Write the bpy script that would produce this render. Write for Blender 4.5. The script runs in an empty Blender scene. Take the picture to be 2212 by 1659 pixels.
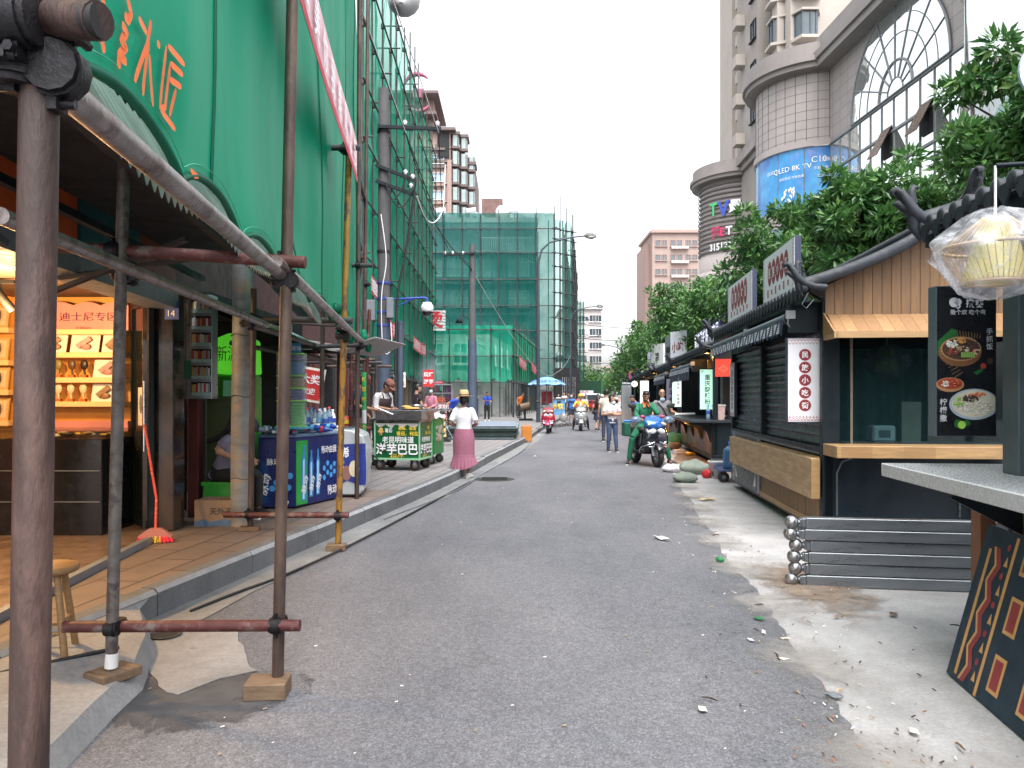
import bpy,math,random
import numpy as np
from mathutils import Vector as V,Matrix
R=math.radians
PI=math.pi
SC=bpy.context.scene
COL=SC.collection
rng=random.Random(7)
# ---------------------------------------------------------------- camera,sky,sun,exposure
F,CX,HY,H=1660.0,1106.0,858.0,1.55          # focal length and horizon of the photograph (2212 px wide),eye height
cd=bpy.data.cameras.new('camera')
cd.sensor_width=36.0
cd.lens=36.0 * F / 2212.0
cd.shift_y=(858.0 - 829.5) / 2212.0
cd.clip_start=0.05
cd.clip_end=3000.0
cam=bpy.data.objects.new('camera',cd)
COL.objects.link(cam)
cam.location=(0,0,H)
cam.rotation_euler=(R(90),0,0)
SC.camera=cam
SUN_EL,SUN_AZ=62.0,172.0
w=bpy.data.worlds.new('World')
SC.world=w
w.use_nodes=True
nt=w.node_tree
nt.nodes.clear()
sky=nt.nodes.new('ShaderNodeTexSky')
sky.sky_type='NISHITA'
sky.sun_disc=False
sky.sun_elevation=R(SUN_EL)
sky.sun_rotation=R(SUN_AZ)
sky.air_density=1.0
sky.dust_density=4.0
sky.ozone_density=1.0
hs=nt.nodes.new('ShaderNodeHueSaturation')          # an overcast sky is nearly colourless
hs.inputs['Saturation'].default_value=0.16
hs.inputs['Value'].default_value=1.12
bg=nt.nodes.new('ShaderNodeBackground')
bg.inputs['Strength'].default_value=0.15
wo=nt.nodes.new('ShaderNodeOutputWorld')
nt.links.new(sky.outputs[0],hs.inputs['Color'])
nt.links.new(hs.outputs[0],bg.inputs['Color'])
nt.links.new(bg.outputs[0],wo.inputs['Surface'])
sl=bpy.data.lights.new('sun','SUN')
sl.energy=1.1
sl.angle=R(50)
sl.color=(1.0,0.96,0.92)
sun=bpy.data.objects.new('sun',sl)
COL.objects.link(sun)
sun.rotation_euler=(R(90 - SUN_EL),0,R(180 - SUN_AZ))
SC.view_settings.view_transform='Standard'
SC.view_settings.look='None'
SC.view_settings.gamma=1.0
SC.view_settings.exposure=1.58
SC.cycles.caustics_reflective=False
SC.cycles.caustics_refractive=False
SC.cycles.max_bounces=8
SC.cycles.transparent_max_bounces=16
SC.cycles.use_denoising=True
# ---------------------------------------------------------------- helpers
def at(x,y,Y):
 return V(((x - CX) * Y / F,Y,H + (HY - y) * Y / F))
def gd(x,y,z=0.0):
 Y=F * (H - z) / (y - HY)
 return V(((x - CX) * Y / F,Y,z))
def frame(o,right,up=None):
 r=V(right).normalized()
 u=V(up).normalized() if up is not None else V((0,0,1))
 n=r.cross(u).normalized()
 u=n.cross(r)
 M=Matrix.Identity(4)
 for i in range(3):
  M[i][0],M[i][1],M[i][2],M[i][3]=r[i],u[i],n[i],o[i]
 return M
def T(x=0,y=0,z=0):
 return Matrix.Translation((x,y,z))
def RZ(a):
 return Matrix.Rotation(a,4,'Z')
def RX(a):
 return Matrix.Rotation(a,4,'X')
def RY(a):
 return Matrix.Rotation(a,4,'Y')
_txt={}
def text_geo(body,bold=0.0,ext=0.0):
 k=(body,bold,ext)
 if k not in _txt:
  c=bpy.data.curves.new('lettering','FONT')
  c.body=body
  c.size=1.0
  c.align_x='CENTER'
  c.align_y='CENTER'
  c.offset=bold
  c.extrude=ext
  c.resolution_u=2
  o=bpy.data.objects.new('lettering',c)
  COL.objects.link(o)
  me=bpy.data.meshes.new_from_object(o.evaluated_get(bpy.context.evaluated_depsgraph_get()))
  vs=[tuple(v.co) for v in me.vertices]
  fs=[tuple(p.vertices) for p in me.polygons]
  if vs:
   a=[min(v[i] for v in vs) for i in (0,1)]
   b=[max(v[i] for v in vs) for i in (0,1)]
   cx,cy=(a[0] + b[0]) / 2,(a[1] + b[1]) / 2
   vs=[(v[0] - cx,v[1] - cy,v[2]) for v in vs]
  bpy.data.objects.remove(o)
  bpy.data.curves.remove(c)
  bpy.data.meshes.remove(me)
  _txt[k]=(vs,fs)
 return _txt[k]
class MB:
 def __init__(self):
  self.v,self.f,self.m,self.s=[],[],[],[]
 def add(self,vs,fs,m=0,s=False,M=None):
  o=len(self.v)
  if M is not None:
   vs=[tuple(M @ V(p)) for p in vs]
  self.v += [tuple(p) for p in vs]
  self.f += [tuple(i + o for i in f) for f in fs]
  self.m += [m] * len(fs)
  self.s += [s] * len(fs)
  return self
 def box(self,x0,y0,z0,x1,y1,z1,m=0,M=None):
  vs=[(x0,y0,z0),(x1,y0,z0),(x1,y1,z0),(x0,y1,z0),(x0,y0,z1),(x1,y0,z1),(x1,y1,z1),(x0,y1,z1)]
  return self.add(vs,[(3,2,1,0),(4,5,6,7),(0,1,5,4),(1,2,6,5),(2,3,7,6),(3,0,4,7)],m,False,M)
 def bar(self,a,b,w,h,m=0,up=(0,0,1)):
  a,b=V(a),V(b)
  d=b - a
  L=d.length
  d.normalize()
  u=V(up)
  if abs(d.dot(u)) > .98:
   u=V((1,0,0))
  s=d.cross(u).normalized()
  u=s.cross(d)
  M=Matrix.Identity(4)
  for i in range(3):
   M[i][0],M[i][1],M[i][2],M[i][3]=s[i],d[i],u[i],a[i]
  return self.box(-w / 2,0,-h / 2,w / 2,L,h / 2,m,M)
 def tube(self,pts,r,n=8,m=0,cap=True,s=True,M=None):
  pts=[V(p) for p in pts]
  k=len(pts)
  rs=r if isinstance(r,(list,tuple)) else [r] * k
  vs,fs=[],[]
  u=None
  for i,p in enumerate(pts):
   d=(pts[min(i + 1,k - 1)] - pts[max(i - 1,0)]).normalized()
   if u is None:
    u=d.cross(V((0,0,1)) if abs(d.z) < .9 else V((1,0,0))).normalized()
   else:
    u=(u - d * u.dot(d))
    u=u.normalized() if u.length > 1e-6 else d.orthogonal().normalized()
   w2=d.cross(u)
   ri=rs[i]
   ra,rb=ri if isinstance(ri,(tuple,list)) else (ri,ri)
   for j in range(n):
    a=2 * PI * j / n
    vs.append(p + u * math.cos(a) * ra + w2 * math.sin(a) * rb)
  for i in range(k - 1):
   for j in range(n):
    a,b=i * n + j,i * n + (j + 1) % n
    fs.append((a,b,b + n,a + n))
  self.add(vs,fs,m,s,M)
  if cap:
   self.add(vs[:n],[tuple(range(n))[::-1]],m,False,M)
   self.add(vs[-n:],[tuple(range(n))],m,False,M)
  return self
 def lathe(self,prof,n=16,m=0,s=True,M=None,a0=0.0,a1=2 * PI):
  full=abs(a1 - a0 - 2 * PI) < 1e-6
  k=n if full else n + 1
  vs,fs=[],[]
  for (r,z) in prof:
   for j in range(k):
    a=a0 + (a1 - a0) * j / n
    vs.append((r * math.cos(a),r * math.sin(a),z))
  for i in range(len(prof) - 1):
   for j in range(n):
    a,b=i * k + j,i * k + (j + 1) % k
    fs.append((a,b,b + k,a + k))
  return self.add(vs,fs,m,s,M)
 def ell(self,c,r,nu=10,nv=7,m=0,M=None):
  rx,ry,rz=r if isinstance(r,(tuple,list)) else (r,r,r)
  vs,fs=[(c[0],c[1],c[2] - rz)],[]
  for i in range(1,nv):
   t=-PI / 2 + PI * i / nv
   for j in range(nu):
    a=2 * PI * j / nu
    vs.append((c[0] + rx * math.cos(t) * math.cos(a),c[1] + ry * math.cos(t) * math.sin(a),c[2] + rz * math.sin(t)))
  vs.append((c[0],c[1],c[2] + rz))
  for j in range(nu):
   fs.append((0,1 + (j + 1) % nu,1 + j))
   fs.append((len(vs) - 1,len(vs) - 1 - nu + j,len(vs) - 1 - nu + (j + 1) % nu))
  for i in range(nv - 2):
   for j in range(nu):
    a,b=1 + i * nu + j,1 + i * nu + (j + 1) % nu
    fs.append((a,b,b + nu,a + nu))
  return self.add(vs,fs,m,True,M)
 def ext(self,poly,h,m=0,M=None,z0=0.0):
  n=len(poly)
  area=sum(poly[i][0] * poly[(i + 1) % n][1] - poly[(i + 1) % n][0] * poly[i][1] for i in range(n))
  if area < 0:
   poly=poly[::-1]
  vs=[(p[0],p[1],z0) for p in poly] + [(p[0],p[1],z0 + h) for p in poly]
  fs=[tuple(range(n))[::-1],tuple(range(n,2 * n))] + [(i,(i + 1) % n,(i + 1) % n + n,i + n) for i in range(n)]
  return self.add(vs,fs,m,False,M)
 def quad(self,a,b,c,d,m=0,M=None):
  return self.add([a,b,c,d],[(0,1,2,3)],m,False,M)
 def grid(self,fn,nu,nv,m=0,s=True):
  vs=[fn(i / nu,j / nv) for j in range(nv + 1) for i in range(nu + 1)]
  k=nu + 1
  fs=[(j * k + i,j * k + i + 1,(j + 1) * k + i + 1,(j + 1) * k + i) for j in range(nv) for i in range(nu)]
  return self.add(vs,fs,m,s)
 def disc(self,c,r,n=20,h=.004,m=0,M=None,sy=1.0):
  return self.ext([(c[0] + r * math.cos(2 * PI * i / n),c[1] + r * sy * math.sin(2 * PI * i / n)) for i in range(n)],h,m,M,c[2] if len(c) > 2 else 0)
 def text(self,body,size,M,m=0,sx=1.0,bold=0.0,ext=.004,vert=False,gap=1.08):
  if vert:
   n=len(body)
   for i,ch in enumerate(body):
    if ch != ' ':
     self.text(ch,size,M @ T(0,((n - 1) / 2 - i) * size * gap,0),m,sx,bold,ext)
   return self
  vs,fs=text_geo(body,bold,0.0)
  S=Matrix.Diagonal((size * sx,size,1,1))
  return self.add([(p[0],p[1],ext) for p in vs],fs,m,False,M @ S)
 def build(self,name,mats,parent=None,loc=None,rz=0.0,bev=0.0,seg=1,sub=0):
  me=bpy.data.meshes.new(name)
  me.from_pydata(self.v,[],self.f)
  if not isinstance(mats,(list,tuple)):
   mats=[mats]
  for q in mats:
   me.materials.append(q)
  me.polygons.foreach_set('material_index',self.m)
  me.polygons.foreach_set('use_smooth',self.s)
  me.update()
  o=bpy.data.objects.new(name,me)
  COL.objects.link(o)
  if parent is not None:
   o.parent=parent
  if loc is not None:
   o.location=loc
  o.rotation_euler=(0,0,rz)
  if bev:
   b=o.modifiers.new('bevel','BEVEL')
   b.width=bev
   b.segments=seg
   b.limit_method='ANGLE'
  if sub:
   b=o.modifiers.new('subdivision','SUBSURF')
   b.levels=b.render_levels=sub
  return o
def tag(o,label=None,cat=None,group=None,kind=None):
 if label: o['label']=label
 if cat: o['category']=cat
 if group: o['group']=group
 if kind: o['kind']=kind
 return o
def thing(name,label,cat,loc=(0,0,0),rz=0.0,group=None):
 o=bpy.data.objects.new(name,None)
 o.empty_display_size=.2
 COL.objects.link(o)
 o.location=loc
 o.rotation_euler=(0,0,rz)
 return tag(o,label,cat,group)
def structure(o):
 o['kind']='structure'
 return o
def dup(root,loc,rz,label=None,group=None,scale=None):
 r=root.copy()
 COL.objects.link(r)
 r.location=loc
 r.rotation_euler=(0,0,rz)
 if scale: r.scale=scale if isinstance(scale,(tuple,list)) else (scale,) * 3
 if label: r['label']=label
 if group: r['group']=group
 for ch in list(root.children):
  c=ch.copy()
  COL.objects.link(c)
  c.parent=r
  for g in ch.children:
   d=g.copy()
   COL.objects.link(d)
   d.parent=c
 return r
def pcopy(o,parent,loc,rz=0.0,scale=None):
 c=o.copy()
 COL.objects.link(c)
 c.parent=parent
 c.location=loc
 c.rotation_euler=(0,0,rz)
 if scale: c.scale=scale
 return c
# ---------------------------------------------------------------- materials
_m={}
def nodes(name):
 m=bpy.data.materials.new(name)
 m.use_nodes=True
 t=m.node_tree
 t.nodes.clear()
 out=t.nodes.new('ShaderNodeOutputMaterial')
 return m,t,out
def N(t,kind,**kw):
 n=t.nodes.new('ShaderNode' + kind)
 for k,v in kw.items():
  if k in n.inputs: n.inputs[k].default_value=v
  else: setattr(n,k,v)
 return n
def ramp(t,fac,stops):
 r=t.nodes.new('ShaderNodeValToRGB')
 e=r.color_ramp.elements
 while len(e) < len(stops): e.new(.5)
 for q,(p,c) in zip(e,stops):
  q.position=p
  q.color=(c,c,c,1) if isinstance(c,(int,float)) else (*c,1)
 t.links.new(fac,r.inputs[0])
 return r.outputs[0]
def mixc(t,f,a,b,mode='MIX'):
 n=t.nodes.new('ShaderNodeMix')
 n.data_type='RGBA'
 n.blend_type=mode
 for i,v in ((0,f),(6,a),(7,b)):
  if hasattr(v,'is_output'): t.links.new(v,n.inputs[i])
  else: n.inputs[i].default_value=v if i == 0 else (*v,1)
 return n.outputs[2]
def noise(t,sc,det=5,vec=None,rough=.6,dist=0.0):
 n=N(t,'TexNoise',Scale=sc,Detail=det,Roughness=rough,Distortion=dist)
 if vec is None:
  vec=coord(t)
 t.links.new(vec,n.inputs['Vector'])
 return n.outputs['Fac']
def coord(t,scale=None,kind='Object'):
 c=t.nodes.new('ShaderNodeTexCoord').outputs[kind]
 if scale is not None:
  mp=N(t,'Mapping')
  mp.inputs['Scale'].default_value=scale
  t.links.new(c,mp.inputs['Vector'])
  c=mp.outputs[0]
 return c
def bump(t,h,strength=.3,dist=.01):
 b=N(t,'Bump',Strength=strength,Distance=dist)
 t.links.new(h,b.inputs['Height'])
 return b.outputs[0]
def sc3(c,k):
 return tuple(min(1,x * k) for x in c)
def mat(name,col,rough=.65,metal=0.0,var=.14,sc=5.0,bmp=0.0,bsc=60.0,c2=None,f2=(.52,.68),s2=3.0,spec=.5,emit=0.0,stretch=None,coat=0.0):
 if name in _m: return _m[name]
 m,t,out=nodes(name)
 p=N(t,'BsdfPrincipled',Roughness=rough,Metallic=metal)
 p.inputs['Specular IOR Level'].default_value=spec
 if coat: p.inputs['Coat Weight'].default_value=coat
 vec=coord(t,stretch)
 f=ramp(t,noise(t,sc,6,vec),[(.3,0),(.7,1)])
 c=mixc(t,f,sc3(col,1 - var),sc3(col,1 + var))
 if c2:
  g=ramp(t,noise(t,s2,7,vec,.65),[(f2[0],0),(f2[1],1)])
  c=mixc(t,g,c,c2)
 t.links.new(c,p.inputs['Base Color'])
 rr=ramp(t,noise(t,sc * 2.3,4,vec),[(.3,max(0,rough - .1)),(.7,min(1,rough + .12))])
 t.links.new(rr,p.inputs['Roughness'])
 if bmp: t.links.new(bump(t,noise(t,bsc,4,vec),bmp),p.inputs['Normal'])
 if emit:
  t.links.new(c,p.inputs['Emission Color'])
  p.inputs['Emission Strength'].default_value=emit
 t.links.new(p.outputs[0],out.inputs[0])
 _m[name]=m
 return m
def glass(name,tint=(.8,.9,.92),tr=.5,rough=.03,body=(.02,.03,.035)):
 if name in _m: return _m[name]
 m,t,out=nodes(name)
 d=N(t,'BsdfPrincipled',Roughness=rough)
 d.inputs['Base Color'].default_value=(*body,1)
 d.inputs['Specular IOR Level'].default_value=.8
 tp=N(t,'BsdfTransparent')
 tp.inputs[0].default_value=(*tint,1)
 mx=N(t,'MixShader')
 mx.inputs[0].default_value=tr
 t.links.new(d.outputs[0],mx.inputs[1])
 t.links.new(tp.outputs[0],mx.inputs[2])
 t.links.new(mx.outputs[0],out.inputs[0])
 _m[name]=m
 return m
def netting(name,col,t0=.05,t1=.2,sc=.6,weave=0.0,tl=.45,fs=.35,zf=None):
 m,t,out=nodes(name)
 vec=coord(t)
 f=ramp(t,noise(t,sc,5,coord(t,(1,1,.25))),[(.3,0),(.7,1)])
 c=mixc(t,f,sc3(col,.86),sc3(col,1.16))
 pt_=ramp(t,noise(t,.9,7,coord(t,(1,1,.5)),.7,.8),[(.52,0),(.74,.3)])
 c=mixc(t,pt_,c,tuple(min(1,x * .85 + .03) for x in col))
 wr=N(t,'TexWave',Scale=1.6,Distortion=7.0,Detail=3.0);t.links.new(coord(t,(1,1,.7)),wr.inputs['Vector'])
 c=mixc(t,ramp(t,wr.outputs['Fac'],[(.0,.16),(.12,0)]),c,sc3(col,.62))  # wrinkle shading drawn into the net colour as darker lines
 p=N(t,'BsdfPrincipled',Roughness=.45)
 p.inputs['Specular IOR Level'].default_value=.35
 t.links.new(c,p.inputs['Base Color'])
 fold=noise(t,3.0,3,coord(t,(1,1,.12)))
 t.links.new(bump(t,fold,fs,.08),p.inputs['Normal'])
 q=N(t,'BsdfTranslucent')
 t.links.new(c,q.inputs[0])
 a=N(t,'MixShader');a.inputs[0].default_value=tl
 t.links.new(p.outputs[0],a.inputs[1]);t.links.new(q.outputs[0],a.inputs[2])
 tr=N(t,'BsdfTransparent');tr.inputs[0].default_value=(.75,.95,.88,1)
 b=N(t,'MixShader')
 g=ramp(t,noise(t,sc * 1.7,4,vec),[(.3,t0),(.7,t1)])
 if zf:                                            # the upper lengths are of a sheerer net
  sz=N(t,'SeparateXYZ');t.links.new(vec,sz.inputs[0])
  mr=N(t,'MapRange');t.links.new(sz.outputs[2],mr.inputs[0])
  mr.inputs[1].default_value=zf[0];mr.inputs[2].default_value=zf[1];mr.inputs[3].default_value=0;mr.inputs[4].default_value=zf[2]
  mx=N(t,'Math',operation='MAXIMUM');t.links.new(g,mx.inputs[0]);t.links.new(mr.outputs[0],mx.inputs[1]);g=mx.outputs[0]
 t.links.new(g,b.inputs[0])
 t.links.new(a.outputs[0],b.inputs[1]);t.links.new(tr.outputs[0],b.inputs[2])
 t.links.new(b.outputs[0],out.inputs[0])
 return m
def planks(name,c1,c2,width=.1,axis=0,rough=.55,gap=True,blocks=None):
 """boards side by side across one axis of the object, each with its own tone and grain"""
 if name in _m: return _m[name]
 m,t,out=nodes(name)
 p=N(t,'BsdfPrincipled',Roughness=rough)
 co=coord(t)
 sx=N(t,'SeparateXYZ');t.links.new(co,sx.inputs[0])
 d=N(t,'Math',operation='DIVIDE');d.inputs[1].default_value=width
 t.links.new(sx.outputs[axis],d.inputs[0])
 fl=N(t,'Math',operation='FLOOR');t.links.new(d.outputs[0],fl.inputs[0])
 wn=N(t,'TexWhiteNoise',noise_dimensions='2D' if blocks else '1D')
 if blocks:
  ax2,bl=blocks
  d2=N(t,'Math',operation='DIVIDE');d2.inputs[1].default_value=bl
  t.links.new(sx.outputs[ax2],d2.inputs[0])
  off=N(t,'Math',operation='MULTIPLY_ADD');off.inputs[1].default_value=.37
  t.links.new(fl.outputs[0],off.inputs[0]);t.links.new(d2.outputs[0],off.inputs[2])
  f2=N(t,'Math',operation='FLOOR');t.links.new(off.outputs[0],f2.inputs[0])
  cb=N(t,'CombineXYZ');t.links.new(fl.outputs[0],cb.inputs[0]);t.links.new(f2.outputs[0],cb.inputs[1])
  t.links.new(cb.outputs[0],wn.inputs['Vector'])
 else:
  t.links.new(fl.outputs[0],wn.inputs['W'])
 s=[40,40,40]
 s[(2 if axis != 2 else 0) if not blocks else blocks[0]]=4
 g=noise(t,1.0,5,coord(t,tuple(s)),.6,.6)
 c=mixc(t,wn.outputs['Value'],c1,c2)
 c=mixc(t,ramp(t,g,[(.35,.75),(.65,0)]),c,sc3(c1,.55))
 if gap:
  fr=N(t,'Math',operation='FRACT');t.links.new(d.outputs[0],fr.inputs[0])
  c=mixc(t,ramp(t,fr.outputs[0],[(0,1),(.07,0)]),c,sc3(c1,.18))
 t.links.new(c,p.inputs['Base Color'])
 t.links.new(bump(t,g,.2,.004),p.inputs['Normal'])
 t.links.new(p.outputs[0],out.inputs[0])
 _m[name]=m
 return m
def tiles(name,c1,c2,mortar,bw,bh,ax=(0,2),rough=.6,ms=.008,var=.5,off=.5,stain=None):
 if name in _m: return _m[name]
 m,t,out=nodes(name)
 p=N(t,'BsdfPrincipled',Roughness=rough)
 sx=N(t,'SeparateXYZ');t.links.new(coord(t),sx.inputs[0])
 cb=N(t,'CombineXYZ')
 if ax[0] == 'xy':
  ad=N(t,'Math',operation='ADD');t.links.new(sx.outputs[0],ad.inputs[0]);t.links.new(sx.outputs[1],ad.inputs[1])
  t.links.new(ad.outputs[0],cb.inputs[0])
 else:
  t.links.new(sx.outputs[ax[0]],cb.inputs[0])
 t.links.new(sx.outputs[ax[1]],cb.inputs[1])
 b=N(t,'TexBrick',Scale=1.0)
 b.offset=off
 b.inputs['Brick Width'].default_value=bw
 b.inputs['Row Height'].default_value=bh
 b.inputs['Mortar Size'].default_value=ms
 b.inputs['Color1'].default_value=(*c1,1)
 b.inputs['Color2'].default_value=(*c2,1)
 b.inputs['Mortar'].default_value=(*mortar,1)
 t.links.new(cb.outputs[0],b.inputs['Vector'])
 g=ramp(t,noise(t,1.7,7,coord(t),.65),[(.35,0),(.7,var)])
 c=mixc(t,g,b.outputs['Color'],stain or sc3(c1,.55))
 t.links.new(c,p.inputs['Base Color'])
 t.links.new(bump(t,b.outputs['Fac'],-.4,.006),p.inputs['Normal'])
 t.links.new(p.outputs[0],out.inputs[0])
 _m[name]=m
 return m
# everyday materials
STEEL=mat('painted dark steel',(.008,.014,.019),.45,.1,.25,4,c2=(.022,.03,.036),f2=(.58,.7),spec=.28)
PIPE=mat('weathered scaffold pipe',(.082,.053,.040),.5,.1,.45,9,.3,90,c2=(.045,.026,.022),s2=6,f2=(.46,.58),stretch=(1,1,.35))
PIPEL=mat('galvanised scaffold pipe',(.27,.235,.23),.34,.6,.3,9,.25,90,c2=(.10,.06,.05),s2=7,f2=(.5,.66))
PIPER=mat('red oxide scaffold pipe',(.085,.022,.02),.55,.1,.4,9,.3,80,c2=(.15,.12,.11),s2=9,f2=(.54,.63))
PIPEY=mat('yellow painted pipe',(.26,.135,.016),.5,.05,.2,7,.3,80,c2=(.09,.05,.03),s2=16,f2=(.5,.57),stretch=(1,1,.4))
PIPED=mat('dark distant pipe',(.045,.045,.05),.6,.2,.3,3)
CLAMP=mat('black iron clamp',(.018,.017,.02),.5,.6,.3,20,.3,80)
WOODB=mat('rough timber',(.15,.098,.06),.8,0,.3,9,.4,60,stretch=(1,6,6))
SKIN=mat('skin',(.42,.24,.16),.55,0,.08,14)
SKIND=mat('sun-browned skin',(.27,.14,.09),.55,0,.08,14)
HAIR=mat('black hair',(.012,.010,.010),.45,0,.3,50)
BLACK=mat('black rubber',(.015,.015,.016),.6,0,.2,20)
WHITE=mat('white plastic',(.72,.72,.74),.4,0,.05)
WPAINT=mat('white lettering',(.82,.82,.84),.5,0,.02)
CHROME=mat('polished metal',(.62,.63,.66),.22,1.0,.1,8)
GREYM=mat('grey painted metal',(.2,.22,.25),.5,.3,.12,4)
CONC=mat('grey concrete',(.25,.245,.24),.85,0,.2,3,.3,70,c2=(.12,.12,.12),s2=1.5,f2=(.55,.75))
NETG=netting('green safety net',(.001,.37,.205),.0,.03,.35,fs=.12)
NETF=netting('thin green safety net',(.010,.27,.19),.22,.42,.25)
NETT=netting('sheer green safety net',(.01,.40,.25),.22,.42,.3,fs=.15)
NETC=netting('sheer pale safety net',(.10,.32,.27),.45,.65,.3)
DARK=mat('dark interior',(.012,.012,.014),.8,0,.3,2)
MAROON=mat('maroon paint',(.10,.022,.022),.6,0,.25,4)
ORANGE=mat('orange signboard',(.50,.085,.012),.5,0,.12,3)
# ---------------------------------------------------------------- ground,road,pavements
def polyline(pts,step=.5):
 out=[]
 for a,b in zip(pts,pts[1:]):
  a,b=V(a),V(b)
  n=max(1,int((b - a).length / step))
  out += [a.lerp(b,i / n) for i in range(n)]
 return out + [V(pts[-1])]
def smooth_line(pts,step=.6):
 P=[V(p) for p in pts]
 out=[]
 for i in range(len(P) - 1):
  p0,p1,p2,p3=P[max(i - 1,0)],P[i],P[i + 1],P[min(i + 2,len(P) - 1)]
  n=max(2,int((p2 - p1).length / step))
  for k in range(n):
   t=k / n
   out.append(.5 * (2 * p1 + (p2 - p0) * t + (2 * p0 - 5 * p1 + 4 * p2 - p3) * t * t + (3 * p1 - p0 - 3 * p2 + p3) * t ** 3))
 return out + [P[-1]]
KERB=[(-3.75,-2),(-3.05,2),(-2.49,5.4),(-1.9,8.8),(-1.12,13.4),(-.3,20),(.6,27.3),(1.45,36),(4.7,64),(8,92),(16,160),(26,240)]
EDGE=[(1.0,-3),(1.3,1.5),(1.53,3.29),(1.8,5.02),(2.2,8.25),(2.68,11.6),(3.5,17),(4.5,24),(6.2,36),(8.8,50),(12.5,80),(22,160),(33,240)]
KL=smooth_line([(x,y,0) for x,y in KERB])
EL=smooth_line([(x,y,0) for x,y in EDGE],.12)
SW=.20                                              # height of the pavement above the road
def kerb_x(y):
 for a,b in zip(KERB,KERB[1:]):
  if a[1] <= y <= b[1]:
   return a[0] + (b[0] - a[0]) * (y - a[1]) / (b[1] - a[1])
 return KERB[-1][0]
def strip(name,left,right,z,m,kind=True):
 b=MB()
 n=len(left)
 vs=[(p[0],p[1],z) for p in left] + [(p[0],p[1],z) for p in right]
 b.add(vs,[(i,i + n,i + n + 1,i + 1) for i in range(n - 1)])
 o=b.build(name,m)
 return structure(o) if kind else o
def asphalt():
 m,t,out=nodes('worn asphalt')
 p=N(t,'BsdfPrincipled',Roughness=.8)
 co=coord(t)
 vo=N(t,'TexVoronoi',Scale=125.0);t.links.new(co,vo.inputs['Vector'])
 bw=N(t,'RGBToBW');t.links.new(vo.outputs['Color'],bw.inputs[0])
 big=ramp(t,noise(t,.45,7,coord(t,(1.2,.6,1)),.6),[(.36,0),(.64,1)])
 base=mixc(t,big,(.092,.095,.109),(.140,.140,.152))
 worn=ramp(t,noise(t,1.1,8,coord(t,(1.6,.35,1)),.7,.4),[(.54,0),(.74,.55)])
 base=mixc(t,worn,base,(.072,.073,.080))
 dust=ramp(t,noise(t,.7,8,coord(t,(1.5,.4,1)),.7,.6),[(.56,0),(.76,.45)])
 base=mixc(t,dust,base,(.20,.195,.19))
 drip=ramp(t,noise(t,3.4,6,coord(t,(1,.55,1)),.68,.5),[(.66,0),(.71,.75)])
 base=mixc(t,drip,base,(.055,.058,.066))
 cr=N(t,'TexVoronoi',Scale=.5,feature='DISTANCE_TO_EDGE')
 wob=N(t,'TexNoise',Scale=2.2,Detail=5.0);t.links.new(co,wob.inputs['Vector'])
 va=N(t,'VectorMath',operation='ADD');t.links.new(co,va.inputs[0]);t.links.new(wob.outputs['Color'],va.inputs[1])
 t.links.new(va.outputs[0],cr.inputs['Vector'])
 base=mixc(t,ramp(t,cr.outputs['Distance'],[(0.0,.25),(.010,0)]),base,(.035,.035,.038))
 grain=ramp(t,bw.outputs[0],[(.18,.66),(.5,.97),(.78,1.22),(.88,1.55)])
 vo2=N(t,'TexVoronoi',Scale=38.0);t.links.new(co,vo2.inputs['Vector'])
 bw2=N(t,'RGBToBW');t.links.new(vo2.outputs['Color'],bw2.inputs[0])
 base=mixc(t,1.0,base,grain,'MULTIPLY')
 base=mixc(t,1.0,base,ramp(t,bw2.outputs[0],[(.2,.9),(.8,1.1)]),'MULTIPLY')
 t.links.new(base,p.inputs['Base Color'])
 t.links.new(bump(t,bw.outputs[0],.6,.005),p.inputs['Normal'])
 t.links.new(p.outputs[0],out.inputs[0])
 return m
def pavement_mat(name,c,dirt,grit=.5):
 m,t,out=nodes(name)
 p=N(t,'BsdfPrincipled',Roughness=.85)
 co=coord(t)
 a=ramp(t,noise(t,2.2,8,co,.68),[(.32,0),(.68,1)])
 base=mixc(t,a,sc3(c,.72),sc3(c,1.16))
 f=ramp(t,noise(t,45,4,co),[(.38,.35),(.6,0)])
 base=mixc(t,f,base,sc3(c,.5))
 st=ramp(t,noise(t,.55,8,coord(t,(1,1.8,1)),.72,.8),[(.56,0),(.72,.45)])
 base=mixc(t,st,base,dirt)
 sp=ramp(t,noise(t,9,7,co,.75),[(.63,0),(.7,grit)])
 base=mixc(t,sp,base,sc3(dirt,.5))
 t.links.new(base,p.inputs['Base Color'])
 t.links.new(bump(t,noise(t,60,5,co),.35,.006),p.inputs['Normal'])
 t.links.new(p.outputs[0],out.inputs[0])
 return m
ASPH=asphalt()
PAVE=pavement_mat('dusty concrete pavement',(.385,.378,.382),(.25,.225,.205))
APRON=pavement_mat('smooth cement screed',(.26,.26,.265),(.12,.12,.12))
GUT=pavement_mat('gutter concrete',(.20,.205,.21),(.10,.10,.10))
KERBM=pavement_mat('kerb granite',(.13,.138,.147),(.05,.052,.054),.8)
KTOP=mat('worn kerb edge',(.27,.275,.29),.7,0,.2,6)
FLAGS=tiles('street paving slabs',(.25,.235,.235),(.20,.19,.195),(.07,.065,.065),.5,.25,(1,0),.7,.012,.55)
SLABS=tiles('brown paving slabs',(.20,.155,.13),(.16,.125,.11),(.05,.04,.036),.75,.34,(1,0),.6,.012,.7)
b=MB()
b.quad((-420,-40,0),(420,-40,0),(420,900,0),(-420,900,0))
structure(b.build('ground',PAVE))
ragged=[p + V((.025 * math.sin(p.y * 2.3) + rng.uniform(-.022,.022),0,0)) for p in EL]
EI=[EL[0]] * 0
import bisect
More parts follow.
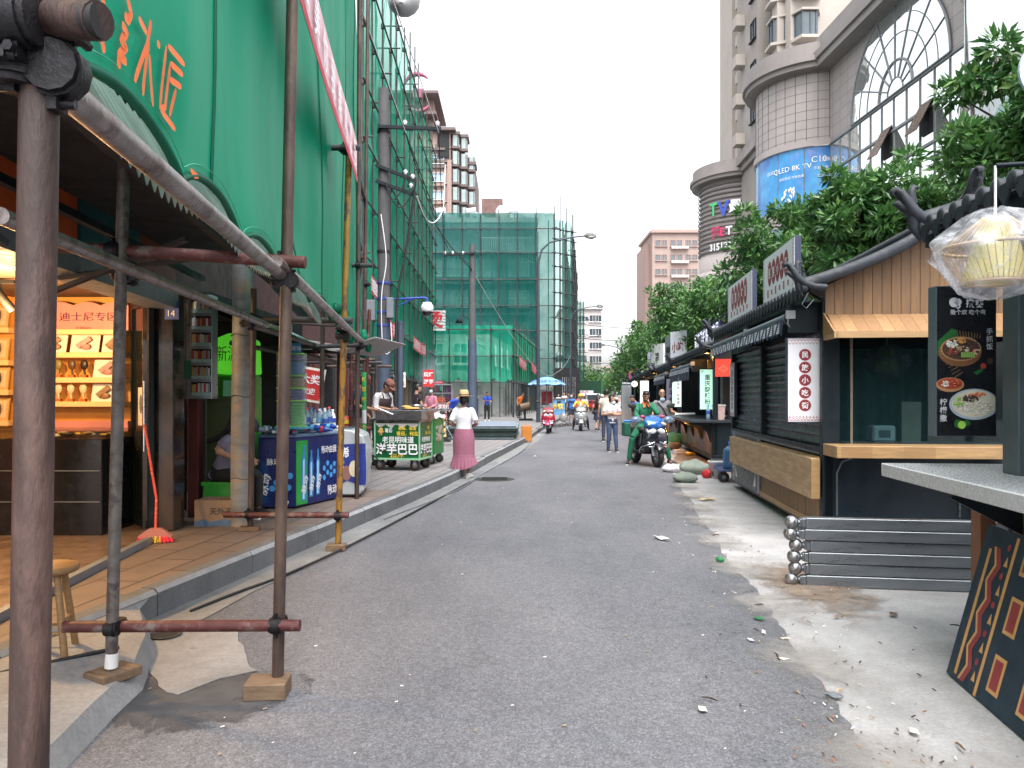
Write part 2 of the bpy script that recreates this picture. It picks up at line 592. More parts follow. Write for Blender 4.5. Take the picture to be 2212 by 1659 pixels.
def edge_x(y):
 i=min(max(bisect.bisect([p.y for p in EL],y),1),len(EL) - 1)
 a,c=EL[i - 1],EL[i]
 return a.x + (c.x - a.x) * (y - a.y) / max(1e-6,c.y - a.y)
left=[V((kerb_x(p.y) - .1,p.y,0)) for p in ragged]
strip('road',left,ragged,.006,ASPH)
gl=[V((p.x - .1,p.y,0)) for p in KL]
gr=[V((p.x + .34 + rng.uniform(-.03,.03),p.y,0)) for p in KL]
strip('gutter',gl,gr,.012,GUT)
# pavement of the shops' side,turned with the street so that its slabs run along the kerb
rot=-math.atan(.125)
Mi=RZ(-rot)
def walk(name,y0,y1,x0,m,dx=.06):
 L=[p for p in KL if y0 <= p.y <= y1]
 ks=[Mi @ V((p.x - dx,p.y,SW)) for p in L]
 ls=[Mi @ V((x0 + .0 * p.y,p.y,SW)) for p in L]
 q=MB()
 n=len(L)
 q.add([tuple(p) for p in ls + ks],[(i,i + n,i + n + 1,i + 1) for i in range(n - 1)])
 o=q.build(name,m,None,None,rot)
 return structure(o)
walk('pavement',-2.5,11.6,-12,SLABS)
walk('pavement',11.0,240,-60,FLAGS)
# kerb stones,one row: a rounded face with joints between stones
kb=MB()
stones,k0=[],0.0
tot=0
cur=[KL[0]]
for a,c in zip(KL,KL[1:]):
 cur.append(c)
 tot += (c - a).length
 if tot > 1.15 or c is KL[-1]:
  stones.append((cur[0],cur[-1]))
  cur=[c];tot=0
for a,c in stones:
 d=(c - a).normalized()
 g=.006
 a2,c2=a + d * g,c - d * g
 s=V((d.y,-d.x,0))
 dz=rng.uniform(-.006,.006)
 sec=[(0,.0),(.0,SW - .028),(-.026,SW + .004),(-.13,SW + .004),(-.13,0)]
 vs=[tuple(a2 + s * x + V((0,0,z + dz * (z > .1)))) for x,z in sec] + [tuple(c2 + s * x + V((0,0,z + dz * (z > .1)))) for x,z in sec]
 kb.add(vs,[(0,5,6,1),(2,7,8,3)],0)
 kb.add(vs,[(1,6,7,2)],1)
 kb.add(vs,[(0,1,2,3,4),(9,8,7,6,5)],0)
structure(kb.build('kerb',[KERBM,KTOP]))
# raised cement apron poured against the kerb at the street corner
b=MB()
A0=[(-1.52,.2),(-1.72,1.8),(-1.86,2.9),(-1.93,3.55),(-1.98,4.05),(-2.16,4.6),(-2.38,5.0),(-2.56,5.32)]
A0=[(x + rng.uniform(-.006,.006),y) for x,y in [tuple(p[:2]) for p in polyline([(x,y,0) for x,y in A0],.14)]]
AT=[(x - .03,y) for x,y in A0]
n=len(A0)
top=[(x,y,.105 - .02 * math.sin(y)) for x,y in AT]
bot=[(x + .035,y,.0) for x,y in A0]
bk=[(kerb_x(y) - .002,y,.165) for x,y in A0]
b.add(top + bot + bk,[(i,i + 1,i + 1 + n,i + n) for i in range(n - 1)] + [(i + 2 * n,i + 1 + 2 * n,i + 1,i) for i in range(n - 1)])
structure(b.build('apron',APRON))
def blob(name,pts,z,m,jag=.03,step=.09,seed=1):
 r2=random.Random(seed)
 P=polyline([(x,y,0) for x,y in pts + pts[:1]],step)[:-1]
 P=[(p.x + r2.uniform(-jag,jag),p.y + r2.uniform(-jag,jag)) for p in P]
 q=MB()
 q.ext(P,.004,0,None,z)
 return structure(q.build(name,m))
blob('cement_patch',[tuple(gd(x,y)[:2]) for x,y in [(345,1338),(500,1355),(530,1420),(548,1455),(470,1470),(385,1505),(360,1500),(330,1460),(318,1420)]],.010,APRON,.02,.09,4)
def dirt_mat(name='drifted sand',ca=(.13,.09,.065),cb=(.30,.24,.19),lo=.46,hi=.74):
 m,t,out=nodes(name)
 d=N(t,'BsdfPrincipled',Roughness=.9)
 co=coord(t)
 c=mixc(t,ramp(t,noise(t,6,7,co,.7),[(.35,0),(.65,1)]),ca,cb)
 c=mixc(t,ramp(t,noise(t,24,5,co,.7),[(.6,0),(.68,.8)]),c,(.04,.035,.03))
 t.links.new(c,d.inputs['Base Color'])
 g=coord(t,None,'Generated')
 ln=N(t,'VectorMath',operation='DISTANCE');t.links.new(g,ln.inputs[0]);ln.inputs[1].default_value=(.5,.5,.5)
 s=N(t,'Math',operation='MULTIPLY_ADD');s.inputs[1].default_value=1.1
 t.links.new(noise(t,3.2,8,co,.72,.5),s.inputs[0]);
 inv=N(t,'Math',operation='MULTIPLY_ADD');inv.inputs[1].default_value=-1.7;inv.inputs[2].default_value=.40;t.links.new(ln.outputs['Value'],inv.inputs[0])
 t.links.new(inv.outputs[0],s.inputs[2])
 a=ramp(t,s.outputs[0],[(lo,0),(hi,.9)])
 tp=N(t,'BsdfTransparent')
 mx=N(t,'MixShader')
 t.links.new(a,mx.inputs[0]);t.links.new(tp.outputs[0],mx.inputs[1]);t.links.new(d.outputs[0],mx.inputs[2])
 t.links.new(mx.outputs[0],out.inputs[0])
 return m
SAND=dirt_mat()
DUST=dirt_mat('pale dust',(.26,.245,.23),(.33,.315,.30),.42,1.1)
CRUMB=dirt_mat('asphalt crumbs',(.13,.128,.128),(.22,.21,.20),.5,.95)
BITU=dirt_mat('worn in bitumen',(.05,.05,.056),(.085,.085,.09),.45,.6)
def dirt(pts,z,m=None,lab='drifted brown sand and grit along a joint of the concrete',nm='sand'):
 q=MB()
 q.add([(x,y,z) for x,y in pts],[tuple(range(len(pts)))])
 return tag(q.build(nm,m or SAND),lab,None,None,'stuff')
dirt([tuple(gd(x,y)[:2]) for x,y in [(1560,1180),(1700,1210),(2080,1330),(2180,1420),(1900,1400),(1690,1410),(1600,1300)]],.014)
dirt([tuple(gd(x,y)[:2]) for x,y in [(1430,1030),(1480,955),(1590,990),(1620,1060),(1560,1085),(1460,1075)]],.015)
dirt([tuple(gd(x,y)[:2]) for x,y in [(160,1420),(640,1400),(760,1560),(700,1655),(170,1658)]],.0085,BITU,'dark worn bitumen round the foot of the scaffold pole','bitumen_stain')
for k in range(9):
 y_=3.2 + 1.25 * k
 dirt([(edge_x(y_) - .45,y_ - .9),(edge_x(y_) + .38,y_ - .9),(edge_x(y_ + 1) + .38,y_ + .9),(edge_x(y_ + 1) - .45,y_ + .9)],.017 + .0012 * k,DUST,'fine dust and asphalt crumbs along the edge of the road','dust')
# a strip of darker joint sealing and a manhole in the asphalt
mh=thing('manhole_cover','round iron manhole cover in the asphalt by the woman in the straw hat','manhole',gd(1068,1036) + V((0,0,.008)))
q=MB();q.disc((0,0),.38,32,.006);q.build('rim',mat('worn iron',(.06,.058,.056),.6,.5,.3,20),mh)
q=MB();q.disc((0,0,.006),.31,32,.004)
for i in range(-3,4):
 q.box(-.24,i * .075 - .012,.010,.24,i * .075 + .012,.015)
q.build('lid',mat('dark iron',(.035,.034,.033),.55,.6,.3,18),mh)
dr=thing('drain_cover','small round drain with an iron rim at the corner of the cement apron','drain',gd(357,1378) + V((0,0,.014)))
q=MB();q.lathe([(.075,0),(.098,.006),(.10,.012),(.083,.012),(.078,.002)],20);q.build('rim',mat('worn iron',(.06,.058,.056)),dr)
q=MB();q.disc((0,0,-.001),.079,18,.004);q.build('grate',DARK,dr)
# ---------------------------------------------------------------- scaffolding in front of the shops (steel pipes and clamps)
def pipe(parent,a,b,r,m,name,n=14):
 q=MB()
 a,b=V(a),V(b)
 k=5
 pts=[a.lerp(b,i / k) for i in range(k + 1)]
 q.tube(pts,r,n)
 o=q.build(name,m,parent)
 return o
def clamp(parent,c,d1,d2,r=.03):
 """swivel coupler: two jaws round the two pipes, a hinge plate and bolts"""
 q=MB()
 c=V(c)
 for d,s in ((V(d1).normalized(),1),(V(d2).normalized(),-1)):
  nrm=V(d1).normalized().cross(V(d2).normalized())
  nrm=nrm.normalized() if nrm.length > .01 else V((1,0,0))
  cc=c + nrm * s * r * 1.02
  q.tube([cc - d * .032,cc + d * .032],r * 1.32,12,0)
  q.tube([cc - d * .02,cc + d * .02],r * 1.5,12,0)
  side=d.cross(nrm).normalized()
  for e in (-1,1):
   q.tube([cc + side * e * r * 1.7 - nrm * r * .9,cc + side * e * r * 1.7 + nrm * r * 1.1],.009,6)
   q.bar(cc + side * e * r * 1.1,cc + side * e * r * 2.1,.035,.016)
 return q.build('clamp',CLAMP,parent)
def outx(y):
 return -.72 - .1335 * y
def inx(y):
 return -1.72 - .086 * y if y < 9 else -2.02 - .053 * y
sc=thing('scaffold','rusty steel pipe scaffolding of poles, ledgers and clamps in front of the lit shop','scaffold',(0,0,0))
def leanpole(a,top,mtl,r=.03):
 a=V(a)
 return pipe(sc,a,top,r,mtl,'pole')
PR=.0305
# outer row
p1=leanpole((-.8306,1.30,.10),(-.786,1.30,2.9),mat('rust brown pipe',(.040,.022,.018),.55,0,.45,9,.35,90,c2=(.085,.048,.04),s2=9,f2=(.52,.62),stretch=(1,1,.3)),.0306)
p2=leanpole((-1.226,4.02,.06),(-1.128,4.02,4.6),PIPE,PR)
p3=leanpole((-1.755,7.75,.05),(-1.645,7.75,4.0),PIPEY,.031)
p4=leanpole((-2.06,10.2,.2),(-2.02,10.2,6.9),PIPE,.03)
p5=leanpole((-2.475,12.72,.25),(-2.36,12.72,3.0),PIPER,.03)
p6=leanpole((-2.42,12.6,2.4),(-2.36,12.6,8.2),PIPE,.03)
# inner row
i0=leanpole((-2.055,3.94,.16),(-1.985,3.94,2.95),mat('grey flecked pipe',(.12,.108,.10),.5,.3,.35,16,.3,90,c2=(.06,.045,.045),s2=14,f2=(.52,.62)),.0305)
i1=leanpole((-2.655,7.80,.24),(-2.62,7.80,2.65),PIPE,.03)
for k,(y,m_) in enumerate([(10.3,PIPE),(11.6,PIPED),(12.8,PIPER),(14.4,PIPE),(16.2,PIPE),(18.4,PIPE),(20.6,PIPE)]):
 leanpole((inx(y),y,SW),(inx(y) + .03,y,2.7),m_)
for k,y in enumerate([14.9,17.2,19.6,21.8]):
 leanpole((-3.02 - .06 * (y - 14),y,SW),(-3.0 - .06 * (y - 14),y,2.75),PIPE)
for k,y in enumerate([9.2,11.0,13.4,15.6]):
 leanpole((-3.65 - .03 * y,y,SW),(-3.62 - .03 * y,y,2.7),PIPE if k % 2 else PIPER)
# long ledgers
def led(pts,m_,r=PR):
 for a,c in zip(pts,pts[1:]):
  pipe(sc,a,c,r,m_,'ledger')
L1=[at(100,163,1.38),at(612,598,4.08),at(745,712,7.72),at(795,762,11.2)]
led([L1[0] - (L1[1] - L1[0]) * .03,L1[1]],PIPEL)
led([L1[1] + V((.055,-.3,.03)),L1[2] + V((.03,.1,.0))],PIPEL)
led([L1[2] + V((.06,-.3,.0)),V((-2.36,13.0,2.36))],PIPEL)
led([at(0,466,2.6),at(575,702,7.2)],PIPEL)
led([V((-2.42,7.0,2.22)),V((-2.95,15.5,2.28))],PIPE)
led([V((-3.1,8.5,2.15)),V((-3.35,16,2.2))],PIPE)
led([V((-2.78,9.6,2.12)),V((-3.25,21.5,2.2))],PIPE)
led([V((-1.80,7.5,4.7)),V((-2.45,12.9,4.8))],PIPED)
# cross pipes
def tr(a,c,m_,r=PR):
 pipe(sc,a,c,r,m_,'transom')
tr(at(120,532,3.95),at(660,567,3.98),PIPER,.032)
tr(at(138,1354,3.98),at(648,1351,3.98),PIPER,.030)
tr(at(484,1112,7.72),at(753,1113,7.70),PIPER,.030)
tr(at(530,688,7.80),at(762,693,7.70),PIPED,.030)
tr(at(545,694,7.9),at(762,706,7.9),PIPED,.012)
tr(V((-3.3,10.2,2.2)),V((-1.9,10.15,2.24)),PIPED,.028)
tr(V((-3.6,12.75,2.33)),V((-2.22,12.7,2.36)),PIPED,.03)
for k,y in enumerate([11.0,13.4,14.4,16.2,18.4]):
 tr(V((-3.9,y,2.2)),V((inx(y) + .35,y,2.2)),PIPE if k % 2 else PIPED,.028)
tr(at(-90,40,1.36),at(213,45,1.24),mat('rust brown pipe',(.135,.085,.075)),.031)
q=MB();e_=at(213,45,1.24);q.tube([e_ - V((.02,0,0)),e_ + V((.0008,-.0004,0))],.027,14);q.build('dark_bore_plug',DARK,sc)  # solid plug, the darkness of the hollow is put into its colour
tr(V((-1.9,7.7,4.05)),V((-1.52,7.7,4.05)),PIPED,.03)
tr(V((-1.50,4.3,4.02)),V((-1.02,4.3,4.06)),PIPED,.03)
tr(V((-2.2,10.2,3.3)),V((-1.85,10.2,3.3)),PIPED,.03)
U,Yd,Xd=(0,0,1),(-.13,1,.02),(1,0,0)
clamp(sc,(-.80,1.30,2.235),U,Yd,.033)
clamp(sc,(-.80,1.29,2.10),U,Yd,.033)
clamp(sc,(-.80,1.28,2.165),U,Xd,.033)
clamp(sc,(-.86,1.28,2.12),U,Yd,.03)
for c,a,d in [((-1.205,4.02,2.245),U,Xd),((-1.19,4.02,2.16),U,Yd),((-1.225,4.02,.365),U,Xd),((-2.05,3.97,.365),U,Xd),
    ((-2.035,3.95,2.30),U,Xd),((-2.0,3.98,2.19),U,Yd),((-1.715,7.72,2.24),U,Xd),((-1.70,7.72,2.16),U,Yd),((-1.745,7.72,.36),U,Xd),((-2.655,7.76,.37),U,Xd),
    ((-2.63,7.78,2.34),U,Xd),((-2.44,7.1,2.23),U,Yd),((-2.02,10.2,2.22),U,Xd),((-2.38,12.72,2.34),U,Xd),((-1.68,7.7,4.03),U,Xd),
    ((-2.6,10.3,2.2),U,Yd),((-2.75,12.8,2.22),U,Yd),((-2.8,14.4,2.23),U,Yd),((-2.9,16.2,2.23),U,Yd),((-3.1,18.4,2.2),U,Yd),((-2.04,10.2,3.3),U,Xd),((-2.38,12.6,3.4),U,Xd)]:
 clamp(sc,c,a,d)
q=MB();q.tube([(-2.0545,3.94,.165),(-2.051,3.94,.24)],.0322,12);q.build('white_paint_band',mat('chipped white paint',(.62,.62,.62),.6,0,.1),sc)
# timber blocks the poles stand on
def block(x,y,z0,w_,d_,h_,a,label):
 q=MB();q.box(-w_ / 2,-d_ / 2,0,w_ / 2,d_ / 2,h_)
 o=q.build('wood_block',WOODB,None,(x,y,z0),a,.006)
 tag(o,label,'wood block','timber blocks under the scaffold poles')
block(-1.265,3.98,.007,.21,.17,.085,.08,'pale thick timber block under the rusty pole standing on the asphalt')
block(-2.05,3.95,.105,.17,.22,.05,-.5,'thin dark board under the flecked pole with a white painted foot')
block(-1.77,7.74,.013,.19,.16,.06,.1,'timber block under the yellow painted pole at the kerb')
block(-2.66,7.79,.2,.2,.15,.04,.2,'flat timber block on the pavement under the red brown pole')
block(-2.49,12.70,.2,.28,.16,.05,.05,'flat timber block under the pole wrapped in a green price strip')
# ---------------------------------------------------------------- green safety net hung from the outer ledger
def net_near():
 q=MB()
 y0,y1,zt=1.0,11.6,10.5
 ties=[1.62,2.52,3.55,4.6,5.9,7.6,9.0,10.2,11.6]
 def bottom(y):
  zl=2.215 + .0085 * y
  pr=[0.6] + ties
  for a,c in zip(pr,pr[1:]):
   if a <= y <= c:
    t=(y - a) / (c - a)
    return zl + .02 + (.09 + .02 * (c - a)) * math.sin(PI * t) ** .7
  return zl
 def fn(i,j):
  y=y0 + (y1 - y0) * i
  zb=bottom(y)
  z=zb + (zt - zb) * (j ** 1.6)
  fold=.022 * math.sin(y * 3.1 + .5 * math.sin(z)) + .006 * math.sin(y * 9.7 + z * .8) + .03 * math.sin(y * 1.5 - z * .7) + .012 * math.sin(z * 2.3 + y)
  pull=math.exp(-((z - zb) / .25) ** 2)
  x=outx(y) - .05 + fold * (1 - pull * .7) - .05 * (1 - pull) * math.sin(PI * min(1,max(0,(y - 4.02) / 3.7))) * (4.02 < y < 7.72)
  return (x,y,z)
 q.grid(fn,210,46)
 o=q.build('net',NETG)
 tag(o,'bright green safety net with sprayed orange characters hanging above the near shop','safety net','green safety nets on the scaffolding')
 h=MB()                                          # rolled hem with a pale seam
 pts=[V(fn(i / 420,0)) for i in range(421)]
 h.tube(pts,.016,6)
 h.build('hem',netting('doubled net hem',(.006,.19,.11),.0,.0),o)
 for k,(dz,nm) in enumerate(((.04,'seam'),)):
  h=MB();h.tube([V(fn(i / 420,0)) + V((.012,0,dz)) for i in range(421)],.0018,4);h.build(nm,mat('pale thread',(.10,.44,.30),.7),o)
 # sprayed characters
 sp=mat('sprayed orange paint',(.9,.19,.05),.6,0,.08)
 strokes=[[(318,-15),(322,8),(328,30),(336,42)],[(322,60),(324,110),(334,155)],[(332,58),(325,78)],[(378,-10),(392,40),(386,60),(376,44)],[(372,70),(386,95),(374,120),(388,138),(372,160),(372,200)],[(374,165),(392,182)],
               [(412,52),(436,98)],[(443,60),(440,130),(416,240)],[(443,120),(440,280)],[(448,160),(468,312)],[(463,125),(470,135)],[(484,135),(486,320)],[(488,134),(527,190)],[(488,320),(498,315),(497,185)],
               [(497,185),(526,220)],[(500,232),(526,255)],[(516,262),(510,340)],[(488,322),(526,380)],[(574,498),(600,525),(585,528),(588,540)]]
 for st in strokes:
  P=[]
  for (x,y) in st:
   x2,y2=x * .7373,y * .7373
   # intersect the sight line with the net's plane
   k=(x2 - CX) / F
   Yp=-.72 / (k + .1335)
   P.append((Yp,H + (HY - y2) * Yp / F))
  g=MB()
  pts=[]
  for (ya,za),(yb,zb) in zip(P,P[1:]):
   for i in range(6):
    t=i / 6
    pts.append((ya + (yb - ya) * t,za + (zb - za) * t))
  pts.append(P[-1])
  def onnet(yz):
   y,z=yz
   zb=bottom(y)
   j=max(0,min(1,(max(z,zb) - zb) / (zt - zb))) ** (1 / 1.6)
   p=V(fn((y - y0) / (y1 - y0),j));p.x += .012
   return p
  Q=[onnet(p) for p in pts]
  w_=.0125 if st[0][0] < 410 else .0105
  L_,R_=[],[]
  for i,p in enumerate(Q):
   d=(Q[min(i + 1,len(Q) - 1)] - Q[max(i - 1,0)]).normalized()
   s_=d.cross(V((1,.13,0))).normalized() * w_ * (1 if 0 < i < len(Q) - 1 else .55)
   L_.append(tuple(p + s_ + V((.002,0,0))));R_.append(tuple(p - s_ + V((.002,0,0))))
  n_=len(Q)
  g.add(L_ + R_,[(i,i + 1,i + 1 + n_,i + n_) for i in range(n_ - 1)],0,True)
  g.build('sprayed_stroke',sp,o)
 # outer poles show through as upright ridges: tied seams
 for y in (2.95,5.4,6.6,8.9,10.6):
  g=MB();g.tube([V(fn((y - y0) / (y1 - y0),(k / 24))) + V((.004,0,0)) for k in range(25)],.008,5)
  g.build('overlap_seam',netting('net overlap',(.004,.16,.09),0,0),o)
net_near()
# knotted net ends at the ledger
q=MB()
for (x,y,z) in [(-1.78,8.05,2.36),(-1.9,8.8,2.32),(-2.08,10.6,2.34),(-2.3,12.0,2.3)]:
 for k in range(7):
  q.ell((x + rng.uniform(-.06,.06),y + rng.uniform(-.25,.25),z + rng.uniform(-.1,.12)),(.05,.1,.07),7,5)
tag(q.build('net',netting('bunched net',(.006,.24,.14),0,.05)),'crumpled bunches of green net knotted round the pipe beside the yellow pole','safety net','green safety nets on the scaffolding')
# red slogan banner along the scaffold
def wall_banner(a,b_,h,chars,size,label,sag=.03,m_bg=None,edge=None,grp='red slogan banners on the scaffolding',frac=(.04,.96),sx=.9):
 a,b_=V(a),V(b_)
 d=(b_ - a);L=d.length;dn=d.normalized()
 up=V((0,0,1));nrm=dn.cross(up).normalized()
 def P(u,v,off=0):
  s=sag * math.sin(PI * u)
  return a + d * u + up * (v * h - s) + nrm * (off + .004 * math.sin(u * 9))
 t=thing('banner',label,'banner',a,0,grp)
 q=MB();q.grid(lambda u,v: tuple(P(u,v) - a),40,3)
 q.build('cloth',m_bg or REDCL,t)
 q=MB()
 n=len(chars)
 for i,ch in enumerate(chars):
  u=frac[0] + (frac[1] - frac[0]) * (i + .5) / n
  if ch == ' ': continue
  q.text(ch,size,frame(P(u,.5,.012) - a,dn),0,sx,.012)
 q.build('lettering',WPAINT,t)
 if edge:
  q=MB();q.grid(lambda u,v: tuple(P(u,v * .16 - .02,.006) - a),40,1);q.build('lower_border',edge,t)
 return t
REDCL=mat('red banner cloth',(.50,.035,.06),.6,0,.15,2,emit=0)
PINKCL=mat('faded red banner cloth',(.62,.30,.34),.35,0,.08,1.5,spec=.6)
wall_banner((outx(3.0) + .1,3.0,3.72),(outx(8.05) + .17,8.05,3.80),.42,'后信宏美你我乘风来电',.30,'long faded red slogan banner stretched high along the near green net',.03,PINKCL,REDCL)
# ---------------------------------------------------------------- low shop row behind the scaffold
def wx(y):
 return -2.61 - .105 * y
shop=thing('shop_building','low row of dark shops with an orange fascia behind the scaffolding','building',(0,0,0))
FASC=ORANGE
BROWNC=mat('brown timber ceiling',(.085,.05,.03),.6,0,.3,4)
WARM=mat('warm ochre wallboard',(.72,.36,.07),.6,0,.08,3)
WARML=mat('pale warm shelf board',(.82,.60,.28),.5,0,.06,6)
FLOORT=mat('shop floor',(.16,.11,.08),.35,0,.3,5,c2=(.08,.06,.05))
def wallseg(name,y0,y1,z0,z1,m,th=.12,off=0.0):
 q=MB()
 a,c=(wx(y0) + off,y0),(wx(y1) + off,y1)
 q.ext([a,c,(c[0] - th,c[1]),(a[0] - th,a[1])],z1 - z0,0,None,z0)
 return q.build(name,m,shop)
wallseg('door_head',1.0,7.75,2.44,2.60,GREYM,.3,.06)
wallseg('fascia',1.0,5.6,2.60,3.5,FASC,.12,.03)
wallseg('fascia',5.62,6.75,2.62,3.02,mat('teal signboard',(.02,.085,.095),.4,0,.2,3),.10,.05)
wallseg('fascia',6.77,7.75,2.60,3.2,mat('brick red signboard',(.20,.032,.012),.55,0,.2,3),.12,.03)
wallseg('upper_wall',1.0,24,3.5,9.5,DARK,.2,-.25)  # near-black colour puts the unlit void above the fascias into this wall
wallseg('upper_wall',7.75,24,2.62,3.5,mat('dark red shop fascia',(.07,.018,.018),.6,0,.3,3),.15,.02)
q=MB();q.ext([(wx(1) - .05,1.0),(wx(8.3) - .05,8.3),(-8,8.3),(-8,1)],.1,0,None,2.62);q.build('ceiling',BROWNC,shop)
q=MB();q.ext([(wx(1) - .03,1.0),(wx(8.3) - .03,8.3),(-8,8.3),(-8,1)],.012,0,None,SW + .003);q.build('floor',FLOORT,shop)
q=MB();q.bar((wx(1),1,SW + .03),(wx(7.1),7.1,SW + .03),.06,.06);q.build('threshold',GREYM,shop)
q=MB();q.box(-8,8.22,SW,wx(8.3) - .3,8.36,2.62);q.build('side_wall',WARM,shop)
q=MB();q.box(-8.1,1,SW,-8,8.3,2.62);q.build('rear_wall',mat('orange shop wall',(.66,.16,.02),.6,0,.08),shop)
q=MB();q.box(-8,8.17,2.02,-5.35,8.215,2.62);q.build('sign_band',mat('glowing orange band',(.85,.16,.01),.5,0,.05,emit=.5),shop)
# dark pillar and recess of the next shop
q=MB();q.box(-3.72,7.72,SW,-3.40,7.98,2.62);q.build('pillar',mat('glossy black stone',(.02,.017,.016),.12,0,.3,3,c2=(.06,.035,.02),s2=1.5,f2=(.45,.7)),shop,None,0,.01)  # brown patches put a reflection into the black colour
q=MB();q.box(-3.64,8.62,SW,-3.52,8.75,2.62);q.build('pillar',MAROON,shop,None,0,.006)
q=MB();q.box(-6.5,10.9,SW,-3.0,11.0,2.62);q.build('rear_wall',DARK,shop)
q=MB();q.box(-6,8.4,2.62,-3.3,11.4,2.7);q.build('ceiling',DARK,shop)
q=MB();q.box(-3.95,11.1,SW,-3.55,11.4,2.7);q.build('pillar',MAROON,shop,None,0,.006)
# further dark fronts with roller shutters
SHUT=mat('grey shutter',(.06,.062,.066),.45,.4,.2,4)
for k,(y0,y1) in enumerate([(11.5,14.2),(14.5,17.2),(17.5,20.2),(20.5,23.8)]):
 if k != 0:
  q=MB()
  n=22
  for i in range(n):
   z=SW + i * (2.4 / n)
   a,c=V((wx(y0) - .2,y0,z)),V((wx(y1) - .2,y1,z))
   q.bar(a + V((.01,0,.05)),c + V((.01,0,.05)),.03,.085)
  q.build('shutter',[SHUT,MAROON][k % 2],shop)
 else:
  q=MB();q.box(wx(14.2) - 1.8,14.25,SW,wx(14.2) - .2,14.32,2.6);q.build('side_wall',mat('yellow lit tile wall',(.66,.47,.22),.5,0,.1),shop)
  q=MB();q.box(wx(14.2) - 1.9,11.4,SW,wx(14.2) - 1.8,14.3,2.6);q.build('rear_wall',MAROON,shop)
 q=MB();q.box(wx(y1) - .3,y1,SW,wx(y1) + .02,y1 + .3,2.65);q.build('pillar',MAROON if k % 2 else DARK,shop)
q=MB()
n=120
def corr(i,j):
 y=1.25 + 6.4 * i
 x0,x1=outx(y) - .34,outx(y) - .15
 x=x0 + (x1 - x0) * j
 z=2.64 - .32 * j + .018 * math.cos(y * 2 * PI / .076) + (.025 * math.sin(y * 4.1) - .03) * (j > .96)
 return (x,y,z)
q.grid(corr,640,8)
q.build('corrugated_awning',mat('dirty corrugated plastic',(.22,.26,.255),.5,0,.3,3,c2=(.12,.12,.11),s2=2),shop)
q=MB()
def corr2(i,j):
 y=7.9 + 3.4 * i
 x=wx(y) + (.06 + 1.0 * j)
 return (x,y,2.62 - .36 * j + .015 * math.cos(y * 2 * PI / .076))
q.grid(corr2,360,4)
q.build('corrugated_awning',mat('mint corrugated plastic',(.25,.42,.40),.5,0,.3,3),shop)
q=MB();q.ext([(wx(1) - .1,1.0),(wx(7.8) - .1,7.8),(outx(7.8) - .55,7.8),(outx(1) - .55,1.0)],.05,0,None,3.0);q.ext([(outx(1.2) - .60,1.2),(outx(7.7) - .60,7.7),(outx(7.7) - .66,7.7),(outx(1.2) - .66,1.2)],.40,0,None,2.66);q.build('dark_void_sheet',DARK,shop)  # added dark sheets in place of the unlit void behind the net
# steel struts of the awning
for a,c in [((-3.0,2.6,2.05),(-2.0,2.9,2.6)),((-3.1,3.2,2.15),(-2.6,3.3,2.75)),((-3.3,5.5,2.3),(-2.2,5.2,2.62)),((-3.3,5.6,2.42),(-2.2,5.35,2.52)),((-2.95,1.6,2.9),(-2.5,3.6,2.2)),((-2.9,2.6,2.85),(-2.3,3.5,2.25))]:
 q=MB();q.bar(a,c,.04,.03);q.build('awning_strut',PIPED,shop)
q=MB();q.bar((wx(1.5) + .35,1.5,2.68),(wx(7.6) + .35,7.6,2.72),.05,.05);q.build('awning_beam',STEEL,shop)
q=MB();q.tube([at(560,560,8.2),at(600,620,8.6),at(640,665,9.2),at(662,690,9.6)],.06,10);q.build('duct',mat('ribbed black hose',(.03,.03,.032),.6,0,.3,30),shop)
# warm lamps of the lit shop
def lamp_light(parent,loc,col,e,r=.1,kind='POINT',rot=None,size=1.0):
 l=bpy.data.lights.new('lamp_light',kind)
 l.energy=e;l.color=col
 if kind == 'AREA':
  l.size=size
 else:
  l.shadow_soft_size=r
 o=bpy.data.objects.new('lamp_light',l)
 COL.objects.link(o)
 if parent: o.parent=parent
 o.location=loc
 if rot: o.rotation_euler=rot
 return o
for k,(x,y,e) in enumerate([(-4.6,6.9,36),(-5.6,5.6,30),(-3.9,5.0,120)]):
 sp=thing('ceiling_spotlight',['black ceiling spotlight aimed at the pink headed shelf','black ceiling spotlight over the shop floor by the rear wall','black ceiling spotlight just inside the shop entrance'][k],'spotlight',(x,y,2.60),0,'spotlights of the lit shop')
 q=MB();q.box(-.14,-.02,-.03,.14,.02,.0);q.build('track',BLACK,sp)
 q=MB();q.tube([(0,0,-.03),(.02,0,-.1)],.012,8);q.tube([(-.02,-.02,-.09),(.09,.05,-.27)],.038,12);q.build('lamp_head',BLACK,sp)
 lo_=lamp_light(sp,(.1,-.1,-.36),(1.0,.60,.26),e,.08,'SPOT' if k == 2 else 'POINT')
 if k == 2: lo_.data.spot_size=R(150);lo_.data.spot_blend=.6
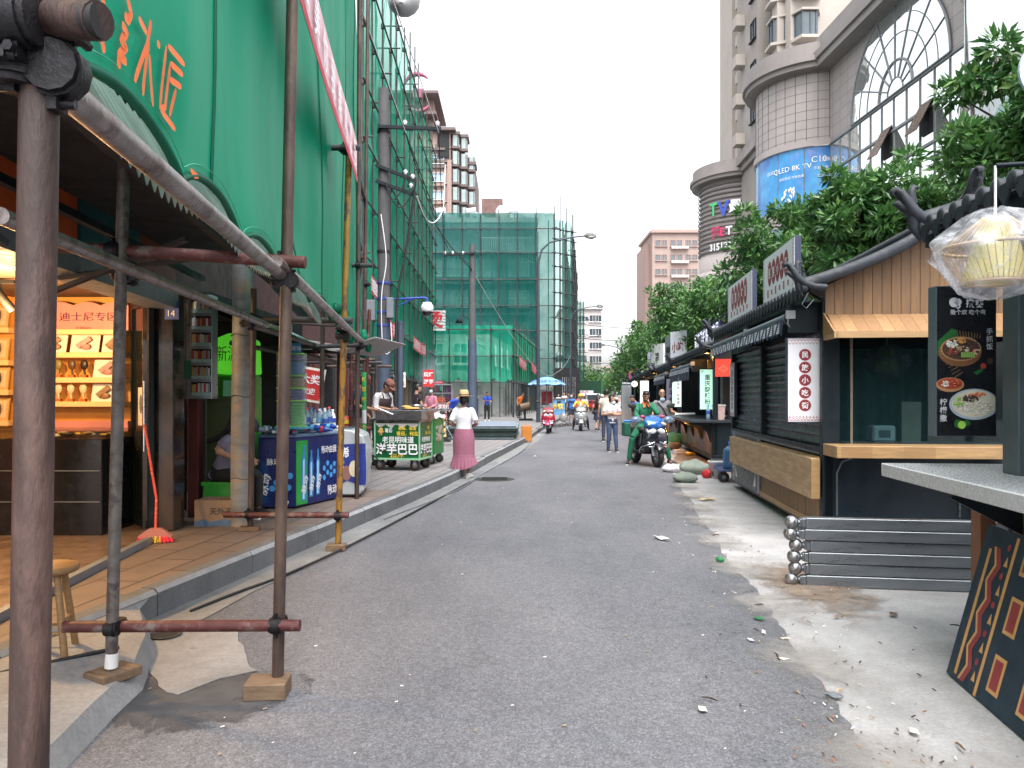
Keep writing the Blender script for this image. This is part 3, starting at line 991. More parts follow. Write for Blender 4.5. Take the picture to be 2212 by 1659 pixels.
# display shelving on the side wall of the shop
def unit(name,label,x0,x1,zs,z0,z1,head):
 t=thing(name,label,'shelf',(x0,8.16,0),0,'wooden display shelves in the lit shop')
 W_=x1 - x0
 q=MB();q.box(0,.0,z0,W_,.05,z1);q.build('backboard',WARM,t)
 for z in zs:
  q=MB();q.box(0,-.20,z,W_,-.002,z + .055);q.build('shelf',WARML,t,None,0,.004)
 if head:
  q=MB()
  top=[(W_ * i / 24,z1 + .02 + .035 * abs(math.sin(PI * i / 8))) for i in range(25)]
  q.ext([(0,z1 - .28)] + [(p[0],p[1]) for p in top] + [(W_,z1 - .28)],.02,0,frame((0,-.03,0),(1,0,0)))
  q.build('header',mat('salmon pink board',(.78,.30,.26),.5,0,.04),t)
  q=MB();q.text('迪士尼专区',.1,frame((W_ * .52,-.055,z1 - .10),(1,0,0)),0,1.25);q.build('lettering',mat('plum print',(.14,.03,.09),.5),t)
  q=MB();q.text('© Disney',.035,frame((W_ * .46,-.055,z1 - .22),(1,0,0)),0,1.2);q.build('small_print',mat('plum print',(.14,.03,.09),.5),t)
  q=MB();q.box(0,-.06,z0,W_,-.01,z0 + .11);q.build('base_board',mat('salmon pink board',(.78,.30,.26),.5),t)
 return t
unit('display_shelf','pale wooden display shelf with a pink scalloped header behind the black counter',-4.92,-4.05,[1.16 + .29,1.16 + .54,1.16 + .80,2.20],1.19,2.50,True)
unit('display_shelf','wooden display shelf of boxed combs on the orange wall, without a header',-5.62,-5.22,[1.25,1.57,1.88,2.22],1.1,2.5,False)
# goods: picture cards,hand mirrors and brushes,gift boxes
CARD=mat('white card',(.78,.74,.66),.5,0,.05)
prints=[mat('comb print',(.32,.17,.07),.5,0,.3,20),mat('rose print',(.55,.25,.22),.5,0,.3,20)]
GR='goods on the shop shelves'
k=0
ord_=['first','second','third','fourth','fifth','sixth','seventh','eighth']
for (xx,z,w_) in [(-4.88,2.015,.24),(-4.60,2.015,.30),(-4.27,2.015,.22),(-4.36,1.755,.28),(-4.38,1.505,.26)]:
 t=thing('picture_card','white card with a comb picture leaning on the ' + ['top shelf beside the pole','top shelf in the middle','top shelf near the glass door','shelf of dark brushes','lowest shelf of mirrors'][k],'display card',(xx,7.99,z),0,GR)
 q=MB();q.box(0,0,0,w_,.012,.19,0,RX(R(-14)));q.build('card',CARD,t)
 q=MB();q.bar((w_ * .28,-.008,.06),(w_ * .7,.012,.15),.03,.05);q.ell((w_ * .55,0,.06),(.06,.012,.035),8,5);q.build('comb_print',prints[k % 2],t)
 k += 1
BR=[mat('black wood brush',(.03,.02,.015),.35),mat('olive wood brush',(.25,.19,.05),.4),mat('brown wood brush',(.12,.06,.03),.4),mat('cream mirror',(.75,.62,.42),.35)]
for j,(zz,lst) in enumerate([(1.755,[(0,-4.86),(1,-4.74),(2,-4.60),(0,-4.47)]),(1.505,[(0,-4.86),(3,-4.74),(3,-4.61),(3,-4.48)])]):
 for i,(c,xx) in enumerate(lst):
  t=thing('hairbrush' if j == 0 else 'hand_mirror','%s oval %s standing %s on the %s shelf' % (['black','olive','brown','cream'][c],['hairbrush','hand mirror'][j],ord_[i],['third','lowest'][j]),['brush','mirror'][j],(xx,8.03,zz),0,GR)
  q=MB();q.ell((0,0,.135),(.042,.018,.055),10,7);q.build('head',BR[c],t)
  q=MB();q.tube([(0,0,.085),(.008,0,.03),(0,0,0)],[.013,.011,.012],8);q.build('handle',BR[c],t)
  q=MB();q.box(-.03,-.02,0,.03,.025,.03);q.build('holder',mat('orange felt',(.5,.14,.03),.8),t)
k=0
for z in (1.305,1.625,1.935,2.275):
 for xx in (-5.60,-5.42):
  t=thing('gift_box','open wooden gift box holding a comb, %s on the shelf without a header' % ord_[k],'gift box',(xx,8.0,z),0,GR)
  q=MB();q.box(0,0,0,.165,.02,.24,0,RX(R(-10)));q.build('box',mat('pale bamboo',(.66,.42,.16),.5,0,.1),t)
  q=MB();q.box(.022,-.006,.03,.143,.004,.21,0,RX(R(-10)));q.build('inlay',mat('cream satin',(.82,.62,.38),.4),t)
  q=MB();q.ell((.082,-.012,.13),(.03,.012,.06),8,6);q.bar((.08,-.01,.03),(.085,.0,.12),.02,.012);q.build('comb',BR[2 if k % 3 else 0],t)
  k += 1
ct=thing('counter','black drawer counter with a glass top full of combs inside the lit shop','counter',(-4.98,7.42,SW + .015),0)
q=MB();q.box(0,0,0,1.02,.62,.93);q.build('body',mat('gloss black lacquer',(.012,.012,.014),.2,0,.2),ct,None,0,.006)
for z in (.32,.62):
 q=MB();q.box(.02,-.006,z,1.0,.0,z + .008);q.build('drawer_gap',GREYM,ct)
q=MB();q.box(.0,.0,.93,1.02,.62,1.02);q.build('glass_case',glass('case glass',(.9,.92,.9),.85),ct)
q=MB()
for i in range(34):
 q.ell((rng.uniform(.06,.96),rng.uniform(.08,.5),.955 + rng.uniform(0,.02)),(rng.uniform(.03,.08),rng.uniform(.02,.04),.016),7,4,rng.randrange(4),RZ(rng.uniform(-.1,.1)))
tag(q.build('combs',[BR[3],BR[2],BR[0],mat('amber comb',(.62,.36,.08),.3)],ct),None,None,None,'stuff')
dr=thing('glass_door','open dark framed glass door leaf with stickers between the shop and black pillar','door',(-4.02,8.1,SW + .01),math.atan2(-.52,.46))
L_=.62
q=MB()
for a in ((0,0,.03,L_,.05,.10),(0,0,2.26,L_,.05,2.34),(0,0,.10,.05,.05,2.26),(L_ - .05,0,.10,L_,.05,2.26)): q.box(*a[:2],a[2],*a[3:])
q.build('door_frame',STEEL,dr)
q=MB();q.box(.05,.02,.1,L_ - .05,.03,2.26);q.build('pane',glass('door glass',(.5,.42,.35),.35,.05),dr)
q=MB();q.box(.22,.012,1.05,.42,.019,1.44);q.build('sticker',CARD,dr)
q=MB();q.ell((.32,.010,1.27),(.05,.002,.10),12,6);q.build('sticker_print',GREYM,dr)
q=MB();q.box(.10,.012,.82,.19,.019,.99);q.box(.21,.012,.82,.30,.019,.99);q.build('sticker',BLACK,dr)
q=MB();q.tube([(.57,-.03,.8),(.57,-.03,1.5)],.014,8);q.build('handle',CHROME,dr)
def sitstool():
 t=thing('stool','round wooden stool with four splayed legs behind the thick rusty pole','stool',(-2.56,4.22,.135),.3)
 wd=mat('honey wood',(.24,.135,.055),.5,0,.2,6,stretch=(1,8,8))
 q=MB();q.lathe([(0,.455),(.155,.455),(.165,.468),(.165,.482),(.155,.492),(0,.492)],28);q.build('seat',wd,t)
 for i in range(4):
  a=PI / 4 + i * PI / 2
  q=MB();q.tube([(math.cos(a) * .17,math.sin(a) * .17,0),(math.cos(a) * .10,math.sin(a) * .10,.456)],.019,8);q.build('leg',wd,t)
 for i in range(4):
  a,c=PI / 4 + i * PI / 2,PI / 4 + (i + 1) * PI / 2
  z=.14 + .05 * (i % 2)
  k=.17 - .07 * z / .456
  q=MB();q.tube([(math.cos(a) * k,math.sin(a) * k,z),(math.cos(c) * k,math.sin(c) * k,z)],.011,6);q.build('stretcher',wd,t)
sitstool()
br=thing('broom','broom with a red wrapped handle and pink and yellow bristles leaning by the pillar','broom',gd(336,1172,SW) + V((0,0,.004)),.1)
q=MB();q.tube([(0,0,.10),(-.01,.05,.4),(-.17,.2,1.08)],.013,8);q.build('handle',mat('red foil handle',(.55,.05,.03),.3,0,.3,30,c2=(.7,.25,.1),s2=30),br)
q=MB();q.ext([(-.05,.13),(.05,.13),(.15,.06),(.15,.045),(-.15,.045),(-.15,.06)],.05,0,frame((0,.025,0),(1,0,0)));q.build('cap',mat('dusty pink plastic',(.42,.16,.13),.5),br)
q=MB()
for i in range(160):
 u=rng.uniform(-1,1);y=rng.uniform(-.025,.03)
 q.tube([(u * .14,y,.06),(u * .165 + rng.uniform(-.01,.01),y * 1.5 - .02,.0 + rng.uniform(0,.012))],.0045,4,1 if abs(u) < .38 else 0,False)
q.build('bristles',[mat('pink bristle',(.75,.03,.08),.5),mat('yellow bristle',(.72,.50,.05),.5)],br)
# concrete pole,cigarette cabinet,drinks fridge,carton
up=thing('utility_pole','thick scuffed concrete pole standing on the pavement by the cardboard box','pole',(-2.85,8.1,SW))
q=MB();q.tube([(0,0,0),(0,0,.6),(.004,0,1.3),(.01,0,2.0),(.02,0,4.5)],[.112,.11,.107,.104,.10],24);q.build('shaft',mat('scuffed pole concrete',(.20,.22,.23),.6,.1,.3,3.5,.3,40,c2=(.30,.25,.20),s2=2.2,f2=(.5,.62),stretch=(1,1,2.2)),up)
for z in (2.0,1.36,.5):
 q=MB();q.tube([(.11 * math.cos(a / 10 * PI),.11 * math.sin(a / 10 * PI),z + .01 * math.sin(a)) for a in range(21)],.004,5);q.build('wire_tie',BLACK,up)
cg=thing('cigarette_cabinet','wall cabinet with six glass shelves of cigarette packs beside the maroon pillar','cabinet',(-3.66,8.38,1.53),.05)
q=MB();q.box(0,0,0,.38,.2,1.14);q.build('case',mat('brushed aluminium',(.28,.33,.36),.35,.6,.12,5),cg,None,0,.006)
for i in range(3):
 q=MB();q.box(.02 + i * .045,-.012,.0,.05 + i * .045,-.002,1.14);q.build('rib',mat('brushed aluminium',(.28,.33,.36)),cg)
pk=[mat('pack ' + n,c,.4) for n,c in (('white',(.62,.62,.6)),('red',(.35,.05,.05)),('gold',(.45,.33,.12)),('grey',(.28,.3,.32)))]
for r_ in range(6):
 q=MB();q.box(.17,-.02,.04 + r_ * .18,.375,-.003,.075 + r_ * .18);q.build('shelf',mat('mint shelf edge',(.30,.46,.42),.4),cg)
 q=MB();q.box(.165,-.012,.075 + r_ * .18,.37,-.002,.185 + r_ * .18);q.build('recess',DARK,cg)
 q=MB()
 for i in range(9):
  q.box(.172 + i * .0215,-.018,.077 + r_ * .18,.19 + i * .0215,-.008,.155 + r_ * .18 + rng.uniform(0,.02),rng.randrange(4))
 tag(q.build('cigarette_packs',pk,cg),None,None,None,'stuff')
q=MB();q.box(-.02,-.03,.22,.16,-.014,.42);q.build('green_card',mat('payment card green',(.02,.16,.10),.5),cg)
q=MB();q.box(-.12,-.02,.42,-.02,-.01,.80);q.build('blue_notice',mat('faded blue notice',(.08,.18,.32),.6),cg)
pl=MB();pl.box(-.07,0,-.09,.07,.012,.09)
hp=thing('number_plate','small dark blue house number plate reading 14 on the black pillar','sign',(-3.41,7.70,2.42))
pl.build('plate',mat('plate blue',(.03,.06,.25),.4),hp)
q=MB();q.text('14',.09,frame((0,-.003,-.03),(1,0,0)));q.build('lettering',WPAINT,hp)
fr=thing('drinks_fridge','tall bright green drinks fridge with a glowing top behind the concrete pole','fridge',(-3.57,9.2,SW),-.1)
GRN=mat('fridge green',(.03,.34,.03),.35,0,.08,3)
q=MB();q.box(0,0,.0,.36,.55,1.62);q.build('body',GRN,fr,None,0,.02)
q=MB();q.ext([(0,1.63),(.02,2.05),(.2,2.12),(.34,2.05),(.36,1.63)],.58,0,frame((0,.56,0),(1,0,0)));q.build('lamp_head',mat('lit green plastic',(.07,.42,.02),.4,emit=.3),fr,None,0,.02)
q=MB();q.text('新派',.2,frame((.19,-.035,1.87),(1,0,0)),0,.7);q.build('lettering',BLACK,fr)
q=MB();q.box(.12,-.02,.25,.33,.0,1.55);q.build('door_glass',mat('pale lit fridge glass',(.12,.36,.2),.2,emit=.06),fr,None,0,.01)
q=MB();q.tube([(.09,-.04,.6),(.09,-.04,1.3)],.014,8);q.build('handle',WHITE,fr)
gc=thing('painted_cabinet','dark olive cabinet with a swirl and one white character under the cigarettes','cabinet',(-3.5,8.78,SW),.05)
q=MB();q.box(0,0,0,.36,.3,1.36);q.build('body',mat('dark olive panel',(.035,.055,.012),.5,0,.2),gc,None,0,.006)
q=MB();q.tube([(.02 + .3 * math.sin(a / 12 * 1.6),-.006,.85 + .42 * (1 - math.cos(a / 12 * 1.6)) * .9) for a in range(13)],[.03] * 13,6);q.build('swirl',BLACK,gc)
q=MB();q.text('派',.14,frame((.25,-.004,.55),(1,0,0)));q.build('lettering',mat('dull white print',(.35,.36,.33)),gc)
def carton(name,label,w_,d_,h_,loc,rz,body=None,txt=None,cat='box',grp=None):
 t=thing(name,label,cat,loc,rz,grp)
 q=MB();q.box(0,0,0,w_,d_,h_);q.build('carton',body or mat('brown cardboard',(.23,.155,.10),.75,0,.12,4),t,None,0,.004)
 q=MB();q.box(w_ * .49,-.002,h_ * .99,w_ * .51,d_ + .002,h_ + .002);q.build('tape',mat('clear tape',(.32,.25,.17),.25),t)
 if txt:
  q=MB();q.text(txt,h_ * .3,frame((w_ * .62,-.003,h_ * .58),(1,0,0)),0,1,.01);q.build('lettering',mat('dark print',(.03,.03,.04)),t)
  q=MB();q.ext([(0,0),(w_,0),(w_,h_ * .18),(w_ * .7,h_ * .3),(w_ * .4,h_ * .16),(w_ * .2,h_ * .27),(0,h_ * .15)],.002,0,frame((0,-.001,0),(1,0,0)));q.build('blue_print',mat('blue wave print',(.06,.12,.22),.6),t)
carton('cardboard_box','brown cardboard box with three dark characters and a blue wave by the concrete pole',.46,.3,.27,(-3.33,8.05,SW),-.02,None,'天外天')
# drinks freezers under the net
def bottle(name,label,loc,rz,liq,cap,h=.22,lying=False,grp='bottles on the drinks freezer'):
 t=thing(name,label,'bottle',loc,rz,grp)
 r=h * .15
 M=Matrix.Identity(4)
 if lying: M=T(0,0,r) @ RX(R(90))
 q=MB();q.lathe([(0,0),(r * .85,0),(r,.1 * r),(r,h * .3),(r * .9,h * .36),(r,h * .42),(r,h * .62),(r * .72,h * .76),(r * .36,h * .88),(r * .34,h * .93)],10,0,True,M);q.build('body',liq,t)
 q=MB();q.lathe([(r * .4,h * .915),(r * .4,h),(0,h)],8,0,True,M);q.build('cap',cap,t)
 q=MB();q.lathe([(r * 1.01,h * .40),(r * 1.01,h * .60)],10,0,True,M);q.build('wrapper',rng.choice(LABS),t)
LABS=[mat('bottle label blue',(.03,.08,.36),.4),mat('bottle label white',(.7,.72,.75),.4),mat('bottle label red',(.5,.04,.04),.4),mat('bottle label sky',(.15,.45,.7),.4)]
CLEAR=glass('clear bottle',(.78,.9,1.0),.5,.08,(.35,.5,.62))
BLUEB=mat('blue drink',(.02,.06,.30),.2,0,.1)
MILK=mat('milk bottle',(.72,.70,.66),.4)
CAPS=[mat('cap blue',(.02,.15,.6),.4),WHITE,mat('cap red',(.6,.05,.05),.4)]
FRB=mat('deep blue printed vinyl',(.007,.016,.11),.35,0,.12,3)
fz=thing('drinks_freezer','chest freezer wrapped in deep blue bottle advert vinyl, heaped with drink bottles','freezer',(-3.06,9.26,SW + .02),math.atan2(.05,.45))
Wf,Df,Hf=.47,.95,.84
M1=Matrix.Identity(4)
# body: a chest;its street side runs away along the kerb
q=MB();q.ext([(0,0),(.45,-.03),(.86,.86),(.38,1.0)],Hf,0);q.build('chest',FRB,fz,None,0,.01)
q=MB();q.ext([(-.01,-.01),(.46,-.04),(.875,.87),(.38,1.01)],.04,0,None,Hf);q.build('rim',mat('grey blue rim',(.12,.2,.34),.35),fz,None,0,.012)
e0,e1=V((.45,-.03,0)),V((.86,.86,0))
ed=(e1 - e0).normalized();en=V((ed.y,-ed.x,0))
fs_=frame(e0 + en * .003,ed)
Ls=(e1 - e0).length
q=MB();q.ext([(0,.02),(.24,.02),(.24,.80),(.0,.80)],.002,0,fs_);q.build('green_print',mat('grass green print',(.02,.32,.05),.4),fz)
PB=[mat('bottle print',(.04,.22,.55),.35),mat('bottle print light',(.45,.68,.85),.35),mat('sky dot',(.06,.32,.70),.4)]
def pbottle(q,x,z,s):
 q.ext([(x - .05 * s,z),(x + .05 * s,z),(x + .055 * s,z + .3 * s),(x + .04 * s,z + .36 * s),(x + .055 * s,z + .45 * s),(x + .02 * s,z + .6 * s),(x + .02 * s,z + .68 * s),(x - .02 * s,z + .68 * s),(x - .02 * s,z + .6 * s),(x - .055 * s,z + .45 * s),(x - .04 * s,z + .36 * s),(x - .055 * s,z + .3 * s)],.002,0,fs_ @ T(0,0,.003))
 q.ext([(x - .03 * s,z + .02),(x + .01 * s,z + .02),(x + .01 * s,z + .52 * s),(x - .02 * s,z + .5 * s)],.001,1,fs_ @ T(0,0,.0055))
 q.text('脉动',.11 * s,fs_ @ T(x + .01,z + .2 * s,.008) @ RZ(R(70)),2,1,.015)
q=MB()
for i,(x,z,s) in enumerate([(.16,.06,1.0),(.32,.09,.85),(.47,.10,.85)]): pbottle(q,x,z,s)
q.build('bottle_print',PB[:2] + [WPAINT],fz)
q=MB()
for (x,z) in [(.62,.42),(.70,.48),(.78,.42),(.70,.36),(.62,.30),(.78,.32),(.86,.46),(.86,.36)]: q.disc((x,z),.034,14,.002,0,fs_)
q.build('dot_print',PB[2],fz)
for s_,z_,p_ in (('脉动由我',.10,(.72,.66,.003)),('脉动',.13,(.8,.13,.003))):
 q=MB();q.text(s_,z_,fs_ @ T(*p_),0,.9,.02);q.build('lettering',WPAINT,fz)
ff=frame((0,-.004,0),(.45,-.03,0))
for s_,z_,p_,a_ in (('脉动我',.085,(.23,.55,.003),0),('脉动',.13,(.08,.28,.004),R(75)),('脉动',.07,(.3,.06,.003),0)):
 q=MB();q.text(s_,z_,ff @ T(*p_) @ RZ(a_),0,1,.015);q.build('lettering',WPAINT,fz)
q=MB()
for (x,z) in [(.26,.38),(.32,.31),(.22,.30),(.38,.38),(.28,.23),(.36,.24),(.17,.23)]: q.disc((x,z),.038,14,.002,0,ff)
q.build('dot_print',PB[2],fz)
q=MB();q.ext([(.02,.05),(.13,.05),(.135,.3),(.1,.36),(.13,.42),(.10,.55),(.05,.55),(.02,.42)],.002,0,ff);q.build('bottle_print',mat('navy bottle print',(.01,.05,.18),.3),fz)
for (x,y) in [(.08,.06),(.4,.04),(.78,.8),(.42,.9)]:
 q=MB();q.tube([(x - .02,y,-.0),(x + .02,y,0)],.02,10);q.build('caster',BLACK,fz)
fzx,fzy=-3.06,9.26
FM=T(fzx,fzy,SW + .02) @ RZ(math.atan2(.05,.45))
k=0
for (u,v_) in [(.62,.78),(.68,.84),(.56,.80),(.74,.80),(.5,.86),(.62,.9),(.46,.78),(.7,.72),(.42,.7),(.78,.86)]:
 p=FM @ V((u,v_,Hf + .04))
 m_=rng.choice([CLEAR,CLEAR,MILK,CLEAR])
 bottle('drink_bottle',['clear','milky'][m_ is MILK] + ' bottle standing %s in the cluster at the rear of the freezer lid' % (ord_ + ['ninth','tenth'])[k],p,0,m_,rng.choice(CAPS),rng.uniform(.27,.33))
 k += 1
k=0
for (u,v_,a,c) in [(.30,.10,.4,0),(.42,.12,.2,0),(.36,.24,-.3,1),(.5,.30,1.2,1),(.58,.46,1.3,1),(.44,.40,1.2,2),(.66,.60,1.2,1),(.5,.56,1.1,1),(.22,.05,.1,0),(.12,.07,-.2,0),(.2,.2,.3,0),(.08,.2,.2,0),(.56,.66,1.3,2),(.34,.55,1.0,0),(.26,.35,.6,0),(.4,.02,.9,0)]:
 p=FM @ V((u,v_,Hf + .04 + (.03 if k % 3 == 0 else 0)))
 nm=['clear water','dark blue drink','white labelled drink'][c]
 bottle('drink_bottle','%s bottle lying %s along the blue freezer rim' % (nm,(ord_ * 2)[k] if k < 8 else 'second layer ' + ord_[k - 8]),p,a,[CLEAR,BLUEB,MILK][c],rng.choice(CAPS),.27,True)
 k += 1
f2=thing('ice_cream_freezer','curved blue and silver ice cream freezer standing beyond the drinks freezer','freezer',(-2.46,10.3,SW + .03),math.atan2(.05,.45))
q=MB()
prof=[(0,0),(.40,0),(.47,.06),(.50,.35),(.50,.62),(.46,.80),(.30,.88),(0,.90)]
q.ext(prof,1.0,0,frame((0,1.0,0),(1,0,0)))
q.build('chest',mat('silver grey plastic',(.42,.45,.47),.35,.2,.06),f2,None,0,.02)
fr2=frame((0,-.004,0),(1,0,0))
q=MB();q.ext([(.01,.12),(.12,.13),(.25,.20),(.40,.14),(.495,.14),(.50,.35),(.49,.70),(.01,.68)],.004,0,fr2);q.build('blue_print',mat('royal blue print',(.012,.028,.20),.35),f2)
for s_,z_,y_ in (('甄稀',.15,.58),('GEMICE',.045,.45),('雪糕冰淇淋',.03,.38)):
 q=MB();q.text(s_,z_,fr2 @ T(.14,y_,.006),0,.9,.015);q.build('lettering',WPAINT,f2)
q=MB();q.disc((.34,.36),.07,16,.002,0,fr2 @ T(0,0,.005),1.6);q.disc((.24,.30),.06,16,.002,1,fr2 @ T(0,0,.004),1.7);q.build('ice_cream_print',[mat('cream print',(.72,.62,.45)),mat('chocolate print',(.25,.12,.1))],f2)
q=MB();q.box(.03,.05,.885,.28,.95,.905);q.build('glass_lid',glass('freezer lid',(.6,.7,.75),.3,.08,(.2,.28,.33)),f2)
for (x,y) in [(.08,.06),(.4,.06),(.4,.94)]:
 q=MB();q.tube([(x - .02,y,-.0),(x + .02,y,0)],.03,10);q.build('caster',BLACK,f2)
# hanging tower of gum trays
gt=thing('gum_tower','hanging clear tower of chewing gum trays with green rims over the freezer','display rack',(-2.80,9.12,1.20),.05)
GRNP=mat('lime plastic',(.22,.5,.08),.4)
hts=[0,.30,.45,.60,.87,.90]
q=MB();q.tube([(.16,.08,.96),(.165,.08,1.22),(.15,.08,1.26)],.004,6);q.build('hanging_wire',WHITE,gt)
q=MB();q.box(-.02,0,-.03,.36,.18,0);q.build('base',mat('blue green base',(.05,.3,.42),.4),gt)
for z in (.0,.30,.45,.60,.86):
 q=MB();q.box(0,0,z,.33,.17,z + .014);q.build('tray_rim',GRNP,gt)
q=MB();q.box(.004,.004,.02,.326,.166,.86);q.build('clear_case',glass('clear tray',(.9,.97,.97),.72,.06,(.3,.4,.4)),gt)
gm=[mat('gum ' + n,c,.45) for n,c in (('cream',(.70,.55,.32)),('green',(.10,.42,.08)),('blue',(.05,.16,.45)),('purple',(.10,.05,.25)),('orange',(.65,.25,.08)),('brown',(.28,.15,.08)))]
for z,h_,cs in [(.02,.27,(0,1)),(.32,.12,(0,3)),(.47,.11,(4,5)),(.62,.16,(0,2)),(.79,.07,(5,3))]:
 for j,c in enumerate(cs):
  q=MB()
  n=max(2,int(h_ / .035))
  for i in range(n): q.box(.02 + j * .155,.02,z + i * h_ / n,.15 + j * .155,.15,z + (i + .86) * h_ / n)
  q.build('gum_packs',gm[c],gt)
q=MB();q.ext([(0,.875),(.26,.875),(.25,1.0),(.02,1.0)],.01,0,frame((0.02,.09,0),(1,0,0)));q.build('header',mat('gum header blue',(.04,.22,.5),.4),gt)
q=MB();q.text('益达 爆珠',.06,frame((.15,.077,.935),(1,0,0)));q.build('lettering',WPAINT,gt)
# sagging grey board laid over the pipes
bd=MB()
bd.grid(lambda u,v: (-2.95 + 1.1 * u + .15 * v,10.4 + 1.9 * v,2.36 - .16 * math.sin(PI * u) + .03 * v + .02 * math.sin(9 * u)),16,6)
o=bd.build('roof_sheet',mat('grey plastic sheet',(.32,.29,.29),.6,0,.1,3));md=o.modifiers.new('thickness','SOLIDIFY');md.thickness=.012
tag(o,'sagging grey plastic sheet laid over the scaffold pipes beside the yellow pole','sheet')
# posters in the passage
def poster(label,loc,rz,w_,h_,m1,m2,lines,tilt=0.0,name='poster',grp=None,lm=None):
 t=thing(name,label,'poster',loc,rz,grp)
 q=MB();q.box(-w_ / 2,0,-h_ / 2,w_ / 2,.02,h_ / 2,0,RY(tilt));q.build('board',m1,t)
 if m2: q=MB();q.box(-w_ * .43,-.004,-h_ * .43,w_ * .43,0,h_ * .43,0,RY(tilt));q.build('print',m2,t)
 q=MB()
 for (s,sz,zz) in lines: q.text(s,sz,RY(tilt) @ frame((0,-.007,zz),(1,0,0)),0,1,.02)
 q.build('lettering',lm or WPAINT,t)
 return t
RED=mat('signal red board',(.50,.03,.03),.5,0,.08,3)
YEL=mat('yellow lettering',(.85,.58,.05),.5)
poster('tilted red poster in a pale frame on the yellow lit wall of the passage',(-3.66,13.9,1.78),0,.5,.62,CARD,RED,[('大奖',.18,.1),('欢迎',.12,-.12)],R(10))
# ---------------------------------------------------------------- far left: netted buildings,towers,poles
def windows_on(parent,proto,spots):
 for i,(p,rz) in enumerate(spots):
  if i == 0:
   proto.location=p;proto.rotation_euler=(0,0,rz)
  else:
   c=pcopy(proto,parent,p,rz)
   for g in proto.children:
    d=g.copy();COL.objects.link(d);d.parent=c
GLZ=mat('dark window glass',(.05,.075,.09),.08,0,.3,.8,spec=.9)
GLZL=mat('pale window glass',(.30,.40,.40),.06,0,.25,.7,spec=1.0)
def window(parent,w_,h_,frm,gl=None,nx=2,ny=1,dp=.1,name='window',sill=True):
 q=MB()
 t_=.06
 q.box(-w_ / 2,-dp,0,w_ / 2,0.02,t_);q.box(-w_ / 2,-dp,h_ - t_,w_ / 2,0.02,h_)
 for i in range(nx + 1):
  x=-w_ / 2 + (w_ - t_) * i / nx
  q.box(x,-dp + .002,t_,x + t_,.018,h_ - t_)
 for j in range(1,ny):
  q.box(-w_ / 2 + t_,-dp + .004,h_ * j / ny,w_ / 2 - t_,.016,h_ * j / ny + t_)
 if sill: q.box(-w_ / 2 - .1,-dp - .12,-.1,w_ / 2 + .1,0.0,-.002)
 o=q.build(name,frm,parent)
 g=MB();g.box(-w_ / 2 + .03,-.03,.03,w_ / 2 - .03,-.005,h_ - .03);g.build('pane',gl or GLZ,o)
 return o
def facade_frame(name,label,a,b_,y_top,nz,m,cat,npole,levels,zb,net_m,lean=0.0,off=.9,ret=None,netname='safety net',pole_over=1.2,nx=60,sheer=None,netlabel='',bottom_rail=True,seed=3):
 """scaffold frame of poles, ledgers and short transoms with a net behind it"""
 r2=random.Random(seed)
 a,b_=V(a),V(b_)
 d=(b_ - a);L=d.length;dn=d.normalized();nrm=dn.cross(V((0,0,1))).normalized()
 t=thing(name,label,cat,a,0)
 rp=.035 if a.y < 60 else .05
 for i in range(npole + 1):
  p=dn * (L * i / npole) + nrm * .06
  q=MB()
  top=y_top + r2.uniform(.1,pole_over)
  q.tube([p + V((0,0,0)),p + V((r2.uniform(-.06,.06),0,top))],rp,6)
  for z in levels:
   q.tube([p + V((0,0,z - .09)),p + V((0,0,z + .09))],rp * 2.1,6)
   if (i + int(z)) % 3 == 0: q.tube([p - nrm * .7 + V((0,0,z + .1)),p + nrm * r2.uniform(.1,.5) + V((0,0,z + .1))],rp * .9,6)
  q.build('pole',m,t)
  q=MB()
  pi=p - nrm * .95
  q.tube([pi,pi + V((0,0,y_top))],rp,5)
  q.build('inner_pole',m,t)
 for z in levels:
  q=MB();q.tube([nrm * .13 - dn * .4 + V((0,0,z)),nrm * .13 + dn * (L / 2) + V((0,0,z + r2.uniform(-.06,.06))),nrm * .13 + dn * (L + .6) + V((0,0,z))],rp,6);q.build('ledger',m,t)
 nb=MB()
 ph=r2.uniform(0,6)
 def fn(u,v):
  s=L * u
  z=zb + (y_top - zb) * v
  f=.05 * math.sin(s * 3.7 + ph + .6 * math.sin(z * .9)) + .04 * math.sin(s * 9.1 + z * .4) + .05 * math.sin(z * 1.3 + s * .8)
  lv=min(abs(z - q_) for q_ in levels)
  f += .10 * math.exp(-(lv / .5) ** 2) - .06
  zz=z + (.16 * math.sin(s * 5.2 + ph) + .1 * math.sin(s * 13)) * (1 if v < .01 else 0)
  return tuple(dn * s + nrm * (f - .06) + V((0,0,zz)) + a)
 nb.grid(fn,nx,40)
 o=nb.build('net',net_m)
 tag(o,netlabel,'safety net','green safety nets on the scaffolding')
 return t
# netted long building along the pavement
B1=thing('netted_building','long grey building wrapped in green net and scaffold poles along the pavement','building',(0,0,0))
GW=mat('pale render',(.34,.34,.35),.8,0,.15,.4)
q=MB();q.ext([(-6.4,27),(-6.0,52.0),(-24,52.0),(-24,27)],13.4,0,None,0);q.build('wall',mat('bluish grey wall',(.10,.12,.15),.7,0,.2,.5),B1)
q=MB();q.ext([(-6.2,26.8),(-5.8,52.2),(-24,52.2),(-24,26.8)],.5,0,None,13.4);q.build('parapet',GREYM,B1)
sp=[]
for z in (3.2,5.9,8.6,11.3):
 for y in (28.5,31.5,34.5,37.5,40.5,43.5,46.5,49.5):
  sp.append(((-6.4 + .4 * (y - 27) / 25,y,z),R(90)))
win=window(B1,1.7,1.6,GREYM,GLZ,2,1)
windows_on(B1,win,sp)
lev=[2.4,4.3,6.2,8.1,10.0,11.9,13.8,15.7,17.6]
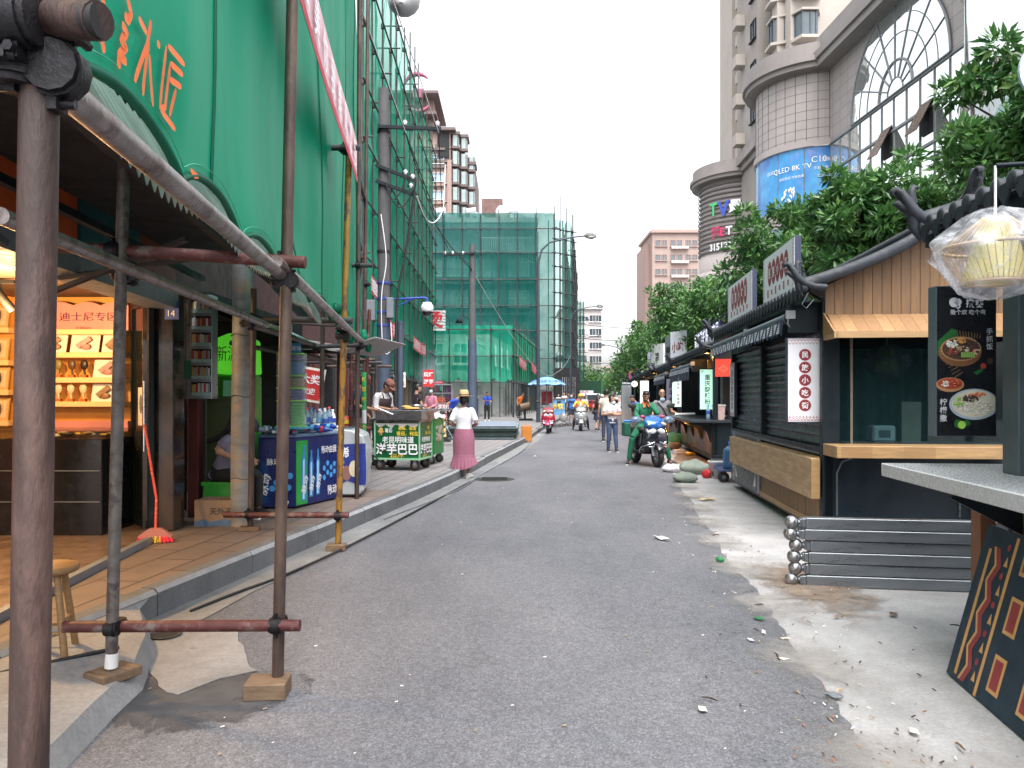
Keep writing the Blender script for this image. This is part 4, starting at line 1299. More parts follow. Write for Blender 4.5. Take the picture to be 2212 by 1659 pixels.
facade_frame('scaffold','tall dark pole scaffold against the long netted building beside the pavement',(-4.95,25.2,SW),(-5.25,52,SW),18.3,0,PIPED,'scaffold',13,[z - SW for z in lev],2.35,netting('far green net',(.003,.33,.19),.01,.13,.35,fs=.2,zf=(12.5,17.5,.72)),nx=150,netlabel='long green net covering the building along the pavement behind the street lamp poles')
# red Chinese ornament on the roof and the small white shop-front panels below
orn=thing('roof_sign','dark red curved emblem standing on the roof edge of the netted building','sign',(-5.4,44.0,17.4))
ORM=mat('dull crimson sign',(.30,.06,.12),.5)
for a0,a1,cz in ((40,170,1.9),(200,330,1.25)):
 q=MB();q.tube([(.75 * math.cos(R(a0 + (a1 - a0) * i / 10)),0,cz + .75 * math.sin(R(a0 + (a1 - a0) * i / 10))) for i in range(11)],[.04 + .10 * math.sin(PI * i / 10) for i in range(11)],6);q.build('arc',ORM,orn)
q=MB();q.box(-.28,-.06,1.3,.3,.06,1.8);q.build('square',ORM,orn)
q=MB();q.tube([(-.25,.05,-3.6),(-.2,.05,1.4)],.05,6);q.build('post',GREYM,orn)
# shop fronts below the net: pale panels and openings
q=MB();q.ext([(-5.9,25.5),(-5.75,52),(-6.1,52),(-6.3,25.5)],2.7,0,None,SW)
q.build('shop_front',mat('grey shop panels',(.16,.165,.17),.6,0,.3,.8,c2=(.05,.05,.055),s2=.7,f2=(.48,.54)),B1)
for k,y in enumerate([26.5,30,33.5,37.5,41,45,48.5]):
 q=MB();q.box(-5.85 + .006 * k,y,SW,-5.7 + .006 * k,y + 1.9,2.3 + SW);q.build('doorway',DARK if k % 2 else mat('dim lit doorway',(.22,.15,.09),.7,0,.3),B1)
for (y0,y1,z,s,lab) in [(25.6,27.4,5.05,'施工围挡注意安全','short red slogan banner on the long net, first from the electric pole'),(29.0,34.0,4.0,'正在施工请绕行','red slogan banner in the middle of the long green net'),(37.6,43.6,3.95,'店铺照常营业 欢迎光临','red slogan banner near the far end of the long green net')]:
 wall_banner((-4.95 - .0112 * (y0 - 25) + .26,y0,z),(-4.95 - .0112 * (y1 - 25) + .26,y1,z - .05),.62,s,.5,lab,.06)
# two-storey netted building at the corner
LB=thing('corner_building','low two storey corner building under sheer green net','building',(0,0,0))
q=MB();q.ext([(-8.8,54.5),(-1.6,54.5),(.9,75.5),(-8.8,75.5)],6.0,0,None,0);q.build('wall',mat('light mottled render',(.36,.38,.38),.8,0,.3,.7,c2=(.09,.11,.11),s2=.6),LB)
for z in (4.0,5.1):
 for x in (-7.8,-6.2,-4.7,-3.1):
  pass
win=window(LB,1.5,1.5,WHITE,GLZ,3,2)
windows_on(LB,win,[((x,54.48,3.9),0) for x in (-7.7,-5.6,-3.4)] + [((-1.55 + .119 * (y - 54.5),y,3.9),R(90)) for y in (57,60.5,64,67.5,71)])
for i,(x0,x1,z) in enumerate([(-8.5,-4.2,5.6),(-8.6,-3,4.6),(-4.5,-1.5,5.3),(-8.4,-2,3.3),(-8.4,-2.2,3.1)]):
 q=MB();q.bar((x0,53.6,z + .3),(x1,53.6,z - .1),.08,.12);q.build('pale_beam',mat('pale timber',(.5,.52,.5),.6),LB)
q=MB();q.box(-5.3,53.4,0,-.6,53.6,2.6);q.build('hoarding',mat('stained grey hoarding',(.30,.30,.30),.7,0,.2,.7,c2=(.14,.13,.12),s2=1.2),LB)
q=MB();q.box(-2.9,53.3,0,-2.4,53.42,2.6);q.build('dark_post',STEEL,LB)
facade_frame('scaffold','pole scaffold round the end of the low corner building',(-8.6,52.0,SW),(.06,52.0,SW),6.2,0,PIPED,'scaffold',6,[2.35,4.15,5.9],2.45,NETT,nx=70,netlabel='sheer green net across the end wall of the low corner building',seed=5,pole_over=.5)
facade_frame('scaffold','pole scaffold along the street side of the low corner building',(.06,52.0,SW),(2.6,75.0,SW),6.2,0,PIPED,'scaffold',13,[2.35,4.15,5.9],2.55,netting('street side net',(.01,.38,.21),.04,.18,.4,fs=.2),nx=90,netlabel='green net along the street side of the low corner building',seed=6,pole_over=.8)
for (y0,y1,s,lab) in [(53.2,58.6,'文明施工安全第一','short red slogan banner at the corner of the low netted building'),(63.5,69.5,'安全生产','small red slogan banner further along the low netted building')]:
 x0,x1=.06 + .11 * (y0 - 52) + .3,.06 + .11 * (y1 - 52) + .3
 wall_banner((x0,y0,3.75),(x1,y1,3.55),.75,s,.55,lab,.06)
q=MB();q.box(-2.0,0,0,2.0,.12,1.15)
rs=thing('shop_sign','white signboard with two red characters above the corner building beside the long net','sign',(-5.95,51.4,6.0))
q=MB()
for i in range(7): q.box(-1.35,0,i * .2,1.5,.06,i * .2 + .15)
q.build('slat_board',mat('white slats',(.62,.62,.62),.5),rs)
q=MB();q.text('麻烫',1.15,frame((.2,-.02,.75),(1,0,0)),0,1,.03);q.build('lettering',mat('shop red',(.5,.02,.03),.5),rs)
# big netted block across the street
BB=thing('apartment_block','five storey block seen through dark green net behind the low corner building','building',(0,0,0))
q=MB();q.box(-9.5,79,0,2.6,96,19.5);q.build('wall',mat('grey blue wall',(.12,.16,.18),.8,0,.2,.3),BB)
q=MB();q.box(-9.6,78.9,19.5,2.7,96,20.0);q.build('parapet',mat('pale parapet',(.36,.36,.37),.7),BB)
q=MB();q.box(2.4,78.6,0,2.7,79.2,18.5);q.build('corner_pier',GW,BB)
for z in (3.4,7.0,10.2,13.4,16.6):
 q=MB();q.box(-9.5,78.55,z - .25,2.6,79,z);q.build('floor_band',mat('pale band',(.30,.33,.33),.7),BB)
win=window(BB,2.1,1.7,WHITE,GLZL,3,2)
windows_on(BB,win,[((x,78.97,z),0) for z in (.9,4.1,7.5,10.8,14.0) for x in (-8.2,-5.6,-2.6,.7)])
q=MB()
for i in range(24): q.box(-3.0 + i * .22,78.0,15.2,-2.96 + i * .22,78.05,17.7)
for z in (15.2,16.4,17.7): q.box(-3.1,78.0,z,2.3,78.06,z + .08)
q.build('window_cage',WHITE,BB)
q=MB();q.box(-9.0,77.6,.0,1.5,78.5,2.9);q.build('shop_front',DARK,BB)
facade_frame('scaffold','wide dark pole scaffold over the front of the five storey block',(-8.6,76,SW),(4.2,76,SW),19.6,0,PIPED,'scaffold',7,[2.6,5.2,7.9,10.4,13.0,15.6,18.0],2.6,netting('deep green net',(.004,.125,.108),.12,.36,.16,fs=.2),nx=90,netlabel='dark green net over the whole front of the five storey block',seed=8,pole_over=1.0)
facade_frame('scaffold','open end bay of scaffold poles at the street corner of the five storey block',(4.2,76,SW),(6.0,77.5,SW),19.0,0,PIPED,'scaffold',3,[2.6,4,5.2,6.5,7.9,9.2,10.4,11.7,13.0,14.3,15.6,17,18.0],2.6,NETC,nx=20,netlabel='pale torn net on the end bay of the five storey block',seed=9,pole_over=2.6)
facade_frame('scaffold','pole scaffold running back along the street side of the five storey block',(6.0,77.5,SW),(10.0,118,SW),19.2,0,PIPED,'scaffold',12,[2.6,5.2,7.9,10.4,13.0,15.6,18.0],0.6,NETF,nx=50,netlabel='green net running back along the street side of the five storey block',seed=10,pole_over=1.6)
facade_frame('scaffold','lower pole scaffold with pale net beyond the five storey block',(8.9,112,SW),(10.5,112,SW),15.3,0,PIPED,'scaffold',3,[2.6,5.2,7.9,10.4,13.0],0.6,NETC,nx=20,netlabel='pale sheer net on the lower scaffold beyond the five storey block',seed=11,pole_over=2.0)
# roof plant on the block
wt=thing('water_tank','rusty brown square water tank on the roof of the five storey block','water tank',at(1063,462,82));wt.location.z=20.0;wt.scale=(1.25,) * 3
q=MB();q.box(-.9,0,.5,.9,1.5,2.2);q.build('tank',mat('rusty tank',(.16,.09,.08),.7,0,.3,2,c2=(.06,.03,.03)),wt)
q=MB()
for x in (-.7,.7): q.box(x - .06,.1,0,x + .06,.2,.52)
q.build('stand',GREYM,wt)
for k,(px,lab) in enumerate([(1018,'solar water heater with a white drum on the roof, beside the rusty tank'),(1105,'solar water heater with a white drum on the roof, beside the round tank'),(952,'solar water heater at the end of the roof by the long net')]):
 sh=thing('solar_heater',lab,'solar heater',V(((px - CX) * 82 / F,82,20.0)))
 q=MB();q.tube([(-.5,0,1.4),(.5,0,1.5)],.3,10);q.build('drum',WHITE,sh)
 q=MB();q.add([(-.4,-.1,1.3),(.4,-.1,1.4),(2.2,-1.2,.15),(1.4,-1.2,.05)],[(0,1,2,3)]);q.build('tube_panel',GREYM,sh)
 q=MB();q.tube([(-.3,.1,0),(-.3,0,1.3)],.05,5);q.tube([(.3,.1,0),(.3,0,1.3)],.05,5);q.build('stand',GREYM,sh)
rt=thing('water_tank','pale round water tank on the roof of the five storey block','water tank',V(((1086 - CX) * 82 / F,82,20.0)))
q=MB();q.lathe([(0,0),(.75,0),(.78,1.5),(.5,1.9),(0,1.95)],16);q.build('tank',mat('pale tank',(.5,.5,.5),.5),rt)
q=MB();q.box(-.8,-.8,-.06,.8,.8,0);q.build('base',GREYM,rt)
# brown residential tower far on the left
TW=thing('apartment_tower','tall brown residential tower with bay windows rising behind the netted buildings','tower',(0,0,0))
BRN=mat('brown tower render',(.30,.21,.18),.8,0,.08,.2)
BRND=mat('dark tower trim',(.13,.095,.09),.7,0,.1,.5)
x0,x1,x2,Yt=-15.5,-8.1,-6.1,130
q=MB();q.box(-26,Yt,0,x1,Yt + 22,46.5);q.build('wall',BRN,TW)
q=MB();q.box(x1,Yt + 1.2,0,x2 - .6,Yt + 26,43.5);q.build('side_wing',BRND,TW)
q=MB();q.box(-20,Yt + 2,46.5,-11.2,Yt + 14,52.6);q.build('penthouse',BRN,TW)
for (a,c,z,s) in [(-26,x1,41.2,.35),(-26,x1,46.5,.9),(-20,-11.2,52.6,1.1),(-26,-11.0,49.3,.5)]:
 q=MB();q.box(a,Yt - s,z,c + s,Yt + 15,z + .45);q.build('cornice',BRND,TW)
q=MB();q.box(-10.3,Yt - .3,42.0,-8.3,Yt - .02,46.3);q.build('loggia',DARK,TW)
q=MB();q.box(-8.25,Yt + 3,43.5,x2 + .2,Yt + 27,44.2);q.build('cornice',BRND,TW)
win=window(TW,2.0,1.5,WHITE,mat('sky blue pane',(.30,.42,.52),.08,0,.3,.4,spec=1.0),2,1,.25)
fl=[10.5 + 3.05 * k for k in range(11)]
windows_on(TW,win,[((-10.2,Yt - .02,z),0) for z in fl])
for z in fl + [fl[-1] + 3.0]:
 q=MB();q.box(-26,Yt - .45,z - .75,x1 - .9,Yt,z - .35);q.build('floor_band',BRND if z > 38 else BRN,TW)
 q=MB();q.box(-26,Yt - .2,z - .33,x1,Yt,z - .27);q.build('pale_line',mat('pale line',(.5,.46,.44),.7),TW)
q=MB();q.box(-8.6,Yt - .6,0,-7.9,Yt,41.5);q.build('pier',BRN,TW)
bay=MB();bay.ext([(-.62,0),(-.42,-.75),(.42,-.75),(.62,0)],2.2,0,None,.4);
bo=bay.build('bay_window',GLZL,TW)
g=MB()
for (x,y) in [(-.62,0),(-.42,-.75),(.42,-.75),(.62,0)]: g.box(x - .07,y - .07,.3,x + .07,y + .07,2.7)
g.ext([(-.8,0),(-.55,-.98),(.55,-.98),(.8,0)],.42,0,None,-.02)
g.build('bay_frame',BRND,bo)
windows_on(TW,bo,[((x,Yt + y,z - .3),0) for z in [10.5 + 3.05 * k for k in range(12 if True else 0)] for (x,y) in ((-7.35,1.15),(-6.0,2.6),(-4.75,4.2)) if not (x > -5 and z > 41)])
for x_,y_,z_ in ((-7.35,1.15,46.6),(-6.0,2.6,46.6),(-4.75,4.2,42.4)):
 q=MB();q.box(x_ - 1.0,Yt + y_ - 1.0,z_ - .5,x_ + .85,Yt + y_ + 3,z_);q.build('eave',BRND,TW)
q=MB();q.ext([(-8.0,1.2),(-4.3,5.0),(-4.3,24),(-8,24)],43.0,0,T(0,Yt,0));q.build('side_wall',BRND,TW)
TW.location=(-2.3,0,0)
# pale tower and brown slab at the end of the street
def simple_tower(label,x0,x1,Y,depth,top,m,trim,wcols,nfl,wm,fl0=4.0,flh=3.0,ww=1.4,wh=1.4,arch=False,side=True,name='apartment_tower',roof=None,frm=None):
 t=thing(name,label,'tower' if name == 'apartment_tower' else 'building',(0,0,0))
 q=MB();q.box(x0,Y,0,x1,Y + depth,top);q.build('wall',m,t)
 q=MB();q.box(x0 - .4,Y - .5,top,x1 + .4,Y + depth + .4,top + .5);q.build('cornice',trim,t)
 win=window(t,ww,wh,frm or WHITE,wm,2,1,.15)
 sp=[((x0 + (x1 - x0) * c,Y - .02,fl0 + flh * k),0) for k in range(nfl) for c in wcols]
 windows_on(t,win,sp[:96])
 return t
ST1=mat('pale stone tower',(.46,.44,.44),.8,0,.08,.2)
t=simple_tower('pale stone apartment tower with arched top windows at the end of the street',11.0,19.8,170,14,21.0,ST1,mat('pale trim',(.5,.49,.49),.7),(.2,.5,.78,.92),6,GLZ,3.2,3.0,1.5,1.5)
q=MB();q.box(11.8,171,21.5,17.6,182,22.6);q.build('penthouse',ST1,t)
q=MB()
for x in (13.2,16.2): q.lathe([(0,0),(.85,0)],12,0,False,frame((x,169.93,18.5),(1,0,0)),0,PI)
q.build('arched_window',GLZ,t)
q=MB();q.ext([(9.5,160),(14.5,160),(15.6,162),(16,168),(9.5,168)],11.0,0);q.build('curved_wing',ST1,t)
for z in (3,6,9): q=MB();q.ext([(9.5,159.9),(14.5,159.9),(15.7,161.9),(16.1,167),(9.5,167)],1.3,0,None,z);q.build('ribbon_window',GLZ,t)
SALM=mat('salmon render',(.34,.255,.228),.8,0,.08,.2)
SALD=mat('dull salmon trim',(.36,.25,.22),.8)
t=simple_tower('long salmon apartment block closing the end of the street',24,62,240,12,10.6,SALM,SALD,[.03 + .055 * i for i in range(18)],3,GLZ,2.0,2.9,1.5,1.4,name='apartment_block')
q=MB();q.box(34,238,10.6,39,246,13.2);q.build('stair_tower',SALM,t)
q=MB();q.box(24,232,0,32,239,5.5);q.build('white_wing',GW,t)
t=simple_tower('tall salmon apartment tower with a pointed gable beyond the mall',27.4,38.0,150,14,33.6,SALM,SALD,(.10,.22,.38,.50,.66,.78,.92),11,mat('tower glass',(.10,.13,.15),.1,0,.3,.5,spec=.8),3.0,2.8,1.0,1.2,frm=SALD)
q=MB();q.ext([(27.4,34.1),(32.5,38.2),(38,34.1)],6,0,frame((0,156,0),(1,0,0)));q.build('gable',mat('grey gable',(.40,.38,.37),.8),t)
q=MB();q.box(26.6,153,0,27.4,164,32.0);q.build('side_wing',SALD,t)
for z in [3.0 + 2.8 * k for k in range(11)]:
 q=MB();q.box(31.0,149.3,z - .55,34.4,150,z - .05);q.build('balcony',mat('balcony railing',(.48,.42,.40),.7),t)
cream=thing('apartment_block','cream rounded balcony block just beyond the street trees','building',(0,0,0))
CRM=mat('cream stucco',(.52,.44,.39),.8,0,.08,.3)
for k,(r_,z0,z1) in enumerate([(5.2,0,9),(4.6,9,12.6),(3.6,12.6,15.2),(2.4,15.2,17.0)]):
 q=MB();q.lathe([(0,z1),(r_,z1),(r_ + .4,z1 - .25),(r_ + .4,z1 - .5),(r_,z1 - .7),(r_,z0)],8,0,False,T(25.5,112,0));q.build('tier',CRM,cream)
win=window(cream,1.0,1.6,WHITE,GLZ,2,1,.1)
windows_on(cream,win,[((25.5 + r_ * math.cos(a),112 + r_ * math.sin(a),z),a + PI / 2) for r_,z in ((4.9,4),(4.35,9.6),(3.4,12.7)) for a in (R(-157),R(-112),R(-67))])
# electric poles,street lamps,wires
def wire(label,pts,r=.012,m=BLACK,n=14,sag=.3,grp='overhead cables',name='cable'):
 q=MB()
 P=[]
 if sag == 0 and len(pts) > 3:
  q.tube(smooth_line([tuple(p) for p in pts],.12),r,6)
  return tag(q.build(name,m),label,'cable',grp)
 for a,c in zip(pts,pts[1:]):
  a,c=V(a),V(c)
  for i in range(n):
   t_=i / n
   P.append(a.lerp(c,t_) - V((0,0,sag * 4 * t_ * (1 - t_))))
 P.append(V(pts[-1]))
 q.tube(P,r,5)
 return tag(q.build(name,m),label,'cable',grp)
CONP=mat('grey pole concrete',(.08,.08,.084),.8,0,.15,5,.3,80)
BLUP=mat('blue grey painted pole',(.05,.072,.11),.6,0,.15,4)
e1=thing('electric_pole','concrete electric pole with crossarms and cables rising in front of the long green net','pole',(-2.87,17.2,SW))
q=MB();q.tube([(0,0,2.9),(0,0,8.25)],[.145,.115],20);q.build('shaft',CONP,e1)
q=MB();q.tube([(0,0,0),(0,0,2.9)],[.168,.150],20);q.build('painted_shaft',BLUP,e1)
for (a,c) in [((-.1,-.16,7.35),(1.3,-.16,7.3)),((-.15,-.16,6.5),(.75,-.1,6.15)),((-.15,-.16,6.15),(.70,-.1,5.85))]:
 q=MB();q.bar(a,c,.07,.07);q.build('crossarm',STEEL,e1)
for p in [(.5,-.16,7.38),(1.22,-.16,7.36),(.5,-.1,6.3),(.62,-.1,6.0),(.66,-.1,6.2)]:
 q=MB();q.lathe([(0,0),(.05,.0),(.03,.04),(.055,.07),(.03,.1),(0,.12)],10,0,True,T(*p));q.build('insulator',WHITE,e1)
for a_ in ((-.36,-.24,3.05,-.16,-.1,3.5),(.10,-.26,3.1,.25,-.1,3.55)):
 q=MB();q.box(*a_);q.build('junction_box',GREYM,e1,None,0,.01)
for z in (2.95,3.25,3.55,3.9):
 q=MB();q.tube([(0,0,z - .02),(0,0,z + .02)],.158,18);q.build('blue_strap',mat('blue strap',(.02,.06,.35),.5),e1)
for (z,x) in [(7.3,.0),(4.6,0)]:
 q=MB();q.tube([(0,0,z - .03),(0,0,z + .03)],.15,16);q.build('iron_band',BLACK,e1)
wire('white cable looping down the electric pole to a hanging bight',[(-2.9,17.0,5.6),(-2.78,16.98,4.6),(-2.88,16.98,3.8),(-2.86,16.98,2.7),(-2.75,16.97,2.5),(-2.66,16.98,2.7),(-2.68,16.98,3.2)],.012,WHITE,4,0)
wire('thick black cable running down from the crossarm of the electric pole',[(-2.15,17.0,6.1),(-2.35,17.05,4.8),(-2.55,17.05,3.6),(-2.6,17.05,1.0)],.03,BLACK,5,0)
wire('coil of black service cable at the double crossarm',[(-2.8,17,6.3),(-2.5,17,5.75),(-2.2,17,6.1),(-2.1,16.95,6.4),(-2.3,16.95,6.5),(-2.6,16.95,5.9)],.016,BLACK,5,.1)
wire('white service cable swinging from the double crossarm toward the long net',[(-2.1,17.0,6.0),(-1.9,17.8,5.6),(-1.7,19,6.2),(-1.65,19,7.3)],.014,WHITE,6,.12)
e1b=thing('downpipe','blue painted pipe standing beside the electric pole','pipe',(-2.52,17.3,SW))
q=MB();q.tube([(0,0,0),(0,0,3.0)],.075,12);q.tube([(0,0,3.0),(0,0,3.06)],.085,12);q.build('pipe',BLUP,e1b)
q=MB();q.bar((-.25,0,2.3),(0,0,2.3),.04,.04);q.build('bracket',BLUP,e1b)
cm=thing('security_camera','white dome security camera hanging from a blue arm beside the electric pole','camera',(-2.7,17.2,3.68))
q=MB();q.tube([(0,0,.06),(.75,0,.10),(.80,0,.08),(.80,0,0)],.022,8);q.tube([(0,0,-.15),(.5,0,.08)],.014,6);q.build('arm',mat('blue strap',(.02,.06,.35)),cm)
q=MB();q.lathe([(0,0),(.09,-.01),(.14,-.10),(.14,-.20),(.12,-.22)],16,0,True,T(.8,0,0));q.build('housing',WHITE,cm)
q=MB();q.ell((.8,0,-.21),(.115,.115,.11),12,8);q.build('dome',mat('camera dome',(.01,.01,.012),.1,spec=.9),cm)
e2=thing('electric_pole','thinner grey electric pole with a single crossarm in front of the five storey block','pole',(-1.55,30.0,SW))
q=MB();q.tube([(0,0,2.5),(0,0,7.3)],[.16,.11],16);q.build('shaft',CONP,e2)
q=MB();q.tube([(0,0,0),(0,0,3.6)],[.20,.165],16);q.build('painted_shaft',BLUP,e2)
q=MB();q.bar((-1.1,-.15,6.85),(.15,-.15,6.95),.07,.07);q.bar((-.5,-.15,6.8),(0,-.15,6.3),.04,.04);q.build('crossarm',STEEL,e2)
for x in (-1.05,-.75,-.35): q=MB();q.lathe([(0,0),(.05,0),(.03,.05),(.05,.09),(0,.13)],8,0,True,T(x,-.15,6.9));q.build('insulator',WHITE,e2)
q=MB();q.tube([(-.1,-.2,4.35),(-.35,-.25,4.55),(-.5,-.3,4.4)],.02,6);q.lathe([(.05,0),(.15,-.18),(.13,-.18)],10,0,True,T(-.5,-.3,4.4));q.build('lamp_bracket',STEEL,e2)
for k,(p0,p1,lb) in enumerate([((-1.62,17.0,7.36),(-2.6,29.85,7.0),'cable from the first crossarm to the second electric pole'),((-2.35,17.0,7.36),(-2.3,29.85,7.0),'second cable between the two electric poles'),((-2.2,17,6.2),(-1.6,29.9,6.7),'lower sagging cable between the two electric poles')]):
 wire(lb,[p0,p1],.012,BLACK,14,.25)
for k,(p0,p1,lb) in enumerate([((-2.35,17.0,7.4),(-2.6,7.5,8.6),'pale cable climbing from the crossarm behind the near net'),((-1.62,17.0,7.4),(-2.45,9.5,9.4),'second pale cable climbing from the crossarm behind the near net')]):
 wire(lb,[p0,p1],.01,WHITE,10,.05)
wire('long cable sagging from the second electric pole toward the tall street lamp',[(-1.6,30,6.6),(1.4,41.3,2.9)],.012,WHITE,14,.2)
for k in range(4):
 wire('thin cable strung from the long netted building down to the corner building, %s' % ['highest','second highest','third','lowest'][k],[(-4.6,34 + 3 * k,12.5 - 1.5 * k),(-2.2 + .2 * k,30.0,7.0)] if k < 2 else [(-4.7,30 + 2 * k,9 - k),(-1.8,52.0,3.6 + .6 * k)],.011,BLACK,12,.2)
LAMPM=mat('grey galvanised lamp pole',(.055,.07,.095),.45,.4,.1,4)
def street_lamp(loc,label,hgt=10.0,arm=2.55,dirx=1.0):
 t=thing('street_lamp',label,'street lamp',loc,0,'street lamps along the pavement')
 q=MB();q.tube([(0,0,0),(0,0,hgt * .82),(.02 * dirx,0,hgt * .86)],[.105,.075,.07],14);q.build('pole',LAMPM,t)
 q=MB();q.tube([(.02 * dirx,0,hgt * .86),(.2 * dirx,0,hgt * .925),(.62 * dirx,0,hgt * .965),(arm * .7 * dirx,0,hgt * .992),(arm * dirx,0,hgt)],[.06,.055,.05,.045,.04],10);q.build('arm',LAMPM,t)
 q=MB()
 q.tube([(arm * dirx * .97,0,hgt),(arm * dirx * 1.03,0,hgt + .02),(arm * dirx * 1.14,0,hgt - .01),(arm * dirx * 1.22,0,hgt - .04)],[(.06,.06),(.11,.16),(.12,.18),(.03,.06)],12)
 q.build('lamp_head',mat('grey lamp housing',(.12,.12,.12),.5,.1),t)
 q=MB();q.ell((arm * dirx * 1.11,0,hgt - .08),(.25,.15,.09),12,6);q.build('lamp_glass',mat('dull lamp glass',(.30,.27,.25),.3),t)
 return t
street_lamp((1.40,41.2,SW),'tall grey curved street lamp standing on the pavement near the red scooter')
street_lamp((5.55,73,SW),'street lamp at the street corner of the five storey block')
street_lamp((9.6,109,SW),'distant street lamp beyond the five storey block')
street_lamp((14.0,98,0),'distant street lamp with its arm reaching out from the trees',8.2,2.2,-1.0)
wire('coil of black and white cable hanging from the corner street lamp',[(5.55,72.8,5.5),(4.2,72.5,3.9),(3.0,72.5,3.8),(1.2,73,6.2)],.03,GREYM,8,.3)
for k,(z,z2) in enumerate([(9.3,9.0),(7.8,7.7),(5.4,5.2)]):
 wire('cable spanning the street beyond the scooters, %s' % ['highest','middle','lowest'][k],[(5.8,80,z),(15.5,84,z2)],.03,BLACK,10,.15)
# near lamp overhead and the pale disc by the kiosks
nl=thing('street_lamp','underside of a grey street lamp head hanging in front of the scaffold roof','street lamp',(-4.6,14.2,SW),0,'street lamps along the pavement')
q=MB();q.tube([(0,0,0),(0,0,9.2)],[.11,.07],12);q.build('pole',LAMPM,nl)
q=MB();q.tube([(0,0,9.2),(.8,0,9.6),(1.9,.2,9.45),(2.62,.4,9.05)],.05,8);q.build('arm',LAMPM,nl)
q=MB();q.tube([(2.62,.5,9.05),(2.62,.2,8.85),(2.62,-.15,8.6),(2.62,-.4,8.45),(2.62,-.5,8.35)],[(.1,.1),(.26,.26),(.30,.28),(.2,.18),(.05,.05)],14);q.build('lamp_head',mat('pale lamp housing',(.36,.36,.37),.45),nl)
# ---------------------------------------------------------------- mall with curved bays,tower,on the far side of the kiosks
STONE=tiles('grey brown stone cladding',(.35,.31,.30),(.315,.28,.27),(.12,.105,.10),.9,.62,('xy',2),.55,.012,.12,0.0)
STONP=mat('grey brown stone',(.34,.30,.29),.55,0,.08,.8)
CORN=mat('dark stone cornice',(.235,.208,.20),.6,0,.12,.6)
def mirror_glass(name,col,rough=.03,wob=.02):
 m,t,out=nodes(name)
 p=N(t,'BsdfPrincipled',Roughness=rough,Metallic=.85)
 co=coord(t)
 c=mixc(t,ramp(t,noise(t,.35,4,co),[(.35,0),(.65,1)]),sc3(col,.8),col)
 t.links.new(c,p.inputs['Base Color'])
 t.links.new(bump(t,noise(t,.5,3,co),wob,.5),p.inputs['Normal'])
 t.links.new(p.outputs[0],out.inputs[0])
 return m
MIR=mirror_glass('sky reflecting glass',(.88,.92,.90))
MULL=mat('pale mullion',(.22,.23,.24),.5,.2)
ML=thing('shopping_mall','grey brown stone mall with curved corner bays and a great arched window','building',(0,0,0))
fu=V((.031,-1,0)).normalized()
fo=V((18.0,43.5,0))
FM_=frame(fo,fu)
fn_=FM_.to_3x3() @ V((0,0,1))
def fpt(u,z,n=0):
 return FM_ @ V((u,z,n))
q=MB();q.box(0,15.9,-.6,14.8,21.6,0,0,FM_);q.build('upper_wall',STONE,ML)
q=MB();q.box(-.1,0,-.6,14.8,15.9,-.05,0,FM_);q.build('curtain_wall',MIR,ML)
q=MB()
for i in range(14): q.box(.02 + 1.12 * i,0,-.05,.07 + 1.12 * i,15.88,.0,0,FM_)
for k in range(10): q.box(-.1,15.86 - 1.62 * k,-.05,14.8,15.98 - 1.62 * k,.03,0,FM_)
q.build('mullion_grid',MULL,ML)
ac,ar=7.05,4.4
q=MB();q.ext([(ac + ar * math.cos(PI * i / 40),15.98 + ar * math.sin(PI * i / 40)) for i in range(41)],.05,0,FM_,.0);aw=q.build('arched_window',MIR,ML)
q=MB()
def arc(r,w_,a0=0,a1=PI,n=40):
 q.tube([fpt(ac + r * math.cos(a0 + (a1 - a0) * i / n),15.98 + r * math.sin(a0 + (a1 - a0) * i / n),.06) for i in range(n + 1)],w_,5)
arc(ar,.07);arc(1.5,.07);arc(.7,.035);arc(2.7,.025);arc(3.5,.02)
for k in range(1,8):
 a=PI * k / 8
 q.tube([fpt(ac + .7 * math.cos(a),15.98 + .7 * math.sin(a),.06),fpt(ac + ar * math.cos(a),15.98 + ar * math.sin(a),.06)],.045,5)
q.tube([fpt(ac - ar,15.98,.06),fpt(ac + ar,15.98,.06)],.05,5)
q.build('arch_bars',MULL,aw)
for k,(u,z) in enumerate([(9.6,13.1),(6.2,13.1),(3.9,11.5)]):
 q=MB();q.quad((u - .5,z + 1.5,.02),(u + .5,z + 1.5,.02),(u + .5,z + .1,.75),(u - .5,z + .1,.75),0,FM_);q.quad((u - .5,z + 1.47,.0),(u - .5,z + .07,.73),(u + .5,z + .07,.73),(u + .5,z + 1.47,0),0,FM_)
 q.build('open_vent_window',mat('tinted open pane',(.16,.12,.10),.2,0,.2),ML)
 q=MB();q.box(u - .5,z + .05,.005,u + .5,z + 1.5,.012,0,FM_);q.build('vent_opening',DARK,ML)
q=MB();q.box(-.3,20.1,-.3,14.9,20.5,.9,0,FM_);q.box(-.3,20.5,-.3,14.9,20.9,1.05,0,FM_);q.box(-.3,20.9,-.5,14.9,21.9,.7,0,FM_);q.build('cornice',CORN,ML)
